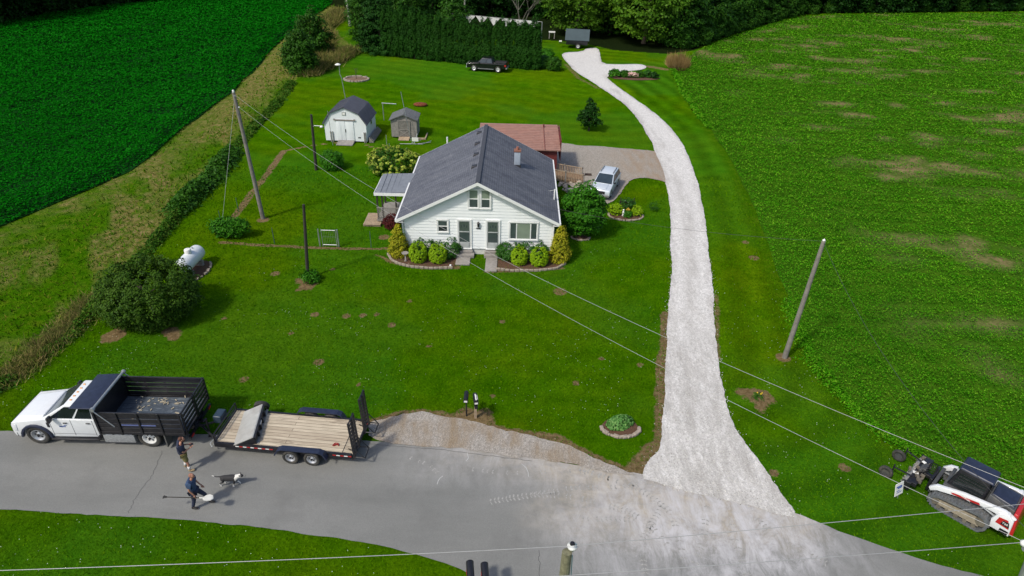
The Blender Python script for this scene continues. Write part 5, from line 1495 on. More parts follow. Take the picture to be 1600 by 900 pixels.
for i, x in enumerate((-.62, -.42, .5, .62)): MB().cyl((x, 0, 0), (x, 0, 1.25), .045 if i in (0, 3) else .025, n=8).build('gate_post' if i in (0, 3) else 'gate_upright', GALV, gt)
mb = MB(); mb.cyl((-.42, 0, 1.18), (.5, 0, 1.18), .025, n=6); mb.cyl((-.42, 0, .12), (.5, 0, .12), .025, n=6); mb.build('gate_rail', GALV, gt)
mb = MB(); mb.cyl((-.42, 0, .7), (.5, 0, .7), .006, n=4)
for q in range(8): mb.cyl((-.42 + .115 * (q + 1), 0, .12), (-.42 + .115 * (q + 1), 0, 1.18), .005, n=4)
mb.build('gate_mesh', GALV, gt)
# clothes-line tees
for i, (bp, h, wd) in enumerate([((600, 188), 1.75, 1.9)]):
    x, y = g(*bp); t_ = empty('clothesline_post', (x, y, 0), 0, 'pale T-shaped clothesline post between the two sheds', 'clothesline post')
    MB().cyl((0, 0, 0), (0, 0, h), .04).build('upright', GALV, t_); MB().cyl((-.1, 0, h), (1.4, -.2, h), .04).build('crossbar', GALV, t_)
x, y = g(640, 218); post('antenna_mast', (642, 219), 4.4, .03, GALV, 'thin leaning pale mast in front of the grey shed', 'mast', lean=(-.7, .3))
post('thin_mast', (520, 226), 3.1, .025, GALV, 'thin pale mast at the left front corner of the white shed', 'mast', lean=(-.1, 0))
x, y = g(537, 168)
lt = empty('yard_light', (x - .2, y + 2.0, 0), 0, 'pale yard light on a bent stem behind the white shed', 'lamp')
MB().tube([(0, 0, 0), (-.2, 0, 2.6), (-.35, 0, 3.0), (-.3, 0, 3.9)], .045).build('stem', GALV, lt)
MB().lathe([(0, .12), (.12, .1), (.3, 0), (.32, -.03), (.0, -.02)], (-.45, 0, 4.0)).build('lamp_shade', CREAM, lt, smooth=True)

# propane tank
tx, ty = g(303, 412)
tk = empty('propane_tank', (-19.55, 34.35, 0), R(88), 'white horizontal gas tank behind the big round bush', 'gas tank')
r_ = .46; L = 2.5
prof = [(0, -L / 2 - .05)] + [(r_ * math.sin(PI / 2 * q / 5), -L / 2 + .28 - .33 * math.cos(PI / 2 * q / 5)) for q in range(1, 6)] + [(r_ * math.sin(PI / 2 * q / 5), L / 2 - .28 + .33 * math.cos(PI / 2 * q / 5)) for q in range(5, 0, -1)] + [(0, L / 2 + .05)]
MB().lathe(prof, (0, 0, .78), 'x', 24).build('tank_body', mat('white_tank_paint', (.66, .7, .72), .35, var=.04, dirt=((.4, .36, .3), .25)), tk, smooth=True)
MB().lathe([(0, .3), (.17, .29), (.2, .24), (.2, .0), (0, 0)], (0, 0, 1.2), 'z', 16).build('valve_dome', CREAM, tk, bevel=.01)
MB().cyl((.55, 0, 1.2), (.55, 0, 1.32), .04).build('lifting_lug', GALV, tk)
for x in (-.65, .65):
    MB().bb(x - .1, x + .1, -.4, .4, 0, .4).build('support_leg', CONC, tk, bevel=.02)
bt = stone_ring('tank_bed', (-19.35, 34.3), .75, 1.35, 'bare dirt and stones under the white gas tank', -1.4, 1.2, 9, .18)

# ------------------------------------------------------------------ poles and wires
def pole(name, base, top, r0, m, label, cat='utility pole', n=12):
    root = empty(name, base, 0, label, cat)
    d = Vector(top) - Vector(base)
    MB().cyl((0, 0, -.1), d, r0, r0 * .68, n).build('pole_shaft', m, root, smooth=False)
    return root, d
bL = (*g(411, 341), 0); TLp = (-18.13, 41.88, 8.83)
pL, d = pole('utility_pole', bL, TLp, .15, POLEW, 'tall pale utility pole leaning left beside the fence line')
MB().lathe([(0, 0), (.05, 0), (.09, .06), (.05, .1), (.08, .16), (0, .2)], tuple(d + Vector((0, 0, 0)))).build('insulator', PORC, pL, smooth=True)
MB().cyl(d + Vector((0, 0, -.95)), d + Vector((.2, 0, -.92)), .05).build('lower_insulator', PORC, pL)
MB().cyl(d * .98 + Vector((.12, -.1, 0)), d * .98 + Vector((.0, -.12, 0)), .02).build('bracket', GALV, pL)
bR = (*g(1226, 558), 0); TRp = (14.4, 27.15, 6.75)
pR, dR = pole('utility_pole', bR, TRp, .135, POLEW, 'tall grey-brown utility pole on the edge of the right field')
MB().lathe([(0, 0), (.05, 0), (.08, .05), (.045, .09), (0, .14)], tuple(dR)).build('insulator', PORC, pR, smooth=True)
b2 = (*g(494, 265), 0); p2_, d2p = pole('light_pole', b2, (-16.41, 51.51, 4.6), .13, POLED, 'dark wooden pole with a curved yard lamp near the white shed', 'light pole')
MB().tube([d2p * .78, d2p * .78 + Vector((.2, -.1, .15)), d2p * .78 + Vector((.75, -.15, .15))], .03).build('lamp_arm', GALV, p2_)
MB().lathe([(0, .1), (.08, .08), (.16, -.04), (0, -.05)], tuple(d2p * .78 + Vector((.8, -.15, .1)))).build('lamp_shade', CREAM, p2_, smooth=True)
b3 = (*g(481, 434), 0); p3_, d3p = pole('bare_pole', b3, (-12.0, 34.05, 4.75), .11, POLED, 'bare dark wooden pole standing alone in the front lawn', 'pole')
b4 = (*g(547, 40), 0); p4_, d4p = pole('far_pole', b4, (-28.7, 116.5, 7.5), .22, mat('pale_pole_wood', (.36, .35, .3), .85, var=.15), 'pale utility pole at the far left corner of the lawn')
b5 = g(725, 52); p5_, d5p = pole('hedge_pole', (b5[0], b5[1] + 3, 0), (b5[0] - .1, b5[1] + 3, 8.2), .16, mat('grey_pole_wood', (.3, .28, .25), .85), 'grey pole standing behind the clipped hedge row')
def wire(a, b, sag, r_, m, label, name='overhead_wire', group='overhead wires'):
    a, b = Vector(a), Vector(b)
    n = 40; pts = []
    for i in range(n):
        t = i / (n - 1); p = a.lerp(b, t); p.z -= 4 * sag * t * (1 - t); pts.append(p)
    d = (b - a).normalized(); u = d.cross(Vector((0, 0, 1)))
    u = u.normalized() if u.length > .01 else Vector((1, 0, 0))
    v = d.cross(u).normalized()
    V = [p + u * r_ * math.cos(k * PI / 2) + v * r_ * math.sin(k * PI / 2) for p in pts for k in range(4)]
    F = [(i * 4 + k, i * 4 + (k + 1) % 4, i * 4 + 4 + (k + 1) % 4, i * 4 + 4 + k) for i in range(n - 1) for k in range(4)]
    return MB().add(V, F).build(name, m, None, smooth=True, label=label, cat='wire', group=group)
EA = (11.9, 10.0, 9.25); EB = (12.05, 10.0, 7.72)
wire((TLp[0], TLp[1], 8.75), EA, 1.5, .0075, WIRE, 'upper pale wire from the leaning left pole across the lawn')
wire((TLp[0] + .18, TLp[1], 7.9), EB, 1.35, .0075, WIRE, 'lower pale wire from the leaning left pole across the lawn')
wire((TLp[0], TLp[1], 8.5), (*g(346, 372), 0.2), 0, .012, WIRE, 'thin guy wire from the leaning pole down to the vine bush', 'guy_wire')
wire((TRp[0], TRp[1], 6.75), (-1.3, 37.2, 4.35), .5, .007, WIRED, 'thin dark wire from the right pole to the house gable')
wire((TRp[0], TRp[1], 6.7), (12.6, 9.6, 7.6), .9, .009, WIRED, 'thin dark wire sagging from the right pole over the loader')
# near pole at the bottom with its insulator, and road wires
MOSS = mat('mossy_pole_wood', (.17, .165, .10), .9, var=.4, scale=9, bumps=.6)
pN, dN = pole('utility_pole', (1.2, 8.55, 0), (1.42, 9.62, 7.45), .17, MOSS, 'mossy near utility pole seen from above at the bottom edge', n=14)
MB().lathe([(0, -.1), (.05, -.1), (.05, .0), (.11, .02), (.12, .07), (.06, .1), (.06, .13), (0, .13)], tuple(dN + Vector((.12, .1, .02)))).build('insulator', PORC, pN, smooth=True)
MB().lathe([(0, .131), (.062, .131), (.05, .17), (0, .18)], tuple(dN + Vector((.12, .1, .02)))).build('insulator_cap', BLACKP, pN)
tg = MB()
dn = dN.normalized()
for q in range(5):
    for s in (-1, 1):
        c_ = dN - dn * (.75 + q * .1) + Vector((.045 * s + .02, .16, .07)); tg.box(c_.x, c_.y, c_.z, .07, .012, .075, rx=-.2)
tg.build('number_tag', mat('pale_blue_tag', (.42, .52, .62), .4), pN)
MB().cyl(dN + Vector((.14, .06, -.2)), dN + Vector((.16, -.5, -3)), .012).build('ground_wire', mat('green_copper', (.2, .38, .36), .6), pN)
# pole at the right edge with crossarm just outside the frame
pE, dE = pole('utility_pole', (12.75, 8.9, 0), (12.25, 9.85, 7.55), .17, mat('greenish_pole_wood', (.17, .2, .17), .9, var=.2), 'pole at the bottom right corner carrying the wires')
MB().cyl(dE + Vector((-.25, .05, .05)), dE + Vector((.5, .1, .1)), .05).build('bracket', GALV, pE)
MB().lathe([(0, -.06), (.08, -.05), (.09, .03), (.04, .08), (0, .08)], tuple(dE + Vector((-.22, .12, .16)))).build('insulator', PORC, pE, smooth=True)
MB().tube([dE, dE + Vector((.0, .0, 1.75))], .06).build('pole_extension', GALV, pE)
wz = 7.6
ga = (*g(-500, 905, 7.75), 7.75); gb_ = (*g(895, 853, 7.75), 7.75); gc_ = (*g(1900, 757, 7.9), 7.9)
wire(ga, gb_, .12, .0095, WIRE, 'pale wire along the road, left of the mossy pole')
wire(gb_, gc_, .05, .0095, WIRE, 'upper pale wire along the road, right of the mossy pole')
wire((*g(860, 901, 7.6), 7.6), EB, .03, .0095, WIRE, 'lower pale wire along the road at the bottom right')
wire((*g(843, 862, 7.7), 7.7), (*g(843, 862, 7.35), 7.35), 0, .02, PORC, 'short white hanger on the road wire beside the mossy pole', 'wire_hanger', None)

# mailboxes
BLKM = mat('black_mailbox_steel', (.012, .012, .016), .4)
def mailbox(loc, rz, label, post_m, post_w, h=1.05, box_m=BLKM, group=None, L=.52, r_=.1):
    root = empty('mailbox', loc, rz, label, 'mailbox', group)
    MB().bb(-post_w / 2, post_w / 2, -post_w / 2, post_w / 2, -.05, h).build('post', post_m, root)
    prof = [(-r_, h), (r_, h), (r_, h + .13)] + [(r_ * math.cos(a), h + .13 + r_ * math.sin(a)) for a in np.linspace(.3, PI - .3, 7)] + [(-r_, h + .13)]
    b = MB().prism(prof, -L * .6, L * .4, 'y').build('box_shell', box_m, root, bevel=.008)
    prof2 = [(x * 1.03, h + (z - h) * 1.02 - .002) for x, z in prof]
    MB().prism(prof2, -L * .6 - .025, -L * .6 - .002, 'y').build('box_door', box_m, b)
    MB().bb(-.07, .07, -L * .6 - .035, -L * .6 - .026, h + .02, h + .11).build('door_label', CREAM, b)
    MB().bb(r_ + .003, r_ + .012, -.1, .08, h + .1, h + .14).build('flag', REDL, b)
    return root
mailbox((*g(729, 649), 0), 0, 'black mailbox with white label on a thin dark post by the shoulder', BLACKP, .06)
m2 = mailbox((*g(743, 652), 0), R(10), 'patterned black and white mailbox on a pale wooden post by the shoulder', TANWOOD, .11, 1.05)
MB().box(0, -.12, 1.05 + .245, .05, .4, .012).build('white_stripe', CREAM, m2); MB().box(.07, -.1, 1.05 + .215, .03, .3, .012, ry=.6).build('white_stripe', CREAM, m2)
MB().bb(-.07, .07, -.35, .0, .8, .95).build('newspaper_holder', BLKM, m2)
x, y = g(736, 927); mailbox((x, y - .1, 0), R(187), 'left of the two black mailboxes cut by the bottom edge', POLED, .1, 1.15, group='mailboxes on the near side of the road', L=.6, r_=.125)
x, y = g(756, 929); mailbox((x + .05, y - .1, 0), R(187), 'right of the two black mailboxes cut by the bottom edge', POLED, .1, 1.12, group='mailboxes on the near side of the road', L=.6, r_=.125)
#==NEXT3==

# ================================================================== VEHICLES
def wheel(parent, x, y, r_, w_, rim_m, side, rimr=.62, name='wheel', lugs=6, dual=False):
    """side: +1 faces +y. tyre with a rim as sub-part"""
    mb = MB(); h = w_ / 2
    prof = [(r_ * rimr, -h * .8), (r_ * .9, -h), (r_ * .985, -h * .8), (r_, -h * .4), (r_, h * .4), (r_ * .985, h * .8), (r_ * .9, h), (r_ * rimr, h * .8), (r_ * rimr, -h * .8)]
    mb.lathe(prof, (x, y, r_), 'y', 28)
    if dual: mb.lathe([(p[0], p[1] - side * w_ * 1.12) for p in prof], (x, y, r_), 'y', 28)
    t = mb.build(name, RUBBER, parent, smooth=True)
    rm = MB(); s = side
    rm.lathe([(0, s * h * .55), (r_ * .16, s * h * .6), (r_ * .2, s * h * .25), (r_ * rimr * .78, s * h * .15), (r_ * rimr * .9, s * h * .75), (r_ * rimr * 1.01, s * h * .84), (r_ * rimr * 1.01, -s * h * .7), (0, -s * h * .7)], (x, y, r_), 'y', 24)
    rm.build('rim', rim_m, t, smooth=True)
    hl = MB()
    for k in range(lugs):
        a = 2 * PI * k / lugs
        hl.cyl((x + r_ * rimr * .55 * math.cos(a), y + s * h * .1, r_ + r_ * rimr * .55 * math.sin(a)), (x + r_ * rimr * .55 * math.cos(a), y + s * h * .26, r_ + r_ * rimr * .55 * math.sin(a)), r_ * .085, n=8)
    hl.cyl((x, y + s * h * .5, r_), (x, y + s * h * .75, r_), r_ * .13, n=10)
    hl.build('hub_holes', BLACKP, t)
    return t
def arch(xc, R_, z0, n=9, z=None):
    """points of a wheel arch, front to back (decreasing x)"""
    return [(xc + R_ * math.cos(PI * k / n), z0 + max(0, R_ * math.sin(PI * k / n))) for k in range(n + 1)]
def lerp(a, b, t): return tuple(a[i] * (1 - t) + b[i] * t for i in range(len(a)))
def on_face(q, u0, u1, v0, v1, off):
    """quad on a face: q = four corners (bottom-left, bottom-right, top-right, top-left)"""
    def P(u, v): return Vector(lerp(lerp(q[0], q[1], u), lerp(q[3], q[2], u), v))
    n = (Vector(q[1]) - Vector(q[0])).cross(Vector(q[3]) - Vector(q[0])).normalized()
    return [P(u0, v0) + n * off, P(u1, v0) + n * off, P(u1, v1) + n * off, P(u0, v1) + n * off]
def pane(name, q, u0, u1, v0, v1, m, parent, off=.006, t=.006):
    c_ = on_face(q, u0, u1, v0, v1, off)
    o = MB().quad(*c_, t).build(name, m, parent)
    return o
def greenhouse(root, zb, zt, xb0, xb1, xt0, xt1, wb, wt, m, roofcrown=.04, splits=((.04, .47), (.53, .96)), glass=GLASS, ws=GLASSW, rear=True, name='cab'):
    """x0 rear, x1 front. side windows on both sides, windscreen, rear window"""
    b = [(xb0, -wb, zb), (xb1, -wb, zb), (xb1, wb, zb), (xb0, wb, zb)]
    t = [(xt0, -wt, zt), (xt1, -wt, zt), (xt1, wt, zt), (xt0, wt, zt)]
    body = MB().hull8(b, t).build(name, m, root, bevel=.05)
    left = [(xb1, wb, zb), (xb0, wb, zb), (xt0, wt, zt), (xt1, wt, zt)]
    right = [(xb0, -wb, zb), (xb1, -wb, zb), (xt1, -wt, zt), (xt0, -wt, zt)]
    for u0, u1 in splits:
        pane('side_window', left, 1 - u1, 1 - u0, .08, .86, glass, body)
        pane('side_window', right, u0, u1, .08, .86, glass, body)
    fr = [(xb1, -wb, zb), (xb1, wb, zb), (xt1, wt, zt), (xt1, -wt, zt)]
    pane('windscreen', fr, .05, .95, .06, .93, ws, body)
    if rear:
        rf = [(xb0, wb, zb), (xb0, -wb, zb), (xt0, -wt, zt), (xt0, wt, zt)]
        pane('rear_window', rf, .07, .93, .12, .88, glass, body)
    return body

# --- white crew-cab dump truck, nose to the left
trk = empty('dump_truck', (-17.15, 20.75, 0.01), R(180.3), 'white crew cab truck with black stake-sided dump bed and black tailgate', 'truck')
wf, wr_, zr = 2.46, -2.2, .47
lowp = [(3.37, .42), (3.42, .62), (3.41, 1.0), (3.35, 1.14)] + [(2.05, 1.34), (2.0, 1.37), (-.12, 1.38), (-.14, .45)] + [(1.86, .42)] + [(p[0], p[1]) for p in arch(wf, .58, .42)][::-1]
# order: nose bottom -> nose top -> cowl -> cab back -> sill -> arch
bodyo = MB().prism(lowp, -.98, .98, 'y').build('body', WHITE, trk, bevel=.035)
hd = MB(); hd.hull8([(3.32, -.86, 1.08), (2.08, -.9, 1.28), (2.08, .9, 1.28), (3.32, .86, 1.08)], [(3.2, -.70, 1.25), (2.02, -.80, 1.42), (2.02, .80, 1.42), (3.2, .70, 1.25)])
hd.build('hood', WHITE, trk, bevel=.06)
cabo = greenhouse(trk, 1.37, 2.02, -.1, 2.02, -.02, .98, .95, .80, WHITE, splits=((.03, .38), (.43, .90)), rear=True)
mb = MB()
for y in (-.5, -.25, 0, .25, .5): mb.box(.88, y, 2.03, .08, .05, .03)
mb.build('clearance_light', AMBER, cabo)
mb = MB()
for s in (-1, 1):
    a = [(wf + .66 * math.cos(PI * k / 9), .42 + .66 * math.sin(PI * k / 9)) for k in range(10)]; b = [(wf + .56 * math.cos(PI * k / 9), .42 + .56 * math.sin(PI * k / 9)) for k in range(10)]
    MB().prism(a + b[::-1], s * .97, s * 1.06, 'y').build('fender_flare', BLUEBLK, trk, bevel=.01)
mb = MB(); mb.hull8([(3.37, -.8, .62), (3.50, -.72, .62), (3.50, .72, .62), (3.37, .8, .62)], [(3.34, -.8, 1.12), (3.44, -.72, 1.1), (3.44, .72, 1.1), (3.34, .8, 1.12)]); mb.build('grille', BLACKP, trk, bevel=.02)
mb = MB(); mb.hull8([(3.28, -1.0, .38), (3.56, -.8, .38), (3.56, .8, .38), (3.28, 1.0, .38)], [(3.28, -1.0, .62), (3.56, -.8, .62), (3.56, .8, .62), (3.28, 1.0, .62)]); mb.build('front_bumper', BLACKP, trk, bevel=.03)
for s in (-1, 1):
    MB().hull8([(3.3, s * .74, .72), (3.45, s * .74, .72), (3.36, s * 1.0, .72), (3.2, s * 1.0, .72)], [(3.28, s * .74, 1.08), (3.43, s * .74, 1.08), (3.31, s * .99, 1.08), (3.17, s * .99, 1.08)]).build('headlight', HEADL, trk, bevel=.015)
    m_ = MB(); m_.box(1.58, s * 1.13, 1.5, .1, .2, .26); m_.cyl((1.6, s * .95, 1.42), (1.58, s * 1.1, 1.42), .03)
    m_.build('side_mirror', BLACKP, trk, bevel=.03)
    d_ = MB(); d_.bb(-.1, 1.85, s * .985, s * .995, .50, 1.34)
    MB().bb(1.02, 1.18, s * .995, s * 1.02, 1.19, 1.23).build('door_handle', BLACKP, trk)
    MB().bb(.08, .24, s * .995, s * 1.02, 1.19, 1.23).build('door_handle', BLACKP, trk)
    g_ = MB()
    for x in (.86, -.02, 1.74): g_.bb(x, x + .014, s * .981, s * .985, .52, 1.36)
    g_.bb(-.02, 1.74, s * .981, s * .985, .60, .612)
    g_.build('door_seam', mat('seam_shadow_gap', (.03, .03, .03), .8), trk)
    MB().bb(-.15, 1.85, s * .98, s * 1.12, .36, .42).build('running_board', BLACKP, trk, bevel=.01)
    MB().bb(1.8, 1.9, s * .981, s * .995, .95, 1.2).build('fender_vent', BLACKP, trk)
lg = MB(); lg.bb(1.15, 1.4, .986, .992, .98, 1.03); lg.bb(1.08, 1.2, .986, .992, 1.06, 1.09); lg.build('door_emblem', mat('blue_decal', (.05, .1, .3), .5), trk)
for s in (-1, 1):
    wheel(trk, wf, s * .89, .47, .26, RIMS, s)
    wheel(trk, wr_, s * .94, .47, .25, RIMW, s, dual=True)
mb = MB()
for s in (-1, 1): mb.bb(-3.9, 2.4, s * .42 - .05, s * .42 + .05, .52, .72)
for x in (-3.8, -2.2, -.8, .6): mb.bb(x - .05, x + .05, -.42, .42, .54, .7)
mb.cyl((wr_, -.9, .47), (wr_, .9, .47), .08); mb.ball((wr_, 0, .47), .2)
mb.build('chassis', BLACKP, trk)
# underbody tool boxes of tread plate
for s in (-1, 1):
    MB().bb(-1.62, -.35, s * .62, s * 1.1, .28, .72).build('tool_box', ALU, trk, bevel=.015)
    MB().bb(-2.95, -2.9, s * .75, s * 1.15, .12, .8).build('mud_flap', mat('grey_rubber_flap', (.09, .09, .085), .8), trk)
mb = MB(); mb.cyl((-.15, .92, .5), (-.15, 1.12, .5), .08); mb.build('fuel_cap', BLACKP, trk)
# bed
bx0, bx1, bw, bz = -3.84, -.32, 1.14, .93
mb = MB(); mb.bb(bx0, bx1, -bw + .06, bw - .06, bz - .17, bz)
for k in range(9): x = bx0 + .2 + k * .4; mb.bb(x, x + .07, -bw + .02, bw - .02, bz - .2, bz - .14)
bed = mb.build('dump_bed', BLACKP, trk)
m, nt, bs = newmat('scuffed_steel_floor')
c = ramp(nt, noise(nt, 3.2, 8, .8, coord(nt, (.5, 2.2, 1)), 1.6), [(.38, (.05, .065, .09)), (.52, (.10, .125, .155)), (.62, (.2, .23, .27)), (.74, (.42, .42, .36))])
nt.links.new(c, bs.inputs['Base Color']); bs.inputs['Roughness'].default_value = .35; bs.inputs['Metallic'].default_value = .3
MB().bb(bx0 + .05, bx1 - .05, -bw + .12, bw - .12, bz + .002, bz + .012).build('bed_floor', m, bed)
top = 1.98
for s in (-1, 1):
    mb = MB()
    mb.bb(bx0, bx1, s * bw - .03, s * bw + .03, top - .07, top)
    mb.bb(bx0, bx1, s * bw - .03, s * bw + .03, bz - .12, bz + .02)
    for z in (.96, 1.2, 1.44, 1.68): mb.bb(bx0, bx1, s * bw - .018, s * bw + .012, z, z + .205)
    for x in (bx0 + .03, -2.95, -2.1, -1.25, bx1 - .03): mb.bb(x - .04, x + .04, s * (bw + .012), s * (bw + .055), bz - .1, top)
    mb.build('bed_side', BLACKP, bed, bevel=.006)
mb = MB(); mb.bb(bx1 - .04, bx1 + .02, -bw, bw, bz, 2.12); mb.bb(bx1 - .0, bx1 + .06, -bw, -bw + .08, bz, 2.1); mb.bb(bx1, bx1 + .06, bw - .08, bw, bz, 2.1)
mb.build('headboard', BLACKP, bed)
sh = MB(); sh.hull8([(bx1 - .05, -1.12, 2.1), (.62, -1.08, 2.06), (.62, 1.08, 2.06), (bx1 - .05, 1.12, 2.1)], [(bx1 - .05, -1.12, 2.14), (.62, -1.08, 2.10), (.62, 1.08, 2.10), (bx1 - .05, 1.12, 2.14)])
sh.build('cab_shield', BLUEBLK, bed, bevel=.01)
ta = MB(); ta.cyl((bx1 - .12, -1.2, 2.17), (bx1 - .12, 1.2, 2.17), .055, n=10); ta.cyl((bx1 - .12, -1.26, 2.17), (bx1 - .12, -1.16, 2.17), .09, n=12); ta.cyl((bx1 - .12, 1.16, 2.17), (bx1 - .12, 1.26, 2.17), .09, n=12)
ta.build('tarp_roller', GALV, bed)
ta = MB(); ta.tube([(bx1 - .12, 1.22, 2.1), (-1.1, 1.24, 1.3)], .022); ta.tube([(bx1 - .12, -1.22, 2.1), (-1.1, -1.24, 1.3)], .022); ta.build('tarp_arm', GALV, bed)
mb = MB(); x = bx0 - .03
mb.bb(x - .03, x + .03, -bw, bw, top - .07, top); mb.bb(x - .03, x + .03, -bw, bw, bz - .1, bz)
for z in (1.0, 1.22, 1.44, 1.66): mb.bb(x - .015, x + .015, -bw + .05, bw - .05, z, z + .14)
for y in (-bw + .05, -.05, .05, bw - .05): mb.bb(x - .05, x + .02, y - .035, y + .035, bz - .1, top)
mb.build('tailgate', BLACKP, bed, bevel=.006)
r2 = random.Random(8); mb = MB()
for k in range(46):
    x = r2.uniform(-3.2, -.9); y = r2.gauss(-.72, .16) if k < 30 else r2.uniform(-.8, .9)
    mb.box(x, y, bz + .035, r2.uniform(.03, .22), r2.uniform(.02, .06), .02, r2.uniform(0, 3))
tag(mb.build('bed_debris', mat('splintered_wood_scrap', (.45, .40, .3), .9, var=.4), None, loc=(-17.15, 20.75, 0.01), rz=R(180.3)), 'pale wood scraps littering the floor of the black dump bed', 'debris', kind='stuff')
mb = MB(); mb.bb(-4.1, -3.85, -.05, .05, .5, .62); mb.bb(-3.95, -3.85, -1.05, 1.05, .5, .62); mb.build('rear_hitch', BLACKP, trk)
for s in (-1, 1): MB().bb(-3.97, -3.955, s * .85 - .1, s * .85 + .1, .52, .6).build('taillight', REDL, trk)
MB().bb(-2.75, -1.35, 1.158, 1.17, 1.30, 1.36).build('long_handle', mat('blue_grey_bar', (.10, .13, .3), .4), bed)

# --- tandem axle equipment trailer
trl = empty('equipment_trailer', (-9.15, 20.25, 0.01), R(175.2), 'wood-decked black tandem trailer with two raised rear ramps', 'trailer')
m, nt, bs = newmat('weathered_deck_planks')
v = coord(nt)
br = nt.nodes.new('ShaderNodeTexBrick'); br.inputs['Scale'].default_value = 1; br.offset = .5
br.inputs['Brick Width'].default_value = 14; br.inputs['Row Height'].default_value = .18; br.inputs['Mortar Size'].default_value = .009
br.inputs['Color1'].default_value = (.42, .35, .26, 1); br.inputs['Color2'].default_value = (.52, .45, .34, 1); br.inputs['Mortar'].default_value = (.09, .07, .05, 1)
nt.links.new(v, br.inputs['Vector'])
c = mix(nt, 1.0, br.outputs['Color'], ramp(nt, noise(nt, 3, 6, .7, coord(nt, (.4, 3.5, 1))), [(.3, (.7, .68, .66)), (.7, (1.25, 1.25, 1.25))]), 'MULTIPLY')
c = mix(nt, mth(nt, 'MULTIPLY', ramp(nt, noise(nt, 1.3, 5, .7, coord(nt, (.6, 1.6, 1))), [(.58, (0, 0, 0)), (.72, (1, 1, 1))]), .6), c, (.12, .08, .055))
nt.links.new(c, bs.inputs['Base Color']); bs.inputs['Roughness'].default_value = .8
DECK = m
L0, L1, tw, dz = -2.9, 2.85, 1.0, .6
MB().bb(L0 + .42, L1, -tw + .05, tw - .05, dz - .04, dz).build('deck', DECK, trl)
MB().hull8([(L0, -tw + .05, dz - .14), (L0 + .40, -tw + .05, dz - .04), (L0 + .40, tw - .05, dz - .04), (L0, tw - .05, dz - .14)], [(L0, -tw + .05, dz - .1), (L0 + .40, -tw + .05, dz), (L0 + .40, tw - .05, dz), (L0, tw - .05, dz - .1)]).build('rear_dovetail', DECK, trl)
mb = MB()
for s in (-1, 1): mb.bb(L0, L1 + .05, s * tw - .05, s * tw + .05, dz - .2, dz + .02)
mb.bb(L1, L1 + .08, -tw, tw, dz - .2, dz + .04); mb.bb(L0 - .06, L0, -tw, tw, dz - .28, dz - .1)
mb.bb(L0 + .40, L0 + .42, -tw, tw, dz - .1, dz + .012)
for s in (-1, 1): mb.cyl((L1, s * .8, dz - .15), (L1 + 1.15, 0, dz - .15), .05, n=6)
mb.cyl((L1 + 1.0, 0, dz - .15), (L1 + 1.35, 0, dz - .12), .07); mb.cyl((-1.2, -1.1, .33), (-1.2, 1.1, .33), .05); mb.cyl((-.35, -1.1, .33), (-.35, 1.1, .33), .05)
mb.build('frame', BLACKP, trl)
mb = MB(); 
for s in (-1, 1): mb.cyl((L1 + .03, s * .98, dz), (L1 + .03, s * .98, dz + .38), .03)
mb.cyl((L1 + .03, -.98, dz + .38), (L1 + .03, .98, dz + .38), .03); mb.cyl((L1 + .03, -.98, dz + .2), (L1 + .03, .98, dz + .2), .02)
mb.build('front_rail', BLACKP, trl)
mb = MB(); mb.cyl((L1 + .75, .16, .1), (L1 + .75, .16, 1.05), .045); mb.cyl((L1 + .75, .16, 1.05), (L1 + .75, .34, 1.05), .02); mb.bb(L1 + .68, L1 + .82, .08, .24, .06, .1)
mb.build('jack', BLACKP, trl)
MB().bb(L1 + .25, L1 + .62, -.62, -.08, dz - .02, dz + .36).build('battery_box', mat('blue_black_plastic', (.03, .05, .075), .35), trl, bevel=.05)
mb = MB(); mb.tube([(L1 + .2, .5, .5), (L1 + .4, .8, .3), (L1 + .25, .95, .25), (L1 + .12, .9, .45)], .02); mb.build('chain', GALV, trl)
for s in (-1, 1):
    for x in (-.38, -1.28): wheel(trl, x, s * 1.15, .34, .22, RIMS, s, name='wheel')
    p_ = [(.28, .46), (.12, .72), (-.05, .80), (-1.62, .80), (-1.80, .72), (-1.95, .46), (-1.9, .44), (-1.76, .69), (-1.61, .77), (-.06, .77), (.09, .69), (.23, .44)]
    MB().prism(p_, s * 1.02, s * 1.30, 'y').build('fender', BLUEBLK, trl)
    t1 = MB(); t2 = MB()
    for k, x in enumerate(np.arange(.4, 2.0, .16)): (t1 if k % 2 else t2).bb(x, x + .15, s * (tw + .05), s * (tw + .054), dz - .1, dz - .05)
    for k, x in enumerate(np.arange(-2.9, -2.1, .16)): (t1 if k % 2 else t2).bb(x, x + .15, s * (tw + .05), s * (tw + .054), dz - .1, dz - .05)
    t1.build('white_reflector', CREAM, trl); t2.build('red_reflector', REDL, trl)
    MB().bb(L0 - .1, L0 - .06, s * .92 - .06, s * .92 + .06, dz - .26, dz - .12).build('taillight', REDL, trl)
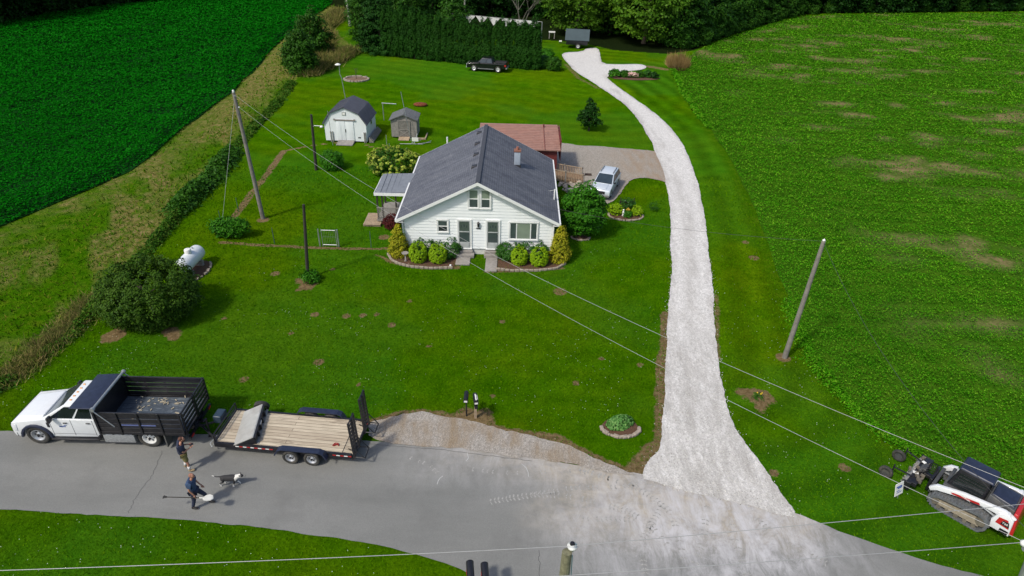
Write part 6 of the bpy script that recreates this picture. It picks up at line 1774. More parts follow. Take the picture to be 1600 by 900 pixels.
def ramp_leaf(yc):
    mb = MB(); x = L0 - .1; w_ = .3; z0, z1 = .42, 2.3
    for s in (-1, 1): mb.hull8([(x - .06, yc + s * w_ - .03, z0), (x + .02, yc + s * w_ - .03, z0), (x + .02, yc + s * w_ + .03, z0), (x - .06, yc + s * w_ + .03, z0)], [(x + .02, yc + s * w_ - .03, z1), (x + .1, yc + s * w_ - .03, z1), (x + .1, yc + s * w_ + .03, z1), (x + .02, yc + s * w_ + .03, z1)])
    for k in range(11):
        z = z0 + .08 + k * .178; xx = x - .02 + (z - z0) / (z1 - z0) * .08
        mb.bb(xx - .035, xx + .02, yc - w_, yc + w_, z - .016, z + .016)
    mb.bb(x - .03, x + .07, yc - .03, yc + .03, z0, z1 - .02)
    for s in (-1, 1):
        mb.cyl((x - .03, yc + s * w_, 1.0), (x - .42, yc + s * w_, .5), .022, n=5); mb.cyl((x, yc + s * w_, .5), (x - .45, yc + s * w_, .48), .022, n=5)
    mb.cyl((x - .45, yc - w_, .48), (x - .45, yc + w_, .48), .025, n=5)
    mb.cyl((x, yc, .42), (x + .32, yc, .62), .02, n=5)
    return mb.build('loading_ramp', BLACKP, trl)
ramp_leaf(.72); ramp_leaf(-.72)
# spare wheel at the far front side
sp_ = empty('spare_mount', (0, 0, 0), 0, parent=trl)
w_ = wheel(sp_, 0, 0, .33, .2, RIMS, 1, name='spare_wheel'); sp_.location = (1.9, -1.42, .30); sp_.rotation_euler = (R(-18), 0, R(8))
# loose items on the deck
bk = empty('loader_bucket', (-10.93, 20.42, .615), R(8), 'wide steel loader bucket lying across the trailer deck', 'bucket')
ang = R(0)
pr = [(-.40, .0), (-.44, .03), (-.30, .25), (-.05, .46), (.26, .5), (.3, .46), (.22, .44), (-.02, .40), (-.24, .22), (-.34, .03)]
MB().prism([(-.50, .0), (.30, .52), (.34, .50), (-.42, .0)], -1.02, 1.02, 'y').build('back_sheet', mat('polished_worn_steel', (.55, .54, .5), .38, .35, var=.12, scale=3, dirt=((.3, .25, .2), .4)), bk)
mb = MB(); mb.prism([(-.41, 0), (.34, .49), (.42, .3), (.44, .0)], -1.04, -1.0, 'y'); mb.prism([(-.41, 0), (.34, .49), (.42, .3), (.44, .0)], 1.0, 1.04, 'y'); mb.bb(.34, .42, -1.0, 1.0, .2, .48)
mb.build('bucket_shell', BLACKP, bk)
mb = MB(); mb.bb(.4, .52, -1.04, 1.04, .0, .03); mb.build('cutting_edge', STEEL, bk)
mb = MB(); mb.bb(.42, .44, -.15, .15, .22, .36); mb.build('warning_decal', CREAM, bk)
for y in (-.6, -.2, .2, .6): MB().bb(.4, .5, y - .03, y + .03, .05, .4).build('mount_rib', BLACKP, bk)
bk.scale = (1, 1, .68)
cb = g(525, 696, .6)
mb = MB(); mb.tube([(-.12, -.05, .03), (-.05, .08, .04), (.08, .06, .04), (.12, -.05, .03)], .028); mb.box(.0, 0, .035, .2, .05, .05, .5)
mb.build('chain_binder', mat('red_brown_paint', (.25, .02, .015), .5), None, label='small dark red chain binder on the rear of the trailer deck', cat='binder', loc=(cb[0], cb[1], .61))

# --- silver SUV
SILV = mat('silver_car_paint', (.58, .63, .69), .3, .15, var=.04, coat=.6)
suv = empty('suv', (7.2, 48.55, .02), math.atan2(-.94, -.34), 'silver blue SUV parked beside the wooden ramp', 'car')
lp = [(1.98, .3), (2.02, .5), (1.96, .72), (1.9, .8), (.98, .93), (-1.85, .96), (-1.98, .85), (-1.98, .35), (-1.62, .3)] + arch(-1.2, .36, .3)[::-1] + [(.8, .28)] + arch(1.2, .36, .3)[::-1]
MB().prism(lp, -.79, .79, 'y').build('body', SILV, suv, bevel=.05)
gh = greenhouse(suv, .92, 1.44, -1.9, .98, -1.6, .02, .76, .60, SILV, splits=((.04, .3), (.34, .62), (.66, .92)))
mb = MB()
for s in (-1, 1): mb.tube([(-1.45, s * .5, 1.44), (-1.35, s * .5, 1.5), (-.2, s * .5, 1.5), (-.1, s * .5, 1.44)], .022)
mb.build('roof_rack', BLACKP, gh)
MB().hull8([(1.88, -.45, .5), (2.03, -.42, .5), (2.03, .42, .5), (1.88, .45, .5)], [(1.88, -.45, .72), (1.98, -.42, .7), (1.98, .42, .7), (1.88, .45, .72)]).build('grille', BLACKP, suv)
MB().bb(1.95, 2.06, -.78, .78, .28, .46).build('front_bumper', mat('grey_bumper', (.2, .2, .21), .5), suv, bevel=.03)
MB().bb(2.06, 2.07, -.17, .17, .33, .42).build('front_plate', CREAM, suv)
for s in (-1, 1):
    MB().hull8([(1.8, s * .48, .56), (2.0, s * .48, .56), (1.9, s * .78, .56), (1.6, s * .8, .56)], [(1.78, s * .48, .74), (1.96, s * .48, .72), (1.85, s * .77, .74), (1.6, s * .79, .76)]).build('headlight', HEADL, suv, bevel=.01)
    MB().box(.72, s * .86, 1.0, .1, .16, .12).build('side_mirror', BLACKP, suv, bevel=.02)
    MB().bb(-2.0, -1.97, s * .7 - .07, s * .7 + .07, .6, .9).build('taillight', REDL, suv)
    MB().bb(-.8, .8, s * .79, s * .81, .45, .52).build('side_moulding', mat('grey_bumper', (.2, .2, .21), .5), suv)
    MB().bb(.02, .14, s * .79, s * .815, .80, .83).build('door_handle', BLACKP, suv)
    for x in (1.2, -1.2): wheel(suv, x, s * .7, .31, .19, RIMS, s, lugs=5)
MB().hull8([(1.0, -.5, .925), (1.8, -.45, .825), (1.8, .45, .825), (1.0, .5, .925)], [(1.02, -.45, .96), (1.76, -.4, .86), (1.76, .4, .86), (1.02, .45, .96)]).build('hood_bulge', SILV, suv, bevel=.02)

# --- black pickup by the hedge
pk = empty('pickup_truck', (-3.95, 87.55, .0), R(180 - 9), 'black pickup parked on the grass along the clipped hedge row', 'pickup')
lp = [(2.55, .42), (2.58, .8), (2.5, .98), (1.15, 1.08), (-2.5, 1.1), (-2.58, 1.0), (-2.58, .5), (-2.1, .42)] + arch(-1.55, .44, .42)[::-1] + [(1.1, .4)] + arch(1.6, .44, .42)[::-1]
MB().prism(lp, -.92, .92, 'y').build('body', BLACKG, pk, bevel=.05)
greenhouse(pk, 1.07, 1.68, -.85, 1.15, -.7, .55, .88, .72, BLACKG, splits=((.05, .42), (.48, .9)), glass=glassmat('smoked_glass', (.04, .05, .06)))
mb = MB(); mb.bb(-2.45, -.95, -.72, .72, 1.101, 1.108); mb.build('bed_liner', mat('dark_bed_liner', (.02, .02, .022), .8), pk)
mb = MB()
for s in (-1, 1): mb.bb(-2.52, -.9, s * .78, s * .92, 1.1, 1.16)
mb.bb(-2.58, -2.48, -.9, .9, 1.1, 1.16); mb.build('bed_rail', BLACKG, pk, bevel=.01)
MB().bb(2.5, 2.66, -.9, .9, .4, .58).build('front_bumper', GALV, pk, bevel=.02); MB().bb(-2.72, -2.56, -.9, .9, .45, .6).build('rear_bumper', GALV, pk, bevel=.02)
MB().bb(2.56, 2.6, -.5, .5, .65, .9).build('grille', GALV, pk)
for s in (-1, 1):
    MB().bb(2.5, 2.6, s * .72 - .17, s * .72 + .17, .68, .9).build('headlight', HEADL, pk, bevel=.02)
    MB().bb(-2.6, -2.54, s * .8 - .1, s * .8 + .1, .75, 1.02).build('taillight', REDL, pk); MB().bb(-2.6, -2.4, s * .921, s * .93, .78, 1.0).build('taillight', REDL, pk)
    MB().box(.9, s * 1.0, 1.15, .1, .18, .16).build('side_mirror', BLACKG, pk, bevel=.02)
    MB().bb(-1.0, 1.1, s * .9, s * 1.0, .36, .42).build('running_board', GALV, pk)
    for x in (1.6, -1.55): wheel(pk, x, s * .82, .39, .24, mat('chrome_rim', (.7, .7, .7), .3, .4), s, lugs=5)

# --- compact track loader with a soil conditioner on the front
hd_ = math.atan2(.73, -.68)
ldr = empty('track_loader', (18.12, 17.72, -.02), hd_, 'white and red compact track loader with black cab parked at the field edge', 'loader')
LRED = mat('loader_red', (.42, .018, .02), .35, coat=.3, var=.06)
LGRY = mat('loader_dark_grey', (.06, .062, .065), .5, var=.25, dirt=((.2, .17, .12), .4))
ldr.scale = (.93, 1, 1.04)
TRK2 = mat('track_rubber', (.10, .11, .12), .75, var=.3, scale=8, dirt=((.24, .2, .15), .35))
for s in (-1, 1):
    yc = s * .86
    op = [(-.75, .02), (.85, .02), (1.08, .12), (1.22, .32), (1.15, .5), (.95, .6), (-.55, .78), (-.82, .74), (-.98, .55), (-.95, .25)]
    ip = [(x * .90 + .01, .06 + (z - .02) * .84) for x, z in op]
    tb_ = MB()
    n = len(op)
    for k in range(n):
        a, b, c_, d = op[k], op[(k + 1) % n], ip[(k + 1) % n], ip[k]
        tb_.add([(a[0], yc - .2, a[1]), (b[0], yc - .2, b[1]), (c_[0], yc - .2, c_[1]), (d[0], yc - .2, d[1]), (a[0], yc + .2, a[1]), (b[0], yc + .2, b[1]), (c_[0], yc + .2, c_[1]), (d[0], yc + .2, d[1])],
                [(0, 1, 2, 3), (7, 6, 5, 4), (0, 4, 5, 1), (2, 6, 7, 3)])
        L = math.hypot(b[0] - a[0], b[1] - a[1]); m_ = max(1, int(L / .12))
        for j in range(m_):
            t = (j + .5) / m_; px = a[0] + (b[0] - a[0]) * t; pz = a[1] + (b[1] - a[1]) * t; an = math.atan2(b[1] - a[1], b[0] - a[0])
            for q in (-1, 1): tb_.box(px + q * .03, yc + q * .1, pz, .055, .19, .075, 0, -an)
    tk_ = tb_.build('track', TRK2, ldr)
    rl = MB()
    for x in (-.55, -.22, .11, .44, .77): rl.cyl((x, yc - .15, .15), (x, yc + .15, .15), .085, n=12)
    rl.cyl((1.0, yc - .15, .34), (1.0, yc + .15, .34), .19, n=14); rl.cyl((-.72, yc - .15, .5), (-.72, yc + .15, .5), .22, n=14)
    rl.build('track_roller', mat('dusty_dark_steel', (.13, .115, .09), .7, var=.4, dirt=((.3, .25, .18), .5)), tk_)
    MB().hull8([(-.7, yc - .08, .2), (.9, yc - .08, .2), (.9, yc + .12, .2), (-.7, yc + .12, .2)], [(-.6, yc - .08, .56), (.85, yc - .08, .42), (.85, yc + .12, .42), (-.6, yc + .12, .56)]).build('track_frame', mat('tan_dusty_steel', (.28, .24, .18), .7, var=.25), tk_)
MB().bb(-.95, 1.0, -.64, .64, .22, .95).build('chassis', LGRY, ldr, bevel=.03)
# cab
gh = greenhouse(ldr, .9, 1.80, -.45, .92, -.38, .72, .5, .44, BLACKP, splits=((.08, .9),), glass=glassmat('loader_cab_glass', (.015, .02, .022), .2), name='cab')
MB().hull8([(-.5, -.47, 1.79), (.78, -.47, 1.79), (.78, .47, 1.79), (-.5, .47, 1.79)], [(-.44, -.42, 1.87), (.70, -.42, 1.87), (.70, .42, 1.87), (-.44, .42, 1.87)]).build('cab_roof', BLUEBLK, gh, bevel=.03)
mb = MB()
for q in range(7): mb.bb(-.3, .8, 0, 0, 0, 0) if False else None
for s in (-1, 1):
    for q in range(6): mb.bb(-.36, .78, s * .5 - .012, s * .5 + .012, .98 + q * .13, .992 + q * .13)
mb.build('side_grid', BLACKP, gh)
# engine bay and tailgate
MB().hull8([(-1.5, -.62, .45), (-.5, -.62, .45), (-.5, .62, .45), (-1.5, .62, .45)], [(-1.45, -.58, 1.32), (-.5, -.5, 1.42), (-.5, .5, 1.42), (-1.45, .58, 1.32)]).build('engine_bay', LGRY, ldr, bevel=.03)
MB().hull8([(-1.40, -.46, 1.325), (-.55, -.42, 1.40), (-.55, .42, 1.40), (-1.40, .46, 1.325)], [(-1.36, -.42, 1.38), (-.58, -.38, 1.45), (-.58, .38, 1.45), (-1.36, .42, 1.38)]).build('engine_hood', BLUEBLK, ldr, bevel=.02)
mb = MB(); mb.hull8([(-1.78, -.8, .42), (-1.5, -.8, .4), (-1.5, .8, .4), (-1.78, .8, .42)], [(-1.62, -.72, 1.32), (-1.46, -.7, 1.34), (-1.46, .7, 1.34), (-1.62, .72, 1.32)]); mb.build('tailgate', LRED, ldr, bevel=.04)
for s in (-1, 1):
    # rear uprights (white, with red and black swoosh) and lift arms
    up = MB().prism([(-1.66, .42), (-.98, .45), (-.92, .8), (-1.05, 1.15), (-1.35, 1.3), (-1.58, 1.1)], s * .66, s * .92, 'y').build('rear_side_panel', WHITE, ldr, bevel=.03)
    MB().prism([(-1.56, .72), (-1.08, .76), (-1.12, 1.04), (-1.42, 1.08)], s * .922, s * .93, 'y').build('red_panel_decal', LRED, up)
    MB().prism([(-1.55, .78), (-1.24, .80), (-1.28, .98), (-1.48, 1.0)], s * .931, s * .936, 'y').build('black_panel_decal', BLACKP, up)
    MB().bb(-1.6, -1.3, s * .92, s * .935, .46, .62).build('taillight_housing', BLACKP, up)
    MB().prism([(-1.62, 1.18), (-1.2, 1.30), (-.6, 1.22), (.2, 1.12), (1.15, .86), (1.38, .62), (1.28, .5), (1.06, .66), (.15, .93), (-.65, 1.02), (-1.1, 1.02), (-1.5, 1.05)], s * .68, s * .84, 'y').build('lift_arm', WHITE, ldr, bevel=.02)
    MB().prism([(-.35, 1.10), (.5, .95), (.62, .90), (.55, .86), (-.42, 1.02)], s * .842, s * .848, 'y').build('red_stripe', LRED, ldr)
    mb = MB(); mb.cyl((-1.35, s * .76, .75), (-.2, s * .76, 1.05), .045); mb.cyl((1.25, s * .62, .52), (.6, s * .5, .6), .04); mb.build('lift_cylinder', GALV, ldr)
def text_on(s_, size, loc, rot, m, parent, name='lettering'):
    cu = bpy.data.curves.new(name, 'FONT'); cu.body = s_; cu.size = size; cu.extrude = .002; cu.align_x = 'CENTER'; cu.align_y = 'CENTER'
    o = bpy.data.objects.new(name, cu); C.objects.link(o)
    dg = bpy.context.evaluated_depsgraph_get(); me = bpy.data.meshes.new_from_object(o.evaluated_get(dg))
    bpy.data.objects.remove(o)
    me.materials.clear(); me.materials.append(m)
    o = bpy.data.objects.new(name, me); C.objects.link(o); o.parent = parent
    o.location = loc; o.rotation_euler = rot
    return o
text_on('Bobcat', .13, (.1, .852, 1.0), (R(90), R(10), R(180)), CREAM, ldr)
text_on('T66', .13, (-1.38, .94, .89), (R(90), R(-4), R(180)), CREAM, ldr)
mb = MB(); mb.bb(1.22, 1.36, -.62, .62, .22, .72); mb.build('quick_coupler', LGRY, ldr, bevel=.02)
# soil conditioner attachment (its own thing)
con = empty('soil_conditioner', (18.2, 17.62, -.02), hd_, 'black powered landscape rake with two gauge wheels on the loader front', 'attachment')
mb = MB(); mb.cyl((2.15, -1.0, .24), (2.15, .95, .24), .15, n=14)
r2 = random.Random(3)
for k in range(110):
    a = r2.uniform(0, 2 * PI); y = r2.uniform(-.98, .93); mb.box(2.15 + .17 * math.cos(a), y, .24 + .17 * math.sin(a), .05, .03, .05, 0, -a)
mb.build('toothed_roller', STEEL, con)
mb = MB(); mb.bb(1.42, 1.52, -.5, .5, .2, .8); mb.bb(1.5, 1.95, -.1, .1, .42, .56); mb.bb(1.78, 1.95, -1.0, .95, .36, .54); mb.hull8([(1.9, -1.0, .45), (2.14, -1.0, .42), (2.14, .95, .42), (1.9, .95, .45)], [(1.9, -1.0, .52), (2.14, -1.0, .47), (2.14, .95, .47), (1.9, .95, .52)])
mb.bb(1.95, 2.25, .95, 1.02, .1, .5); mb.bb(1.95, 2.25, -1.07, -1.0, .1, .5)
mb.build('frame', BLACKP, con, bevel=.01)
mb = MB()
for y0, y1 in ((.55, .74), (-.55, -.62)):
    mb.cyl((2.0, y0, .5), (2.75, y1, .62), .035, n=6); mb.cyl((2.75, y1, .35), (2.75, y1, .75), .03, n=6)
    mb.cyl((2.75, y1, .4), (2.9, y1 + .12, .2), .022, n=5)
mb.build('wheel_arm', BLACKP, con)
for y in (.84, -.52):
    mb = MB(); mb.lathe([(.15, -.06), (.24, -.07), (.27, -.04), (.27, .04), (.24, .07), (.15, .06), (.15, -.06)], (2.92, y, .27), 'y', 20); w_ = mb.build('gauge_wheel', RUBBER, con, smooth=True)
    MB().cyl((2.92, y - .04, .27), (2.92, y + .04, .27), .15, n=12).build('rim', LGRY, w_)
mb = MB(); mb.bb(1.75, 2.0, -.3, .1, .55, .75); mb.cyl((1.95, -.2, .7), (1.95, .25, .7), .07); mb.build('hydraulic_motor', LGRY, con, bevel=.02)
MB().box(2.05, .3, .56, .2, .13, .02, .4).build('white_decal', CREAM, con); MB().box(2.0, -.28, .77, .14, .12, .02, -.3).build('white_decal', CREAM, con)
mb = MB(); r2 = random.Random(12)
for k in range(14): mb.box(r2.uniform(1.75, 2.3), r2.uniform(-.9, .85), .56, r2.uniform(.08, .3), r2.uniform(.04, .14), r2.uniform(.05, .16), r2.uniform(0, 3))
mb.build('brackets_and_links', mat('dusty_dark_steel', (.13, .115, .09), .7, var=.4, dirt=((.3, .25, .18), .5)), con)
mb = MB()
for k in range(5):
    y = -.4 + k * .16
    mb.tube([(1.4, y * .4, .7), (1.55, y * .6, .98 - .03 * k), (1.75, y, .85), (1.85, y * .9, .62)], .018, 5)
mb.build('hydraulic_hose', BLACKP, con)
# yard sign next to it
sg = yard_sign('yard_sign', (15.62, 18.05), .48, .56, .42, CREAM, 'white yard sign with blue marks beside the loader rake', rz=R(28))
sg.rotation_euler.x = R(-14)
mb = MB()
for x, z, w_ in ((-.02, .55, .34), (.02, .48, .26), (-.06, .36, .2), (.0, .28, .3)): mb.box(x, -.013, z, w_, .004, .03 if z < .4 else .055)
mb.build('blue_print', mat('blue_ink', (.03, .08, .35), .6), sg)

# --- covered utility trailer under the maple
ut = empty('utility_cart', (*g(900, 74), 0), R(174), 'dark cart with a slanting blue-grey cover under the light maple', 'cart')
mb = MB(); mb.hull8([(-1.7, -.85, .5), (1.5, -.85, .5), (1.5, .85, .5), (-1.7, .85, .5)], [(-1.7, -.9, 1.1), (1.5, -.9, 1.1), (1.5, .9, 1.1), (-1.7, .9, 1.1)]); mb.bb(1.5, 2.6, -.06, .06, .5, .6); mb.build('cart_body', BLACKP, ut, bevel=.03)
TARP = mat('blue_grey_tarp', (.05, .075, .085), .8, var=.12, scale=1)
MB().hull8([(-1.9, .95, 1.12), (1.7, .95, 1.12), (1.7, -1.0, 2.4), (-1.9, -1.0, 2.4)], [(-1.9, .98, 1.17), (1.7, .98, 1.17), (1.7, -.97, 2.46), (-1.9, -.97, 2.46)]).build('slanting_cover', TARP, ut)
for s in (-1, 1): wheel(ut, -.3, s * .98, .36, .2, RIMW, s)
MB().bb(2.2, 2.6, -.3, .3, .75, .85).build('white_end', CREAM, ut)
mb = MB()
for x in (-1.5, 1.3): mb.cyl((x, -.85, 1.0), (x, -.9, 2.4), .04)
mb.build('cover_support', BLACKP, ut)

# --- white pennants on a line behind the hedge, with a pale low roof
x0, y0 = g(700, 62); x1, y1 = g(846, 75)
y0 += 6; y1 += 2
pn = empty('pennant_line', (x0, y0, 0), math.atan2(y1 - y0, x1 - x0), 'string of white triangular cloth pennants behind the hedge row', 'pennants')
Lp = math.hypot(x1 - x0, y1 - y0)
MB().cyl((0, 0, 2.9), (Lp, 0, 3.35), .03).build('line', WIRE, pn)
for k in range(7):
    x = .2 + k * (Lp - 1) / 7 * 1.02; w_ = 2.2
    zt = 2.9 + .45 * x / Lp
    MB().add([(x, -.02, zt), (x + w_, -.02, zt - .02), (x + w_ / 2, -.1, zt - 1.15), (x, .02, zt), (x + w_, .02, zt - .02), (x + w_ / 2, -.06, zt - 1.15)], [(0, 2, 1), (3, 4, 5), (0, 1, 4, 3), (1, 2, 5, 4), (2, 0, 3, 5)]).build('pennant', mat('grey_white_cloth', (.5, .5, .5), .8), pn)
for x in (0, Lp): MB().cyl((x, 0, 0), (x, 0, 2.9 if x == 0 else 3.35), .06).build('pennant_post', GALV, pn)
x, y = g(862, 60)
wb = empty('well_cover', (x, y, 0), 0, 'small pale stand at the shaded lawn edge left of the covered cart', 'stand')
MB().bb(-.5, .5, -.3, .3, .9, 1.05).build('top', CREAM, wb); 
for sx in (-.4, .4): MB().bb(sx - .06, sx + .06, -.25, .25, 0, .9).build('leg', OLDWOOD, wb)

# ================================================================== PEOPLE AND DOG
def skin_mesh(name, verts, edges, radii, m, parent=None, sub=2, root=0, **kw):
    me = bpy.data.meshes.new(name); me.from_pydata([tuple(v) for v in verts], edges, []); me.update()
    o = bpy.data.objects.new(name, me); C.objects.link(o)
    o.modifiers.new('skin', 'SKIN')
    if not me.skin_vertices:
        with bpy.context.temp_override(object=o, active_object=o): bpy.ops.mesh.customdata_skin_add()
    for i, r_ in enumerate(radii):
        r_ = r_ if isinstance(r_, tuple) else (r_, r_)
        me.skin_vertices[0].data[i].radius = r_
        me.skin_vertices[0].data[i].use_root = (i == root)
    s = o.modifiers.new('sub', 'SUBSURF'); s.levels = sub; s.render_levels = sub
    dg = bpy.context.evaluated_depsgraph_get(); dg.update()
    ev = bpy.data.meshes.new_from_object(o.evaluated_get(dg))
    bpy.data.objects.remove(o)
    ev.materials.clear(); ev.materials.append(m)
    ev.polygons.foreach_set('use_smooth', [True] * len(ev.polygons))
    o2 = bpy.data.objects.new(name, ev); C.objects.link(o2)
    if parent: o2.parent = parent
    return tag(o2, **kw)
def join_into(o, mb):
    """merge extra shaped pieces (head, fingers) into the one body mesh"""
    bm = bmesh.new(); bm.from_mesh(o.data)
    vs = [bm.verts.new(v) for v in mb.v]; bm.verts.ensure_lookup_table()
    for f in mb.f:
        try: bm.faces.new([vs[i] for i in f]).smooth = True
        except ValueError: pass
    bmesh.ops.recalc_face_normals(bm, faces=bm.faces)
    bm.to_mesh(o.data); bm.free()
def hand(mb, wrist, d, palm_n, thumb_side, curl=.6, s=1.0):
    """palm, four unequal bent fingers and a thumb leaving the side of the palm"""
    w_ = Vector(wrist); d = Vector(d).normalized(); n = Vector(palm_n).normalized(); n = (n - d * n.dot(d)).normalized(); side = d.cross(n).normalized() * thumb_side
    pc = w_ + d * .045 * s
    M = [(pc + side * a * .038 * s + n * b * .014 * s + d * c_ * .045 * s) for c_ in (-1, 1) for a in (-1, 1) for b in (-1, 1)]
    mb.add(M, [(0, 1, 3, 2), (4, 6, 7, 5), (0, 4, 5, 1), (2, 3, 7, 6), (0, 2, 6, 4), (1, 5, 7, 3)])
    for k, L in enumerate((.07, .08, .075, .06)):
        p = pc + d * .042 * s + side * (.03 - .02 * k) * s; dd = d; r_ = .0095 * s
        for j in range(3):
            dd = (dd + n * curl * .55).normalized(); q = p + dd * L * s * (.42, .32, .26)[j]; mb.cyl(p, q, r_, r_ * .85, 6); p = q; r_ *= .85
    p = pc - d * .015 * s + side * .036 * s; q = p + (side * .7 + d * .6).normalized() * .035 * s; mb.cyl(p, q, .011 * s, .01 * s, 6); mb.cyl(q, q + (d + n * curl).normalized() * .03 * s, .01 * s, .008 * s, 6)
def head(mb, c_, f, s=1.0):
    """skull with brow, nose, jaw and ears; f = facing direction (unit, horizontal plus tilt)"""
    c_ = Vector(c_); f = Vector(f).normalized(); up = (Vector((0, 0, 1)) - f * f.z).normalized(); r_ = f.cross(up)
    n1, n2 = 16, 12; vs = []
    for i in range(n2 + 1):
        ph = PI * i / n2
        for k in range(n1):
            th = 2 * PI * k / n1
            x, y, z = math.sin(ph) * math.cos(th), math.sin(ph) * math.sin(th), math.cos(ph)
            a = x * .098; b = y * .076; h = z * .118
            if z < 0: b *= 1 + z * .38; a *= 1 + z * .18 if x > 0 else 1 + z * .45
            if x > .75 and -.35 < z < .15 and abs(y) < .3: a += .022 * (1 - abs(y) / .3)
            if x > .5 and .1 < z < .3: a += .005
            vs.append(c_ + f * a * s + r_ * b * s + up * h * s)
    mb.add(vs, [(i * n1 + k, i * n1 + (k + 1) % n1, (i + 1) * n1 + (k + 1) % n1, (i + 1) * n1 + k) for i in range(n2) for k in range(n1)])
    for q in (-1, 1):
        e = c_ + r_ * q * .076 * s; mb.box(e.x, e.y, e.z, .03 * s, .022 * s, .055 * s, math.atan2(f.y, f.x))
def face_bits(parent, c_, f, s=1.0):
    c_ = Vector(c_); f = Vector(f).normalized(); up = (Vector((0, 0, 1)) - f * f.z).normalized(); r_ = f.cross(up)
    mb = MB()
    for q in (-1, 1): p = c_ + f * .088 * s + r_ * q * .032 * s + up * .008 * s; mb.ball(p, .012 * s, n=6, m=4)
    mb.build('eyes', BLKL, parent); mb = MB(); p = c_ + f * .083 * s - up * .062 * s; mb.box(p.x, p.y, p.z, .012, .045 * s, .009, math.atan2(f.y, f.x)); mb.build('mouth', mat('lip_red', (.3, .09, .08), .6), parent)
def person(root, J, face, hands, skin_m, shirt_m, leg_m, boot_m, shorts=False, s=1.0):
    """J: joint dict in the person's own frame. One continuous body; clothing as children."""
    V = Vector
    order = ['pelvis', 'belly', 'chest', 'neck', 'headb', 'shL', 'elL', 'wrL', 'shR', 'elR', 'wrR', 'hipL', 'knL', 'anL', 'toL', 'hipR', 'knR', 'anR', 'toR']
    E_ = [(0, 1), (1, 2), (2, 3), (3, 4), (2, 5), (5, 6), (6, 7), (2, 8), (8, 9), (9, 10), (0, 11), (11, 12), (12, 13), (13, 14), (0, 15), (15, 16), (16, 17), (17, 18)]
    rad = [.13, .125, .12, .06, .055, .05, .042, .027, .05, .042, .027, .095, .06, .04, .035, .095, .06, .04, .035]
    body = skin_mesh('body', [J[k] for k in order], E_, [r_ * .88 for r_ in rad], skin_m, root)
    mb = MB(); head(mb, J['head'], face, s)
    for (wr, d, n, ts, cu) in hands: hand(mb, J[wr], d, n, ts, cu, s)
    join_into(body, mb)
    face_bits(root, J['head'], face, s)
    # shirt with half sleeves
    def mid(a, b, t): return tuple(V(J[a]).lerp(V(J[b]), t))
    vs = [tuple(V(J['pelvis']) + V((0, 0, -.02))), J['belly'], J['chest'], mid('chest', 'neck', .6), J['shL'], mid('shL', 'elL', .75), J['shR'], mid('shR', 'elR', .75)]
    skin_mesh('shirt', vs, [(0, 1), (1, 2), (2, 3), (2, 4), (4, 5), (2, 6), (6, 7)], [.162, .16, .168, .10, .135, .10, .135, .10], shirt_m, root)
    t = .85 if shorts else 1.0
    if shorts:
        vs = [J['pelvis'], J['hipL'], mid('hipL', 'knL', .9), J['hipR'], mid('hipR', 'knR', .9)]
        skin_mesh('shorts', vs, [(0, 1), (1, 2), (0, 3), (3, 4)], [.13, .12, .095, .12, .095], leg_m, root)
        for q in 'LR': MB().cyl(mid('an' + q, 'kn' + q, .12), mid('an' + q, 'kn' + q, .5), .05, .056, 10).build('sock', SOCK, root, smooth=True)
    else:
        vs = [J['pelvis'], J['hipL'], J['knL'], mid('anL', 'knL', .08), J['hipR'], J['knR'], mid('anR', 'knR', .08)]
        skin_mesh('trousers', vs, [(0, 1), (1, 2), (2, 3), (0, 4), (4, 5), (5, 6)], [.152, .112, .078, .062, .112, .078, .062], leg_m, root)
    for q in 'LR':
        a = V(J['an' + q]); b = V(J['to' + q])
        skin_mesh('boot', [tuple(a + V((0, 0, .07))), tuple(a + V((-.02, 0, -.02))), tuple(a.lerp(b, .6) + V((0, 0, 0))), tuple(b)], [(0, 1), (1, 2), (2, 3)], [.055, .055, .05, .04], boot_m, root)
    return body
# man with phone: faces +x (local), short brown hair, navy shirt, olive shorts
mx, my = g(296, 732)
p1 = empty('person', (mx - .02, my - .05, .012), R(28), 'man in navy shirt and khaki shorts looking at a phone behind the truck', 'person')
p1.scale = (1.02,) * 3
J = dict(pelvis=(-.02, 0, .88), belly=(-.04, 0, 1.05), chest=(-.02, 0, 1.27), neck=(.03, 0, 1.42), headb=(.07, 0, 1.5), head=(.10, 0, 1.57),
         shL=(-.02, .19, 1.36), elL=(.02, .25, 1.1), wrL=(.27, .12, 1.14), shR=(-.02, -.19, 1.36), elR=(.04, -.25, 1.1), wrR=(.28, -.10, 1.14),
         hipL=(0, .09, .84), knL=(.0, .13, .46), anL=(-.08, .15, .09), toL=(.10, .17, .045), hipR=(0, -.09, .84), knR=(.06, -.13, .46), anR=(.06, -.17, .09), toR=(.25, -.2, .045))
person(p1, J, (1, 0, -.45), [('wrL', (1, -.35, .1), (0, -.3, 1), 1, .6), ('wrR', (1, .3, .1), (0, .3, 1), -1, .6)], SKIN, NAVY, KHAKI, TANB, True)
mb = MB(); c_ = Vector(J['head']); hv = MB(); hv.ball(c_ + Vector((-.028, 0, .045)), .093, .081, .092); hv.build('hair', HAIR, p1, smooth=True)
mb = MB(); mb.ball(c_ + Vector((.06, 0, -.085)), .045, .055, .04); mb.build('beard', HAIR, p1, smooth=True)
ph = MB().box(.38, .0, 1.2, .15, .08, .012, 0, -.35).build('phone', BLACKP, None, label='small dark phone in the hands of the man in shorts', cat='phone', bevel=.004)
ph.location = p1.location; ph.rotation_euler = p1.rotation_euler
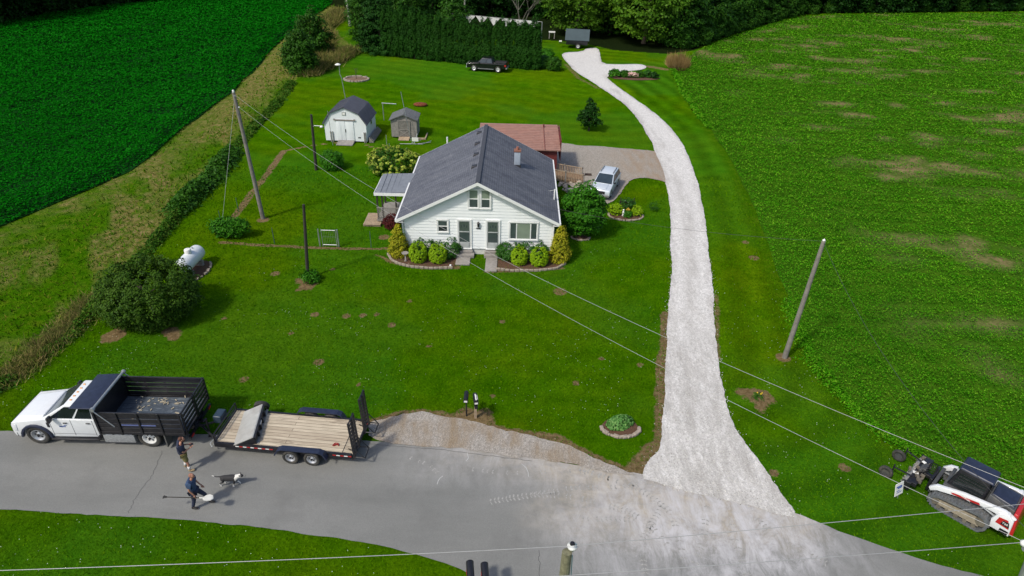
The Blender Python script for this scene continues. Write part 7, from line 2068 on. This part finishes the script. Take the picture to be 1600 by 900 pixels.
# man with shovel: navy, striding right
mx, my = g(305, 795)
p2 = empty('person', (mx + .12, my + .12, .012), R(4), 'man with shaved head in navy clothes striding with a shovel', 'person')
J = dict(pelvis=(-.05, 0, .88), belly=(-.05, 0, 1.06), chest=(-.02, 0, 1.30), neck=(.03, 0, 1.48), headb=(.06, 0, 1.56), head=(.08, 0, 1.64),
         shL=(-.03, .19, 1.40), elL=(.02, .25, 1.12), wrL=(.18, .22, .90), shR=(-.02, -.19, 1.40), elR=(-.05, -.25, 1.12), wrR=(.08, -.24, .86),
         hipL=(0, .09, .85), knL=(.26, .13, .5), anL=(.36, .15, .10), toL=(.55, .15, .05), hipR=(-.04, -.09, .85), knR=(-.06, -.12, .46), anR=(-.18, -.13, .09), toR=(0.02, -.15, .045))
person(p2, J, (1, -.25, -.15), [('wrL', (.4, .1, -1), (1, 0, .2), 1, .9), ('wrR', (.15, -.05, -1), (1, 0, .3), -1, 1.1)], SKIN, NAVYB, NAVY, BLKL)
MB().ball(Vector(J['head']) + Vector((-.02, 0, .03)), .092, .079, .095).build('hair', mat('shaved_stubble', (.26, .12, .08), .8), p2, smooth=True)
shv = empty('shovel', p2.location, R(0), 'shovel with pale round blade and dark grip held by the navy-clad man', 'shovel')
hz = .80
mb = MB(); mb.cyl((-.92, -.30, hz + .02), (.32, -.26, hz - .02), .017, n=8); mb.build('shaft', POLED, shv)
mb = MB(); mb.cyl((-1.02, -.36, hz + .02), (-1.02, -.24, hz + .02), .02); mb.cyl((-1.02, -.36, hz + .02), (-.9, -.30, hz + .02), .014); mb.cyl((-1.02, -.24, hz + .02), (-.9, -.30, hz + .02), .014); mb.cyl((-1.04, -.3, hz + .02), (-.92, -.3, hz + .02), .035); mb.build('grip', BLKL, shv)
mb = MB(); mb.cyl((.28, -.26, hz - .02), (.45, -.26, hz - .03), .02, .025)
o_ = [(.42, -.06), (.5, -.13), (.62, -.15), (.74, -.12), (.8, 0), (.74, .12), (.62, .15), (.5, .13), (.42, .06)]
vs = [(x, -.26 + y, hz - .03 + y * y * 1.5) for x, y in o_]; n = len(vs)
mb.add(vs + [(x, y, z - .008) for x, y, z in vs], [tuple(range(n)), tuple(range(n, 2 * n))[::-1]] + [(i, (i + 1) % n, (i + 1) % n + n, i + n) for i in range(n)])
mb.build('blade', mat('pale_shovel_blade', (.62, .62, .58), .4), shv)
# dog walking right
dx, dy = g(362, 758)
dog = empty('dog', (dx, dy, .012), R(0), 'black and white dog walking on the road by the trailer', 'dog')
vs = [(-.26, 0, .42), (-.08, 0, .40), (.12, 0, .40), (.26, 0, .44), (.38, 0, .53), (.47, 0, .56), (.58, 0, .53),
      (-.28, .07, .34), (-.2, .08, .25), (-.32, .08, .14), (-.30, .08, .02), (-.25, .08, .015),
      (-.28, -.07, .34), (-.24, -.08, .24), (-.40, -.08, .15), (-.40, -.08, .02), (-.35, -.08, .015),
      (.2, .07, .32), (.2, .08, .18), (.30, .08, .10), (.34, .08, .015),
      (.2, -.07, .32), (.16, -.08, .18), (.12, -.08, .09), (.10, -.08, .015), (.15, -.08, .015),
      (-.36, 0, .45), (-.52, 0, .44), (-.68, 0, .5)]
es = [(0, 1), (1, 2), (2, 3), (3, 4), (4, 5), (5, 6), (0, 7), (7, 8), (8, 9), (9, 10), (10, 11), (0, 12), (12, 13), (13, 14), (14, 15), (15, 16), (2, 17), (17, 18), (18, 19), (19, 20), (2, 21), (21, 22), (22, 23), (23, 24), (24, 25), (0, 26), (26, 27), (27, 28)]
rd = [.10, .10, .125, .11, .075, .078, .04, .065, .045, .022, .02, .02, .065, .045, .022, .02, .02, .05, .032, .022, .022, .05, .032, .022, .02, .02, .028, .018, .01]
m, nt, bs = newmat('black_and_white_fur')
tc = nt.nodes.new('ShaderNodeTexCoord'); sx = nt.nodes.new('ShaderNodeSeparateXYZ'); nt.links.new(tc.outputs['Object'], sx.inputs[0])
nz = mth(nt, 'MULTIPLY', mth(nt, 'SUBTRACT', noise(nt, 9, 3, .5, tc.outputs['Object']), .5), .12)
xx = mth(nt, 'ADD', sx.outputs[0], nz)
f1 = mth(nt, 'MULTIPLY', mth(nt, 'GREATER_THAN', xx, .24), mth(nt, 'LESS_THAN', xx, .47))
f2 = mth(nt, 'LESS_THAN', mth(nt, 'ADD', sx.outputs[2], nz), .13)
f3 = mth(nt, 'LESS_THAN', xx, -.60)
f4 = mth(nt, 'GREATER_THAN', xx, .58)
ff = mth(nt, 'MAXIMUM', mth(nt, 'MAXIMUM', f1, f2), mth(nt, 'MAXIMUM', f3, f4))
nt.links.new(mix(nt, ff, (.025, .024, .026), (.7, .68, .64)), bs.inputs['Base Color']); bs.inputs['Roughness'].default_value = .8
db = skin_mesh('body', vs, es, rd, m, dog, root=1)
for s in (-1, 1): MB().hull8([(.42, s * .045, .6), (.46, s * .05, .6), (.46, s * .085, .58), (.42, s * .085, .58)], [(.42, s * .06, .63), (.445, s * .06, .63), (.45, s * .1, .6), (.43, s * .1, .6)]).build('ear', BLKL, dog)
mb = MB(); mb.ball((.64, 0, .53), .018, n=6, m=4); mb.build('nose', BLKL, dog)
#==END==
